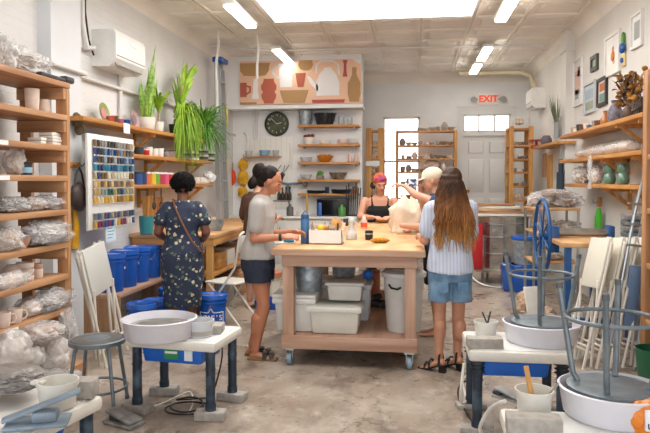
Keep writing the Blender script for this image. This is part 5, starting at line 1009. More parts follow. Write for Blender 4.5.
t = hang('faucet_arm', 'grey sprayer arm crossing the right edge of the tool board', 288, 184, YM-.08); MB().tube([(-.18, 0, .03), (.0, 0, 0), (.25, 0, .02)], .02, 8).tube([(.0, 0, 0), (.02, 0, -.35)], .014, 8).build('arm', mat('steel_blue', '#6f8093', .4, .4), t); MB().ball((.3, 0, .0), (.05, .04, .06), 2).build('spray_head', STEEL, t)
for i in range(4): 
    t = thing('spray_bottle', '%s of four dark bottles hanging on the tool board behind the grey t-shirt' % ('first', 'second', 'third', 'fourth')[i], 'bottle', (BY(279+3.6*i, 195, YM-.075).x, YM-.075, BY(280, 200, YM-.07).z)); MB().lathe([(.03, 0), (.032, .1), (.012, .15), (.012, .19)]).build('body', mat('brown_bottle', '#3a2a22', .3), t); MB().cyl((0, 0, .19), (0, 0, .23), .015, 8).build('cap', BLACK, t)
o = MB().b2((-.30, -.01, 0), (.05, .01, .03)).build('bottle_rail', STEEL, loc=(BY(288, 195, YM-.04).x, YM-.041, BY(280, 200, YM-.04).z-.031)); tag(o, 'thin steel rail under the dark bottles on the tool board', 'rail')
# mitts
for i, (u, v, s) in enumerate(((243, 165, 1), (243, 178, 1.1), (242, 192, .9))):
    y = YM-.06; t = thing('oven_mitt', '%s yellow glove hanging on the wall left of the tool board' % ('upper', 'middle', 'lower')[i], 'glove', BY(u, v, y)); MB().ball((0, 0, 0), (.085*s, .045, .11*s), 3, .25, 2.5, i).ball((.07*s, -.01, .02), (.035, .03, .05), 2).build('glove_body', YEL, t); MB().tube([(0, .02, .08), (0, .04, .2)], .006, 6).build('hanging_loop', YEL, t)
t = thing('oven_mitt', 'orange-red glove hanging on the wall near the tall ladder', 'glove', BY(232.5, 176, YM-.06)); MB().ball((0, 0, -.02), (.06, .04, .15), 3, .2, 2.5, 8).build('glove_body', mat('orange_red', '#e04a1c', .6), t); MB().tube([(0, .02, .1), (0, .04, .24)], .006, 6).build('hanging_loop', BLACK, t)
cable('thin white pipe stub down the partition wall left of the clock', [BY(254, 106, YM-.03), BY(254, 140, YM-.03)], .02, PIPEM); cable('second thin white pipe down the partition wall left of the clock', [BY(257.5, 106, YM-.03), BY(257.5, 140, YM-.03)], .014, PIPEM)
cable('white pipe running along the left wall to the corner near the tall ladder', [V((XL+.03, 9.2, 2.42)), V((XL+.03, YM-.05, 2.3)), V((XL+.25, YM-.03, 2.3)), V((XL+.27, YM-.03, 1.9))], .02, PIPEM)
# sink counter under kitchen shelves
yB1 = YM-.62; kxa, kxb = XL+.01, PX1
t = thing('kitchen_counter', 'long white counter under the shelves of the partition wall', 'counter', (kxa, yB1, 0)); MB().b2((0, 0, .86), (kxb-kxa, .615, .90), bev=.004).build('worktop', WPL, t); MB().b2((.02, .04, 0), (kxb-kxa-.02, .60, .86)).build('cabinet_body', CREAM, t)
for k in range(5): w_ = (kxb-kxa-.1)/5; d = MB().b2((.05+w_*k, .02, .12), (.03+w_*(k+1), .04, .82), bev=.004).build('door', WPL, t); MB().b2((.08+w_*k, .005, .6), (.095+w_*k, .02, .72)).build('handle', STEEL, d)
def kc(u, y=YM-.35): return V((BY(u, 180, y).x, y, .901))
t = thing('microwave', 'black microwave oven on the back counter', 'microwave', kc(333)); MB().b2((-.25, -.18, .01), (.25, .18, .29), bev=.01).build('body', BLACK, t); MB().b2((-.23, -.186, .03), (.12, -.181, .27)).build('door', mat('dark_glass', '#101216', .1), t)
t = thing('dish_rack', 'dark wire rack of tall utensils on the back counter', 'rack', kc(353)); mb = MB(); mb.b2((-.12, -.1, 0), (.12, .1, .02))
for k in range(7): mb.cyl((-.1+.033*k, 0, .02), (-.11+.04*k, .0, .5+.05*math.sin(k*2)), .009, 6)
mb.build('rack_frame', mat('blackened_steel', '#31363d', .4, .5), t)
for u, r, h, c_, l in ((320, .05, .3, '#2d5fa8', 'blue bottle on the back counter'), (342, .06, .2, '#4e8a3c', 'green pot on the back counter beside the microwave'), (300, .07, .12, '#d8d4cc', 'white bowl on the back counter'), (247, .035, .26, '#27468c', 'blue soap bottle on the back counter near the corner'), (290, .06, .2, '#5d5a58', 'grey canister on the back counter')): pot('kitchen_jar', l, 'jar', kc(u, YM-.5 if u != 342 else YM-.56), [(r, 0), (r, h*.7), (r*.4, h*.85), (r*.4, h), (0, h)], mat('kj_'+c_[1:], c_, .4))
t = thing('candle_lamp', 'slim yellow bottle standing on the back counter', 'bottle', kc(307, YM-.45)); MB().cyl((0, 0, 0), (0, 0, .38), .018, 10).build('body', mat('mustard', '#c9a24a', .4), t)
# ---- narrow rack and big shelving at the back, before the window
y1 = 11.6; rx0, rx1 = BY(366, 180, y1).x, BY(383.5, 180, y1).x; rh = BY(370, 128, y1).z; rz = [BY(370, v, y1).z for v in (130, 145, 158, 172, 186, 200)]
rack('narrow_rack', 'narrow wooden rack with wide posts at the back, left of the window', rx0, rx1, y1, y1+.4, rh, rz, pw=.10)
for i, z in enumerate(rz[1:]): fillshelf(rx0+.1, rx1-.1, y1+.06, z, 2, 'on shelf %s of the narrow back rack' % ('one two three four five'.split()[i]), s=.9)
o = MB().b2((-.13, -.004, 0), (.12, 0, .09)).build('rack_label', PAPER, loc=(BY(373, 160, y1).x, y1-.001, BY(373, 166, y1).z)); tag(o, 'white paper label on the posts of the narrow back rack', 'label')
y2 = 12.3; sx0, sx1 = BY(395.5, 180, y2).x, BY(457, 180, y2).x; SZb = [BY(420, v, y2).z for v in (130.5, 145, 158.5, 171.5, 184.5, 198)]
rack('back_shelving', 'wide wooden shelving of greyware at the back, partly before the bright window', sx0, sx1, y2, y2+.35, SZb[0], SZb, pw=.05)
nm = ('top', 'second', 'third', 'fourth', 'fifth', 'lowest')
fillshelf(sx0+.40, sx1-.05, y2+.12, SZb[0], 6, 'on the top of the wide back shelving', GW[:3], 1.15); 
for i in range(1, 6): fillshelf(sx0+.08, sx1-.08, y2+.12, SZb[i], 9, 'on the %s shelf of the wide back shelving' % nm[i], GW, 1.1)
o = MB().ball((0, 0, .12), (.16, .1, .12), 3, .1, 2, 3, flat=.119).build('big_round_pot', BISQ, loc=(BY(432, 180, y2+.15).x, y2+.2, SZb[3]+.001)); tag(o, 'large pale round vessel on the fourth shelf of the wide back shelving', 'vessel')
# ================================================================= WORKTABLE
TX0, TX1, TY0, TY1, TZ = -1.10, .12, 5.03, 7.36, .95
t = thing('worktable', 'large wooden worktable on casters in the middle of the studio', 'table', (TX0, TY0, 0)); W, D = TX1-TX0, TY1-TY0
MB().b2((0, 0, TZ-.055), (W, D, TZ), bev=.004).build('tabletop', PLY, t); MB().b2((-.002, -.004, TZ-.05), (W+.002, 0, TZ-.012)).build('edge_strip', TWX, t)
FX0, FX1 = .075, W-.06; zb0, zb1 = .14, .245
for y in (.03, D-.07): MB().b2((FX0, y, TZ-.145), (FX1, y+.04, TZ-.055), bev=.003).build('apron', TWX, t); MB().b2((FX0, y-.015, zb0), (FX1, y+.025, zb1), bev=.003).build('stretcher', TWX, t)
for x in (FX0, FX1-.04): MB().b2((x, .07, TZ-.145), (x+.04, D-.07, TZ-.055), bev=.003).build('apron', TWY, t); MB().b2((x, .055, zb0), (x+.04, D-.085, zb1), bev=.003).build('stretcher', TWY, t)
for x in (FX0+.005, FX1-.1):
    for y in (.04, D-.13): MB().b2((x, y, zb1-.1), (x+.09, y+.09, TZ-.055), bev=.004).build('leg', TWZ, t)
MB().b2((FX0+.04, .06, zb1-.03), (FX1-.04, D-.06, zb1-.01)).build('lower_shelf', TWY, t)
WHL = mat('grey_caster_wheel', '#7e97a8', .5, var=.2)
for x in (FX0+.06, FX1-.06):
    for y in (.08, D-.1):
        c_ = MB().lathe([(0, -.016), (.045, -.018), (.05, -.01), (.05, .01), (.045, .018), (0, .016)], (x, y-.02, .05), 20, rot=(0, PI/2, 0)).build('caster', WHL, t)
        MB().b2((x-.028, y-.03, .045), (x-.022, y+.02, .12)).b2((x+.022, y-.03, .045), (x+.028, y+.02, .12)).b2((x-.04, y-.04, .12), (x+.04, y+.04, .139)).build('caster_fork', STEEL, c_)
t = thing('worktable', 'second wooden worktable standing behind the large one', 'table', (TX0+.2, TY1+.02, 0)); W2, D2 = W-.2, .86; MB().b2((0, 0, .91), (W2, D2, .955), bev=.004).build('tabletop', PLY, t)
for x in (.03, W2-.1):
    for y in (.03, D2-.1): MB().b2((x, y, 0), (x+.07, y+.07, .91)).build('leg', TWZ, t)
for y in (.04, D2-.08): MB().b2((.1, y, .82), (W2-.1, y+.04, .91)).build('apron', TWX, t)
def tb(u, v, z=TZ): p = G(u, v, z); return V((p.x, p.y, z+.001))
# white tool caddy
p = tb(325, 244.5); t = thing('tool_caddy', 'long white plastic box of pottery tools on the near edge of the worktable', 'tool box', (p.x, p.y+.08, p.z)); bw, bd, bh = .145, .08, .12
MB().b2((-bw, -bd, 0), (bw, bd, .008)).b2((-bw, -bd, .0), (bw, -bd+.006, bh)).b2((-bw, bd-.006, 0), (bw, bd, bh)).b2((-bw, -bd, 0), (-bw+.006, bd, bh)).b2((bw-.006, -bd, 0), (bw, bd, bh)).build('box', WPL, t); rt = random.Random(6)
for i in range(14):
    x, y = rt.uniform(-.12, .12), rt.uniform(-.05, .05); h = rt.uniform(.13, .2)
    MB().tube([(x, y, .02), (x+rt.uniform(-.03, .03), y+rt.uniform(-.02, .02), h)], rt.uniform(.004, .008), 6).build('clay_tool', rt.choice([DARK, PINEZ, STEEL, BUFFC]), t)
for i in range(3): MB().ball((-.05+.05*i, .0, .135), (.03, .02, .025), 2, .3, 3, i).build('tool_sponge', (mat('lemon_sponge', '#e2c52e', .9), PINEZ, BUFFC)[i], t)
MB().lathe([(0, 0), (.045, 0), (.05, .003), (0, .006)], (.09, .02, .17), 20, rot=(1.2, 0, .3)).build('wooden_rib', PINEZ, t)
p = tb(305, 243.5); t = thing('water_bottle', 'blue metal water bottle standing at the near left of the worktable', 'bottle', p); WB_ = mat('blue_bottle', '#3f6f9e', .4, var=.05); MB().lathe([(.034, 0), (.037, .005), (.037, .20), (.033, .215), (0, .216)]).build('body', WB_, t); MB().lathe([(.034, .217), (.036, .22), (.034, .25), (.02, .262), (0, .262)]).build('lid', mat('dark_blue_lid', '#22507c', .4), t); MB().tube([(-.02, 0, .255), (0, 0, .28), (.02, 0, .255)], .005, 6).build('carry_loop', mat('dark_blue_lid', '#22507c'), t)
p = tb(351.5, 239.5); t = thing('bottle_vase', 'white and grey narrow-necked bottle vase on the worktable', 'vase', p); MB().lathe([(.05, 0), (.056, .02), (.05, .06), (.03, .09), (.024, .14), (.032, .16), (.028, .19), (.012, .21), (0, .205)]).build('body', mat('pale_grey_glaze', '#c7c4c0', .4, var=.12, scale=20), t); MB().tube([(.028, 0, .17), (.05, 0, .15), (.04, 0, .09)], .007, 6).build('handle', mat('pale_grey_glaze', '#c7c4c0'), t)
p = tb(369, 240); t = thing('black_cup', 'black cup with a grey band on the worktable', 'cup', p); MB().lathe(cupprof(.034, .038, .085)).build('body', BLACK, t); MB().lathe([(.0365, .05), (.0378, .051), (.0385, .062), (.037, .063)]).build('band', GREYC, t)
SPO = mat('ochre_sponge', '#c98a16', .95, col2='#a86c10', scale=50, bump=.8, bscale=90)
def sponge(label, p, sx, sy): o = MB().ball((0, 0, .022), (sx, sy, .024), 3, .06, 4, 2, flat=.021).build('sponge', SPO, loc=p); return tag(o, label, 'sponge')
sponge('ochre oval sponge on the near right of the worktable', tb(380, 243), .085, .045); sponge('ochre oval sponge on the far table', G(382, 223, .955)+V((0, 0, .001)), .085, .05)
p = tb(364, 229); t = thing('squeeze_bottle', 'clear bottle with an orange label and white cap on the worktable', 'bottle', p); MB().lathe([(.035, 0), (.038, .01), (.036, .05), (.038, .09), (.02, .12), (0, .12)]).build('body', mat('pinkish_bottle', '#d9b3a8', .25), t); MB().lathe([(.0375, .02), (.0385, .021), (.0385, .07), (.0375, .071)]).build('orange_label', mat('orange_red_label', '#d9562e', .5), t); MB().cyl((0, 0, .12), (0, 0, .15), .018, 12).build('cap', WPL, t)
o = MB().ball((0, 0, .03), .032, 2).build('pink_ball', mat('hot_pink', '#e2468c', .5), loc=tb(352, 226)); tag(o, 'hot pink round sponge on the worktable beside the orange-labelled bottle', 'sponge')
for i, (u, v, r, h, m_, l) in enumerate(((340, 231, .05, .08, WGLZ, 'white bowl'), (332, 227.5, .04, .10, BUFFC, 'tan cup'), (345, 227, .035, .09, DARK, 'dark cup'), (318, 230, .05, .05, BISQ, 'pale low dish'))): pot('glaze_pot', l+' among the things behind the white tool box', 'pot', (tb(u, v).x, tb(u, v).y+.12, TZ+.001), cupprof(r*.8, r, h), m_)
p = tb(407, 234); t = thing('ware_board', 'small dark-edged board with a lump of pinkish clay near the long-haired person', 'board', (p.x, p.y, p.z)); MB().b2((-.10, -.08, 0), (.09, .08, .008)).build('board', WOODX, t); MB().ball((0, 0, .035), (.045, .04, .03), 3, .1, 3, 2, flat=.026).build('clay_lump', mat('pink_clay', '#cf9a80', .8), t)
for i, (u, v, c_) in enumerate(((291, 239, PAPER), (284, 243, WPL))): o = MB().b2((-.09, -.06, 0), (.09, .06, .006)).build('paper_sheet', c_, loc=tb(u, v)); o.rotation_euler.z = .3*i; tag(o, ('far', 'near')[i]+' pale sheet on the worktable under the hands in the grey t-shirt', 'paper')
o = MB().ball((0, 0, .02), (.05, .035, .022), 2, .1).build('blue_cloth', mat('teal_cloth', '#3f8fa8', .8), loc=tb(289, 243)); tag(o, 'small teal cloth on the worktable by the t-shirt person', 'cloth')
# big beige bag / draped work
p = V((BY(405, 225, 6.75).x, 6.75, TZ+.001)); t = thing('cloth_bag', 'large beige canvas bundle standing on the worktable beside the capped person', 'bundle', p)
mb = MB(); rings = []
for i in range(14):
    f = i/13; r = (.19-.03*f)*(1 if f < .7 else 1-(f-.7)*2.2); rings.append([V((math.cos(a)*r*(1+.45*noise.noise(V((math.cos(a)*1.6+3, math.sin(a)*1.6, f*2.5))))+.02*f, math.sin(a)*r*.8*(1+.45*noise.noise(V((math.cos(a)*1.6, math.sin(a)*1.6+5, f*2.5)))), .37*f+.10*noise.noise(V((math.cos(a)*1.2, math.sin(a)*1.2, f+7)))*f*(1 if 0 < i else 0))) for a in [2*PI*k/26 for k in range(26)]])
mb.loft(rings).build('canvas', mat('beige_canvas', '#e0ccb6', .9, var=.1, scale=6, bump=.5, bscale=12), t, sharp=180)
# patterned cup in the raised hand
hp_ = BY(411, 186, 6.25); t = thing('patterned_cup', 'white cup with dark blue pattern held up by the capped person', 'cup', (BY(412, 186, 6.27).x, 6.27, BY(412, 192, 6.27).z)); MB().lathe(cupprof(.042, .05, .13)).build('body', mat('blue_white_pattern', '#e8e8ea', .3, col2='#4a5a80', scale=30, lo=.48, hi=.52), t)
# ---- things under the table
SZ_ = zb1-.009
def ub(u, y, z=SZ_): return V((xat(u, y), y, z))
def bin_(name, label, p, w, d, h, m_, lid=None, rim=True, tp=1.12):
    t = thing(name, label, 'bin', p); MB().box((0, 0, h/2), (w, d, h), bev=.02, taper=(tp, tp)).build('body', m_, t)
    if rim: MB().box((0, 0, h-.03), (w*tp+.03, d*tp+.03, .05), bev=.012).build('rim', m_, t)
    if lid: MB().box((0, 0, h+.01), (w*tp+.035, d*tp+.035, .03), bev=.01).build('lid', lid, t)
    return t
BINW = mat('bin_white', '#dddcd6', .4, var=.05)
bin_('storage_bin', 'white plastic bin at the left under the worktable', ub(298, 5.40), .30, .36, .29, BINW, lid=BINW); 
bin_('storage_bin', 'cream bin with a broad rim in the middle under the worktable', ub(336.5, 5.33), .37, .30, .235, mat('bin_cream', '#d9d8cd', .4, var=.04), tp=1.14)
bin_('storage_bin', 'smaller translucent lidded bin stacked on the cream one under the worktable', ub(346, 5.36, SZ_+.262), .27, .22, .13, mat('bin_translucent', '#d2cfc8', .35, var=.06), lid=mat('bin_lid_grey', '#c7c5bf', .4), rim=False, tp=1.08)
bin_('storage_bin', 'narrow clear bin at the back right of the cream bin under the worktable', ub(360, 5.85), .18, .3, .34, CLR)
bkg = lambda lb, u, y, z, r, h: (lambda t: (MB().lathe([(r*.82, 0), (r*.84, .01), (r*.9, h*.35), (r*.92, h*.36), (r*.9, h*.38), (r*.97, h*.75), (r*.99, h*.76), (r*.97, h*.78), (r, h), (r*1.03, h*.99), (r*.98, h), (r*.8, .02), (0, .02)], seg=26).build('body', GALV, t), MB().tube([(r*1.0*math.cos(a), 0, h*.9-r*.9*math.sin(a)) for a in [PI*k/10 for k in range(11)]], .004, 6).build('wire_handle', STEEL, t)))(thing('galvanized_bucket', lb, 'bucket', ub(u, y, z)))
bkg('galvanized bucket standing on the white bin under the worktable', 309, 5.42, SZ_+.318, .125, .25)
bkg('galvanized bucket further back under the middle of the worktable', 344, 6.1, SZ_+.34, .125, .2)
bin_('storage_bin', 'white lidded bin under the further galvanized bucket', ub(340, 6.1), .34, .3, .30, BINW, lid=BINW)
# white trash can
p = ub(404, 5.42); t = thing('trash_can', 'tall white round trash can with a lid at the right under the worktable', 'trash can', p); TR = mat('trash_white', '#d8d8d4', .4, var=.05)
MB().lathe([(.135, 0), (.14, .01), (.17, .44), (.175, .45), (.175, .47), (0, .47)], seg=32).build('body', TR, t); MB().lathe([(.185, .455), (.19, .46), (.19, .49), (.16, .505), (.10, .51), (.09, .52), (0, .522)], seg=32).build('lid', TR, t); MB().tube([(-.12, -.125, .40), (-.10, -.15, .375), (-.05, -.18, .37), (-.02, -.175, .385)], .009, 6).build('handle', BLACK, t)
o = MB().ball((0, 0, .05), .05, 3).build('blue_ball', mat('bright_blue', '#1e6fd0', .3), loc=ub(369, 5.6, SZ_+.36)); o.location = ub(368, 5.86, SZ_+.345); tag(o, 'bright blue ball on the clear bin under the worktable', 'ball')
o = MB().tube([(0, 0, .03), (.05, .1, .03), (.12, .06, .035), (.15, -.08, .04), (.08, -.14, .05), (.0, -.1, .06), (.0, .02, .08), (.08, .08, .10)], .028, 10).build('ribbed_hose', DARK, loc=ub(372, 6.35)); tag(o, 'dark ribbed hose coiled under the worktable', 'hose')
o = MB().box((0, 0, .15), (.12, .3, .3), bev=.02).build('terracotta_block', mat('terracotta', '#c07a5a'), loc=ub(374, 6.75)); tag(o, 'terracotta coloured block at the back under the worktable', 'block')
t = thing('motor_tools', 'dark pile of power tools at the back under the worktable', 'tools', ub(362, 6.6)); MB().ball((0, 0, .2), (.1, .14, .08), 3, .2, 3).build('motor_body', DARK, t); MB().cyl((-.1, 0, .2), (.1, -.05, .26), .06, 14).build('grey_drum', GREYM, t); MB().b2((-.1, -.12, 0), (.1, .12, .14), bev=.01).build('tool_case', mat('dark_blue_case', '#1f3358', .5), t)
# ================================================================= PEOPLE
def ring(c, rx, ry, n=22, tilt=0.0, sq=2.0):
    out = []
    for k in range(n):
        a = 2*PI*k/n; ca, sa = math.cos(a), math.sin(a)
        x = math.copysign(abs(ca)**(2/sq), ca)*rx; y = math.copysign(abs(sa)**(2/sq), sa)*ry
        out.append(V((c[0]+x, c[1]+y*math.cos(tilt), c[2]+y*math.sin(tilt))))
    return out
def torso(mb, secs, sq=2.3): return mb.loft([ring(s[0], s[1], s[2], tilt=(s[3] if len(s) > 3 else 0), sq=sq) for s in secs])
def limb(mb, pts, rad, seg=14):
    P, Rr = [], []
    for i in range(len(pts)-1):
        for k in range(6):
            t = k/6; P.append(V(pts[i]).lerp(V(pts[i+1]), t)); u = t*t*(3-2*t); Rr.append(rad[i]*(1-u)+rad[i+1]*u)
    P.append(V(pts[-1])); Rr.append(rad[-1])
    mb.tube(P, Rr, seg)
    for p, r in zip(pts, rad): mb.ball(p, r*.985, 2)
def hand(mb, w, d, n, t, s=1.0, curl=.5, pinch=0):
    """w wrist, d pointing direction, n palm normal, t thumb side"""
    w = V(w); d = V(d).normalized(); n = (V(n)-d*V(n).dot(d)).normalized(); t = (V(t)-d*V(t).dot(d)-n*V(t).dot(n)).normalized()
    pc = w+d*.045*s
    rings = []
    for u, wd, th in ((-.012, .024, .018), (.01, .03, .017), (.04, .038, .015), (.07, .040, .013), (.085, .036, .010)):
        c = w+d*u*s; rings.append([c+t*(math.cos(a)*wd*s)+n*(math.sin(a)*th*s) for a in [2*PI*k/14 for k in range(14)]])
    mb.loft(rings)
    for i, (off, ln, cu) in enumerate(((.029, .068, .8), (.010, .076, 1.0), (-.010, .071, 1.1), (-.028, .056, 1.25))):
        p = w+d*.078*s+t*off*s; a = curl*cu*.45; pts = [p-d*.02*s, p]; L = ln*s
        for f in (.45, .32, .23):
            dd = (d*math.cos(a)+n*math.sin(a)+t*off*1.6).normalized(); p = p+dd*L*f; pts.append(p); a += curl*cu*.7
        mb.tube(pts, [.0085*s, .0088*s, .0082*s, .0075*s, .0062*s], 8)
        mb.ball(pts[-1], .0062*s, 1)
    p = w+d*.018*s+t*.022*s; pts = [p]; dd = (d*.7+t*.75+n*.25).normalized()
    for f, k in ((.036, 0), (.030, .5), (.024, .9)):
        q = (dd+n*.5*curl*k-t*.45*k+d*.3*k).normalized(); p = p+q*f*s; pts.append(p)
    mb.tube(pts, [.012*s, .0105*s, .0095*s, .007*s], 8); mb.ball(pts[-1], .007*s, 1)
def headM(c, yaw=0, pitch=0, roll=0): return Matrix.Translation(V(c)) @ Euler((pitch, roll, yaw), 'XYZ').to_matrix().to_4x4()
def xf_ball(mb, M, c, r, sub=2, rot=None):
    n0 = len(mb.bm.verts); mb.ball((0, 0, 0), r, sub, rot=rot); mb.bm.verts.ensure_lookup_table()
    for v in mb.bm.verts[n0:]: v.co = M @ (v.co+V(c))
def head(mb, M, s=1.0):
    """skull centre at the origin of M, face towards +Y"""
    xf_ball(mb, M, (0, -.012*s, .018*s), (.074*s, .092*s, .092*s), 3)
    xf_ball(mb, M, (0, .022*s, -.03*s), (.060*s, .062*s, .078*s), 3)      # face
    xf_ball(mb, M, (0, .045*s, -.088*s), (.034*s, .032*s, .024*s), 2)      # chin
    xf_ball(mb, M, (0, .030*s, -.068*s), (.050*s, .045*s, .032*s), 2)      # jaw
    xf_ball(mb, M, (0, .076*s, .022*s), (.045*s, .012*s, .014*s), 2)       # brow
    for q in (-1, 1):
        xf_ball(mb, M, (q*.034*s, .058*s, -.022*s), (.022*s, .02*s, .02*s), 2)   # cheeks
        xf_ball(mb, M, (q*.076*s, -.008*s, -.012*s), (.009*s, .018*s, .03*s), 2)  # ears
    n = [(0, .079, .012), (0, .092, -.012), (0, .103, -.032)]
    mb.tube([M @ V(p)*1 if s == 1 else M @ (V(p)*s) for p in n], [.008*s, .010*s, .013*s], 8)
    xf_ball(mb, M, (0, .098*s, -.034*s), (.016*s, .014*s, .010*s), 2)
    xf_ball(mb, M, (0, .084*s, -.060*s), (.022*s, .010*s, .009*s), 2)      # mouth mound
def face(par, M, s, lipm, browm):
    for q in (-1, 1):
        mb = MB(); xf_ball(mb, M, (q*.030*s, .0715*s, .000), (.0125*s, .009*s, .006*s), 2); mb.build('eye', EYEW, par)
        mb = MB(); xf_ball(mb, M, (q*.030*s, .0775*s, -.001*s), (.0060*s, .0045*s, .0055*s), 2); mb.build('iris', EYED, par)
        mb = MB(); mb.tube([M @ (V(p)*s) for p in ((q*.014, .088, .018), (q*.030, .088, .023), (q*.047, .074, .017))], [.003*s, .0035*s, .002*s], 6); mb.build('eyebrow', browm, par)
    mb = MB(); xf_ball(mb, M, (0, .091*s, -.057*s), (.021*s, .008*s, .0045*s), 2); xf_ball(mb, M, (0, .090*s, -.066*s), (.018*s, .008*s, .005*s), 2); mb.build('lips', lipm, par)
EYEW = mat('eye_white', '#b9aca2', .5); EYED = mat('dark_iris', '#24170f', .2)
def skin(name, c): return mat(name, c, .5, var=.05, scale=12)
SK1 = skin('deep_skin', '#6f4431'); SK2 = skin('tan_skin', '#b7795a'); SK3 = skin('fair_skin', '#c58e72'); SK4 = skin('olive_skin', '#c79379')
HAIRB = mat("black_brown_hair", "#1a110e", .6, var=.3, scale=40); HAIRK = mat("black_curly_hair", "#0e0b0b", .75, bump=1, bscale=70)
for _h in (HAIRB, HAIRK): _h.node_tree.nodes["Principled BSDF"].inputs["Specular IOR Level"].default_value = .2
LIP = mat('lips', '#a5564f', .4); LIPR = mat('rosy_lips', '#b0443f', .4)
def foot(mb, ank, d, s=1.0, heel=0.0):
    """ankle joint, horizontal direction; the sole on z = 0 (+ heel height)"""
    a = V(ank); d = V(d).normalized(); sd = V((d.y, -d.x, 0)); rings = []
    for u, w, h, z in ((-.055, .020, .035, .035), (-.045, .030, .05, .040), (-.01, .034, .068, .045), (.04, .036, .058, .036), (.09, .041, .034, .024), (.13, .043, .026, .020), (.165, .036, .020, .015), (.18, .022, .012, .012)):
        u *= s; hz = heel*max(0, min(1, (.10*s-u)/(.12*s)))
        c = V((a.x, a.y, 0))+d*u; c.z = h/2+.004+hz
        rings.append([c+sd*(w*math.cos(t))+V((0, 0, 1))*(h*.5*math.sin(t)) for t in [2*PI*k/14 for k in range(14)]])
    mb.loft(rings)
    for i in range(5):
        off = (-.032+.016*i)*s; q = V((a.x, a.y, .012))+d*(.17-.006*abs(i-1.5))*s+sd*off
        mb.ball(q, (.010, .010, .009), 2)
def strands(name, m, par, roots, seed, r=.012, seg=6, n=7, wave=.015, freq=9):
    """locks: each root is a list of control points; every lock waves and tapers"""
    mb = MB(); rnd = random.Random(seed)
    for pts in roots:
        ph = rnd.random()*6; P = []; Rr = []; pts = [V(p) for p in pts]; m_ = len(pts)-1
        for k in range(n*m_+1):
            t = k/(n*m_)*m_; i = min(int(t), m_-1); f = t-i; p = pts[i].lerp(pts[i+1], f)
            q = k/(n*m_); amp = wave*min(1, q*3)
            p = p+V((math.sin(q*freq+ph)*amp, math.cos(q*freq*.9+ph)*amp, 0)); P.append(p)
            Rr.append(r*(.7+.6*math.sin(PI*min(1, q*1.1)))*(1-.75*q**4))
        mb.tube(P, Rr, seg)
    return mb.build(name, m, par, sharp=180)

# ---- woman in the navy floral dress, seen from behind
P = G(183, 337); t = person1 = thing('person', 'person in a navy floral midi dress with short curly black hair, back turned', 'person', P, math.radians(12)); t.scale = (.96, .96, .93)
mb = MB(); k = 1.0
for q in (-1, 1):
    limb(mb, [(q*.09, 0, .86), (q*.095, .01, .48), (q*.09, -.01, .09)], [.085, .055, .037])
    limb(mb, [(q*.09, -.02, .34), (q*.09, -.015, .28)], [.054, .05])
    foot(mb, (q*.09, -.01, .09), (0, 1, 0))
torso(mb, [((0, 0, .84), .15, .11), ((0, 0, .98), .15, .11), ((0, 0, 1.08), .13, .10), ((0, 0, 1.22), .15, .11), ((0, 0, 1.33), .155, .09), ((0, 0, 1.39), .08, .06)])
limb(mb, [(0, 0, 1.36), (0, .02, 1.46)], [.055, .05])
for q in (-1, 1): limb(mb, [(q*.165, 0, 1.335), (q*.235, -.02, 1.08), (q*.19, .18, .99)], [.055, .045, .028])
hand(mb, (.19, .19, .99), (-.25, 1, -.1), (-.6, 0, -.8), (-.8, .2, .5), 1.0, .5); hand(mb, (-.19, .19, .99), (.25, 1, -.1), (.6, 0, -.8), (.8, .2, .5), 1.0, .5)
HM = headM((0, .035, 1.535), math.radians(15), math.radians(-14)); head(mb, HM)
remesh(mb, 'body', SK1, .008, 4, t)
face(t, HM, 1, LIP, HAIRK)
FLOR = mat('navy_floral_cotton', '#27304a', .75); N, Lk, b = nodes(FLOR)
tc = N.new('ShaderNodeTexCoord')
def spots(sc, thr, off):
    mp = N.new('ShaderNodeMapping'); mp.inputs['Location'].default_value = off; Lk.new(tc.outputs['Object'], mp.inputs[0])
    n = N.new('ShaderNodeTexNoise'); n.inputs['Scale'].default_value = 34; Lk.new(mp.outputs[0], n.inputs['Vector'])
    a = N.new('ShaderNodeVectorMath'); a.operation = 'MULTIPLY_ADD'; Lk.new(n.outputs['Color'], a.inputs[0]); a.inputs[1].default_value = (.04, .04, .04); Lk.new(mp.outputs[0], a.inputs[2])
    v = N.new('ShaderNodeTexVoronoi'); v.inputs['Scale'].default_value = sc; v.inputs['Randomness'].default_value = .7; Lk.new(a.outputs[0], v.inputs['Vector'])
    r = N.new('ShaderNodeMath'); r.operation = 'LESS_THAN'; r.inputs[1].default_value = thr; Lk.new(v.outputs['Distance'], r.inputs[0]); return r.outputs[0]
def mixn(f, c1, c2):
    x = N.new('ShaderNodeMix'); x.data_type = 'RGBA'; Lk.new(f, x.inputs[0])
    if isinstance(c1, str): x.inputs[6].default_value = lin(c1)
    else: Lk.new(c1, x.inputs[6])
    x.inputs[7].default_value = lin(c2); return x.outputs[2]
c = mixn(spots(15, .26, (.03, .015, -.02)), '#232c45', '#4e6248'); c = mixn(spots(15, .24, (0, 0, 0)), c, '#c9c1a6'); c = mixn(spots(15, .09, (0, 0, 0)), c, '#c9a55a')
Lk.new(c, b.inputs['Base Color'])
mb = MB()
torso(mb, [((0, -.01, .33), .185, .15), ((0, -.01, .5), .195, .155), ((0, -.01, .72), .205, .16), ((0, -.015, .88), .205, .155), ((0, 0, 1.0), .175, .13), ((0, 0, 1.07), .155, .12), ((0, 0, 1.2), .175, .13), ((0, 0, 1.33), .18, .105), ((0, 0, 1.39), .11, .075), ((0, .005, 1.405), .08, .065)])
for q in (-1, 1): limb(mb, [(q*.145, 0, 1.34), (q*.215, -.01, 1.20)], [.062, .074])
remesh(mb, 'floral_dress', FLOR, .01, 5, t, fold=.012, ff=7)
mb = MB(); xf_ball(mb, HM, (0, -.02, .045), (.108, .112, .098), 4)
rnd = random.Random(3)
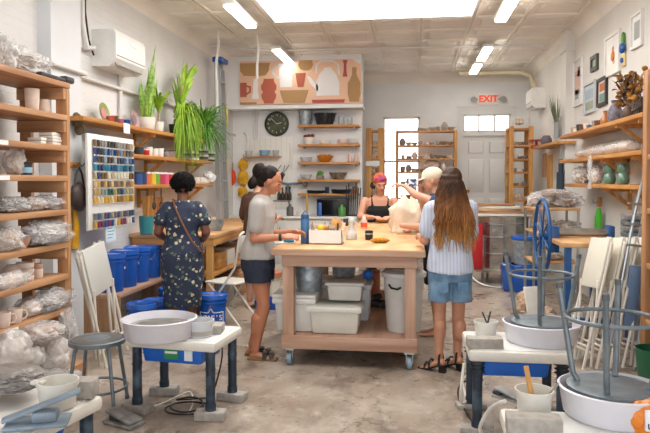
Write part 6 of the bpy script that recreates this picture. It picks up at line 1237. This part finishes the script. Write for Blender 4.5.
for i in range(260):
    d = V((rnd.gauss(0, 1), rnd.gauss(-.35, 1), rnd.gauss(.45, .8))).normalized()
    if d.y > .55 and d.z < .4: continue
    p = V((d.x*.11, d.y*.114-.02, d.z*.1+.045)); xf_ball(mb, HM, p, .016+rnd.random()*.008, 1)
mb.build('curly_hair', HAIRK, t, sharp=180)
mb = MB(); STRAP = mat('brown_leather', '#7a4a2b', .5)
path = [(-.085, -.04, 1.415), (-.05, -.125, 1.34), (.0, -.145, 1.22), (.06, -.15, 1.10), (.12, -.15, .99), (.19, -.12, .9), (.215, -.02, .86)]
mb.tube(path, .009, 6); mb.tube([(-.085, -.04, 1.415), (-.08, .05, 1.4), (-.03, .125, 1.3), (.08, .14, 1.1), (.19, .1, .92), (.215, -.02, .86)], .009, 6); mb.build('bag_strap', STRAP, t)
for q in (-1, 1): MB().box((q*.09, .06, .012), (.085, .25, .02), bev=.008).tube([(q*.09-.045, .09, .02), (q*.09, .10, .07), (q*.09+.045, .09, .02)], .012, 6).build('sandal', BLACK, t)

# ---- woman in the grey t-shirt at the near left corner of the worktable, in profile
P = G(262, 357); t = thing('person', 'person in a grey t-shirt and navy shorts with pinned-up hair, working at the table', 'person', P, -PI/2+.06); t.scale = (.98, .98, .98)
mb = MB()
# facing +Y here = towards the table; +X is her right, towards the camera
limb(mb, [(.085, -.02, .82), (.085, .03, .46), (.075, -.045, .085)], [.088, .056, .037]); limb(mb, [(.085, -.02, .36), (.08, -.035, .26)], [.056, .05])
limb(mb, [(-.085, -.02, .82), (-.085, .0, .46), (-.075, -.10, .085)], [.088, .056, .037]); limb(mb, [(-.085, -.03, .36), (-.08, -.06, .26)], [.056, .05])
foot(mb, (.075, -.04, .09), (.1, 1, 0)); foot(mb, (-.075, -.095, .09), (-.1, 1, 0))
torso(mb, [((0, -.03, .80), .145, .12), ((0, -.03, .95), .14, .11), ((0, -.01, 1.08), .125, .10), ((0, 0, 1.22), .145, .10), ((0, .0, 1.33), .145, .085), ((0, .01, 1.39), .07, .055)])
limb(mb, [(0, .0, 1.37), (0, .055, 1.45)], [.052, .046])
limb(mb, [(.16, -.005, 1.31), (.185, -.03, 1.04), (.15, .20, 1.055)], [.052, .042, .027]); limb(mb, [(-.16, .0, 1.31), (-.185, .02, 1.04), (-.13, .24, 1.08)], [.052, .042, .027])
hand(mb, (.15, .205, 1.055), (-.15, 1, .06), (-.5, 0, -.85), (-.8, 0, .55), 1, .6); hand(mb, (-.13, .245, 1.08), (.15, 1, -.1), (.5, 0, -.85), (.8, 0, .55), 1, .6)
HM = headM((0, .085, 1.525), 0, math.radians(-20)); head(mb, HM)
remesh(mb, 'body', SK2, .0065, 3, t)
face(t, HM, 1, LIPR, HAIRB)
TEE = mat('grey_cotton_jersey', '#aaa5a0', .85, var=.06, scale=7)
mb = MB(); torso(mb, [((0, -.035, .86), .202, .150), ((0, -.03, .95), .192, .138), ((0, -.015, 1.08), .155, .118), ((0, .005, 1.22), .165, .112), ((0, .0, 1.33), .165, .10), ((0, .005, 1.385), .10, .072), ((0, .012, 1.405), .068, .058)])
limb(mb, [(.12, 0, 1.33), (.158, -.005, 1.315), (.182, -.025, 1.13)], [.06, .070, .064]); limb(mb, [(-.12, 0, 1.33), (-.158, 0, 1.315), (-.182, .01, 1.13)], [.06, .070, .064])
remesh(mb, 't_shirt', TEE, .009, 4, t, fold=.012, ff=9)
DENN = mat('navy_denim', '#232a3c', .85, var=.15, scale=30)
mb = MB(); torso(mb, [((0, -.03, .76), .188, .138), ((0, -.035, .84), .190, .145), ((0, -.03, .93), .175, .132)])
for q in (-1, 1): mb.loft([ring((q*.088, -.018, .665), .096, .112), ring((q*.09, -.025, .80), .10, .125)])
remesh(mb, 'shorts', DENN, .009, 3, t, fold=.005, ff=14)
mb = MB(); rnd = random.Random(5)
for q in (-1, 1):
    for i in range(26):
        a = i/26*2*PI; x, y = q*.088+.094*math.cos(a), -.018+.11*math.sin(a); mb.tube([(x, y, .672), (x+rnd.uniform(-.004, .004), y, .672-rnd.uniform(.015, .04))], .0015, 4)
tag(mb.build('frayed_hem', DENN, t), kind='stuff')
# hair: cap, pinned knot
mb = MB(); xf_ball(mb, HM, (0, -.032, .034), (.083, .088, .092), 3); xf_ball(mb, HM, (0, -.128, .045), (.055, .06, .07), 3); xf_ball(mb, HM, (0, -.075, -.03), (.062, .05, .055), 3)
remesh(mb, 'hair', HAIRB, .007, 2, t, fold=.004, ff=40)
R = []
rnd = random.Random(9)
for i in range(46):
    a = rnd.uniform(-1.2, 1.2); R.append([HM @ V((math.sin(a)*.06, .035-abs(a)*.02, .105-abs(a)*.045)), HM @ V((math.sin(a)*.085, -.04, .075-abs(a)*.035)), HM @ V((math.sin(a)*.045, -.125, .03+rnd.uniform(-.02, .03))), HM @ V((rnd.uniform(-.03, .03), -.16, rnd.uniform(-.02, .075)))])
strands('hair_locks', HAIRB, t, R, 4, .007, 5, 4, .006, 7)
mb = MB(); M2 = Matrix.Translation(V((.152, .185, 1.055))); mb.lathe([(.031, -.012), (.034, 0), (.031, .012)], (.152, .185, 1.055), 16, rot=(PI/2, 0, 0)); mb.build('wrist_watch', BLACK, t)
CORK = mat('cork_footbed', '#8a6b48', .8)
for q, y in ((.075, .01), (-.075, -.045)):
    s = MB().box((q*1.05, y+.01, .010), (.09, .255, .022), rot=(0, 0, -.1*(1 if q > 0 else -1)), bev=.008).build('sandal_footbed', CORK, t)
    mb = MB()
    for yy, h in ((.03, .07), (.085, .052)): mb.loft([[(q-.05, y+yy-.018, .015), (q-.05, y+yy+.018, .015), (q-.044, y+yy+.018, .022), (q-.044, y+yy-.018, .022)], [(q-.03, y+yy-.018, h-.008), (q-.03, y+yy+.018, h-.012), (q-.03, y+yy+.018, h-.004), (q-.03, y+yy-.018, h)], [(q+.03, y+yy-.018, h-.008), (q+.03, y+yy+.018, h-.012), (q+.03, y+yy+.018, h-.004), (q+.03, y+yy-.018, h)], [(q+.052, y+yy-.018, .015), (q+.052, y+yy+.018, .015), (q+.058, y+yy+.018, .015), (q+.058, y+yy-.018, .015)]])
    mb.build('sandal_strap', BLACK, t)

# ---- woman with long wavy hair, blue striped shirt and denim shorts, near right corner of the table
P = G(446, 373)+V((.03, .06, 0)); t = thing('person', 'person with long wavy brown hair, pale blue shirt and denim shorts, back turned', 'person', P, .12); t.scale = (.91, .96, .985)
mb = MB()
limb(mb, [(-.085, 0, .84), (-.085, .01, .47), (-.095, -.02, .12)], [.086, .055, .036]); limb(mb, [(.085, 0, .84), (.08, .03, .47), (.075, .04, .12)], [.086, .055, .036])
for q in (-1, 1): limb(mb, [(q*.085, -.01, .37), (q*.085, -.005, .29)], [.055, .05])
foot(mb, (-.095, -.02, .1), (-.75, .6, 0), 1, .05); foot(mb, (.075, .04, .1), (-.55, .8, 0), 1, .05)
torso(mb, [((0, 0, .80), .15, .115), ((0, 0, .95), .14, .105), ((0, 0, 1.06), .125, .10), ((0, 0, 1.22), .145, .10), ((0, 0, 1.31), .15, .085), ((0, 0, 1.37), .07, .055)])
limb(mb, [(0, 0, 1.35), (-.005, .02, 1.44)], [.05, .045])
limb(mb, [(-.165, 0, 1.29), (-.215, .03, 1.04), (-.23, .25, 1.06)], [.052, .042, .027]); limb(mb, [(.165, 0, 1.29), (.2, .06, 1.05), (.10, .27, 1.06)], [.052, .042, .027])
hand(mb, (-.23, .255, 1.06), (.1, 1, -.1), (.4, 0, -.9), (.85, 0, .4), 1, .5); hand(mb, (.10, .275, 1.06), (-.3, 1, -.1), (-.4, 0, -.9), (-.85, 0, .4), 1, .5)
HM = headM((0, .03, 1.50), math.radians(22), math.radians(-12)); head(mb, HM)
remesh(mb, 'body', SK3, .0065, 3, t)
face(t, HM, 1, LIP, HAIRB)
SHIRT = mat('pale_blue_striped_cotton', '#b3bfd2', .8); N, Lk, b = nodes(SHIRT); tc = N.new('ShaderNodeTexCoord'); wv = N.new('ShaderNodeTexWave'); wv.bands_direction = 'X'; wv.inputs['Scale'].default_value = 11; wv.inputs['Distortion'].default_value = .6
Lk.new(tc.outputs['Object'], wv.inputs['Vector']); mx = N.new('ShaderNodeMix'); mx.data_type = 'RGBA'; mx.inputs[6].default_value = lin('#b3bdd2'); mx.inputs[7].default_value = lin('#ccd3e0'); Lk.new(wv.outputs['Fac'], mx.inputs[0]); Lk.new(mx.outputs[2], b.inputs['Base Color'])
mb = MB(); torso(mb, [((0, -.01, .81), .205, .158, .12), ((0, -.01, .9), .198, .150), ((0, 0, 1.05), .17, .135), ((0, 0, 1.2), .17, .125), ((0, 0, 1.30), .17, .10), ((0, 0, 1.36), .10, .07), ((0, .005, 1.39), .062, .056)])
limb(mb, [(-.12, 0, 1.31), (-.165, 0, 1.298), (-.198, .015, 1.12)], [.06, .070, .068]); limb(mb, [(.12, 0, 1.31), (.165, 0, 1.298), (.188, .03, 1.12)], [.06, .070, .068])
remesh(mb, 'shirt', SHIRT, .009, 4, t, fold=.014, ff=8)
DEN = mat('blue_denim', '#4f7396', .85, col2='#7d9db8', scale=9)
mb = MB(); torso(mb, [((0, 0, .72), .188, .132), ((0, -.005, .80), .190, .14), ((0, 0, .92), .17, .128)])
for q in (-1, 1): mb.loft([ring((q*.092, .0, .565), .098, .115), ring((q*.09, .0, .78), .093, .118)])
remesh(mb, 'denim_shorts', DEN, .009, 3, t, fold=.007, ff=12)
for q in (-1, 1): mb = MB().loft([[(q*.085-.045, -.137, .73), (q*.085+.045, -.137, .73), (q*.085+.045, -.143, .66), (q*.085, -.145, .64), (q*.085-.045, -.143, .66)], [(q*.085-.045, -.128, .73), (q*.085+.045, -.128, .73), (q*.085+.045, -.128, .66), (q*.085, -.128, .64), (q*.085-.045, -.128, .66)]]); mb.build('back_pocket', DEN, t)
HAIRL = mat('long_brown_hair', '#3a2216', .6); N, Lk, b = nodes(HAIRL); tc = N.new('ShaderNodeTexCoord'); sp = N.new('ShaderNodeSeparateXYZ'); Lk.new(tc.outputs['Object'], sp.inputs[0])
n = N.new('ShaderNodeTexNoise'); n.inputs['Scale'].default_value = 30; mp = N.new('ShaderNodeMapping'); mp.inputs['Scale'].default_value = (1, 1, .15); Lk.new(tc.outputs['Object'], mp.inputs[0]); Lk.new(mp.outputs[0], n.inputs['Vector'])
ma = N.new('ShaderNodeMath'); ma.operation = 'MULTIPLY_ADD'; ma.inputs[1].default_value = .35; Lk.new(n.outputs[0], ma.inputs[0]); Lk.new(sp.outputs[2], ma.inputs[2])
r = N.new('ShaderNodeValToRGB'); r.color_ramp.elements[0].position = 0; mr = N.new('ShaderNodeMapRange'); mr.inputs[1].default_value = 1.2; mr.inputs[2].default_value = 1.65; Lk.new(ma.outputs[0], mr.inputs[0]); Lk.new(mr.outputs[0], r.inputs[0])
r.color_ramp.elements[0].color = lin('#c28c4e'); r.color_ramp.elements[1].color = lin('#3a2316'); e = r.color_ramp.elements.new(.4); e.color = lin('#82522a'); Lk.new(r.outputs[0], b.inputs['Base Color']); b.inputs['Specular IOR Level'].default_value = .25
mb = MB(); xf_ball(mb, HM, (0, -.03, .032), (.088, .096, .094), 3)
mb.loft([ring((0.0, -.02, 1.56), .088, .08), ring((.0, -.055, 1.45), .098, .07), ring((.01, -.095, 1.35), .115, .055), ring((.015, -.125, 1.25), .12, .045), ring((.02, -.135, 1.15), .10, .035), ring((.025, -.135, 1.06), .05, .022)])
remesh(mb, 'hair', HAIRL, .009, 2, t, fold=.008, ff=22)
R = []; rnd = random.Random(11)
for i in range(200):
    a = rnd.uniform(-1.5, 1.5); x = math.sin(a); L = rnd.uniform(.95, 1.18)
    R.append([V((x*.03, .0-.03*math.cos(a), 1.605)), V((x*.09, -.02-.085*math.cos(a), 1.50)), V((x*.125, -.05-.07*math.cos(a), 1.36)), V((x*.155+.01+rnd.uniform(-.012, .012), -.11-.04*math.cos(a)-rnd.uniform(0, .02), 1.22)), V((x*.16+.02+rnd.uniform(-.04, .04), -.13-.03*math.cos(a), L))])
strands('hair_locks', HAIRL, t, R, 5, .0085, 5, 6, .017, 15)
for (x, y), d in (((-.095, -.02), V((-.75, .6, 0)).normalized()), ((.075, .04), V((-.55, .8, 0)).normalized())):
    a = V((x, y, 0)); sd = V((d.y, -d.x, 0)); mb = MB()
    mb.loft([[a+d*u-sd*.036+V((0, 0, z)), a+d*u+sd*.036+V((0, 0, z)), a+d*u+sd*.036+V((0, 0, z+.012)), a+d*u-sd*.036+V((0, 0, z+.012))] for u, z in ((-.06, .046), (.0, .044), (.09, .004), (.19, .0))])
    c = a-d*.035; mb.box((c.x, c.y, .024), (.05, .05, .048), rot=(0, 0, math.atan2(d.y, d.x)), taper=(1.15, 1.15))
    for u, h in ((.12, .052), (.075, .085), (-.02, .15)): mb.tube([a+d*u-sd*.044+V((0, 0, .012+(.04 if u < .05 else 0))), a+d*u-sd*.03+V((0, 0, h-.01)), a+d*u+V((0, 0, h+.004)), a+d*u+sd*.03+V((0, 0, h-.01)), a+d*u+sd*.044+V((0, 0, .012+(.04 if u < .05 else 0)))], .009, 6)
    mb.build('heeled_sandal', BLACK, t)

# ---- person in a cap behind, reaching out with a patterned cup
P = V((BY(437, 200, 6.25).x, 6.25, 0)); t = thing('person', 'person in a cream baseball cap mostly hidden, reaching one arm out over the table', 'person', P, PI/2-.1)
mb = MB()
for q in (-1, 1): limb(mb, [(q*.085, 0, .84), (q*.085, .01, .47), (q*.085, -.02, .1)], [.086, .055, .04]); foot(mb, (q*.085, -.02, .1), (0, 1, 0))
torso(mb, [((0, 0, .80), .15, .115), ((0, 0, .95), .14, .105), ((0, 0, 1.06), .13, .10), ((0, 0, 1.22), .145, .10), ((0, 0, 1.31), .15, .085), ((0, 0, 1.37), .07, .055)])
limb(mb, [(0, 0, 1.35), (0, .03, 1.44)], [.05, .045])
limb(mb, [(-.165, 0, 1.29), (-.17, .12, 1.06), (-.08, .33, 1.06)], [.052, .042, .027]); limb(mb, [(.165, 0, 1.29), (.17, .13, 1.20), (.03, .16, 1.44)], [.052, .042, .027])
limb(mb, [(-.14, .04, 1.30), (-.10, .20, 1.36), (-.04, .30, 1.44)], [.046, .040, .026])
hand(mb, (-.04, .305, 1.44), (0, 1, .25), (0, .2, -1), (1, 0, .3), 1, .9)
HM = headM((0, .05, 1.50), 0, math.radians(-14)); head(mb, HM); remesh(mb, 'body', SK4, .008, 3, t); face(t, HM, 1, LIP, HAIRB)
mb = MB(); torso(mb, [((0, 0, .80), .17, .135), ((0, 0, 1.05), .15, .12), ((0, 0, 1.2), .165, .12), ((0, 0, 1.30), .165, .10), ((0, 0, 1.37), .09, .065)]); limb(mb, [(-.15, 0, 1.31), (-.17, .06, 1.2)], [.06, .066]); limb(mb, [(.15, 0, 1.31), (.17, .06, 1.22)], [.06, .066]); remesh(mb, 'shirt', mat('dark_blue_cotton', '#2f3c58', .85), .011, 4, t, fold=.01, ff=9)
mb = MB(); torso(mb, [((0, 0, .5), .16, .12), ((0, 0, .7), .17, .13), ((0, 0, .86), .165, .13)]); remesh(mb, 'shorts', DARK, .012, 3, t)
CAPM = mat('cream_cotton_cap', '#dccdb4', .85)
mb = MB(); xf_ball(mb, HM, (0, -.012, .045), (.086, .104, .080), 3); 
mb.loft([[HM @ V((x, .06+.085*(1-(x/.075)**2)*u, .035-.012*u+th)) for x in [-.075+.15*i/8 for i in range(9)]]+[HM @ V((x, .06, .04+th)) for x in (.06, 0, -.06)] for u, th in ((1, 0), (1, .006))])
remesh(mb, 'baseball_cap', CAPM, .006, 1, t)
mb = MB(); mb.loft([ring((0, -.06, 1.52), .07, .05), ring((0, -.09, 1.42), .06, .045), ring((0, -.1, 1.32), .05, .03)]); mb.build('hair', HAIRB, t)

# ---- tattooed person with a colourful bandana at the far end of the table
P = V((BY(379, 200, 8.45).x, 8.45, 0)); t = thing('person', 'person with a bright headscarf and black tank top at the table, looking down', 'person', P, PI+.15); t.scale = (1.1, 1.1, 1.04)
mb = MB(); z = -.07
for q in (-1, 1): limb(mb, [(q*.09, 0, .72), (q*.11, .30, .70), (q*.11, .24, .32)], [.085, .058, .04]); foot(mb, (q*.11, .24, .1), (0, 1, 0))
for q in (-1, 1): limb(mb, [(q*.11, .24, .32), (q*.11, .23, .1)], [.04, .036])
torso(mb, [((0, 0, .66), .155, .12), ((0, 0, .8), .14, .105), ((0, .02, .92), .13, .10), ((0, .04, 1.08), .15, .10), ((0, .05, 1.19), .155, .085), ((0, .055, 1.25), .07, .055)])
limb(mb, [(0, .05, 1.23), (0, .11, 1.31)], [.052, .046])
limb(mb, [(-.17, .05, 1.18), (-.235, .1, .98), (-.10, .28, .985)], [.052, .042, .028]); limb(mb, [(.17, .05, 1.18), (.235, .1, .98), (.10, .28, .985)], [.052, .042, .028])
hand(mb, (-.10, .285, .985), (.5, .8, .1), (.4, .4, -.8), (.5, 0, .6), 1, .9); hand(mb, (.10, .285, .985), (-.5, .8, .1), (-.4, .4, -.8), (-.5, 0, .6), 1, .9)
HM = headM((0, .14, 1.40), .1, math.radians(-22), .08); head(mb, HM)
TAT = skin('inked_skin', '#c08d74'); N, Lk, b = nodes(TAT)
b_ = remesh(mb, 'body', SK4, .008, 3, t); face(t, HM, 1, LIPR, HAIRB)
TANK = mat('black_ribbed_cotton', '#17181c', .85)
mb = MB(); torso(mb, [((0, 0, .68), .165, .13), ((0, 0, .8), .15, .115), ((0, .02, .92), .142, .112), ((0, .045, 1.06), .158, .115), ((0, .05, 1.12), .145, .10)])
for q in (-1, 1): mb.tube([(q*.09, .135, 1.1), (q*.095, .11, 1.2), (q*.09, .05, 1.245), (q*.09, -.02, 1.2), (q*.09, -.05, 1.1)], .013, 8)
remesh(mb, 'tank_top', TANK, .009, 2, t)
mb = MB(); torso(mb, [((0, 0, .62), .165, .13), ((0, 0, .76), .16, .13)]); 
for q in (-1, 1): limb(mb, [(q*.09, 0, .70), (q*.11, .30, .70), (q*.11, .24, .3)], [.1, .075, .06])
remesh(mb, 'trousers', DARK, .012, 2, t)
SCARF = mat('multicolour_headscarf', '#8c2f5c', .8, col2='#c0582e', scale=14, lo=.45, hi=.55); N, Lk, b = nodes(SCARF)
mb = MB(); xf_ball(mb, HM, (0, -.02, .045), (.086, .097, .080), 3); xf_ball(mb, HM, (.0, .03, .07), (.06, .05, .03), 2); remesh(mb, 'headscarf', SCARF, .007, 2, t, fold=.004, ff=40)
mb = MB()
for i in range(7): xf_ball(mb, HM, (.085+.006*(i % 3), -.05+.012*i, -.02-.008*(i % 4)), .022, 2)
mb.build('hair', HAIRB, t)
mb = MB(); TATI = mat('tattoo_ink', '#5d5a66', .6)
rnd = random.Random(2); 
# seat
s = thing('stool', 'tall stool under the person with the bright headscarf', 'stool', (P.x, P.y+.02, 0)); MB().lathe([(.16, .55), (.17, .57), (.17, .6), (.15, .62)], (0, 0, 0)).build('seat', PINEX, s)
for a in range(4):
    c, d = math.cos(a*PI/2+.78), math.sin(a*PI/2+.78); MB().cyl((c*.12, d*.12, .56), (c*.2, d*.2, 0), .016, 8).build('leg', PINEZ, s)

# ---- dark-haired person in brown behind the grey t-shirt
P = V((BY(256, 200, 7.3).x, 7.3, 0)); t = thing('person', 'person in a brown top with dark hair, mostly hidden behind the grey t-shirt', 'person', P, -.5)
mb = MB()
for q in (-1, 1): limb(mb, [(q*.085, 0, .82), (q*.085, .01, .46), (q*.085, -.02, .1)], [.086, .055, .04]); foot(mb, (q*.085, -.02, .1), (0, 1, 0))
torso(mb, [((0, 0, .78), .15, .115), ((0, 0, .93), .14, .105), ((0, 0, 1.04), .13, .10), ((0, 0, 1.2), .145, .10), ((0, 0, 1.29), .15, .085), ((0, 0, 1.35), .07, .055)])
limb(mb, [(0, 0, 1.33), (0, .05, 1.41)], [.05, .045])
for q in (-1, 1): limb(mb, [(q*.165, 0, 1.27), (q*.22, .04, 1.02), (q*.12, .25, 1.06)], [.05, .042, .028]); hand(mb, (q*.12, .255, 1.06), (-q*.3, 1, 0), (-q*.4, 0, -.8), (-q*.8, 0, .5), 1, .6)
HM = headM((0, .07, 1.47), -.2, math.radians(-20)); head(mb, HM); remesh(mb, 'body', SK4, .008, 3, t); face(t, HM, 1, LIP, HAIRB)
BRN = mat('brown_cotton', '#5d4136', .85, var=.1)
mb = MB(); torso(mb, [((0, 0, .76), .17, .135), ((0, 0, 1.04), .15, .12), ((0, 0, 1.2), .165, .12), ((0, 0, 1.29), .165, .10), ((0, 0, 1.36), .09, .065)])
for q in (-1, 1): limb(mb, [(q*.15, 0, 1.28), (q*.21, .03, 1.08)], [.062, .068])
remesh(mb, 't_shirt', BRN, .01, 4, t, fold=.01, ff=9)
mb = MB(); torso(mb, [((0, 0, .5), .16, .12), ((0, 0, .7), .17, .13), ((0, 0, .84), .165, .13)]); remesh(mb, 'skirt', DARK, .012, 3, t)
mb = MB(); xf_ball(mb, HM, (0, -.025, .03), (.086, .096, .092), 3); xf_ball(mb, HM, (0, -.10, -.04), (.06, .05, .08), 3); remesh(mb, 'hair', HAIRB, .008, 2, t, fold=.004, ff=30)
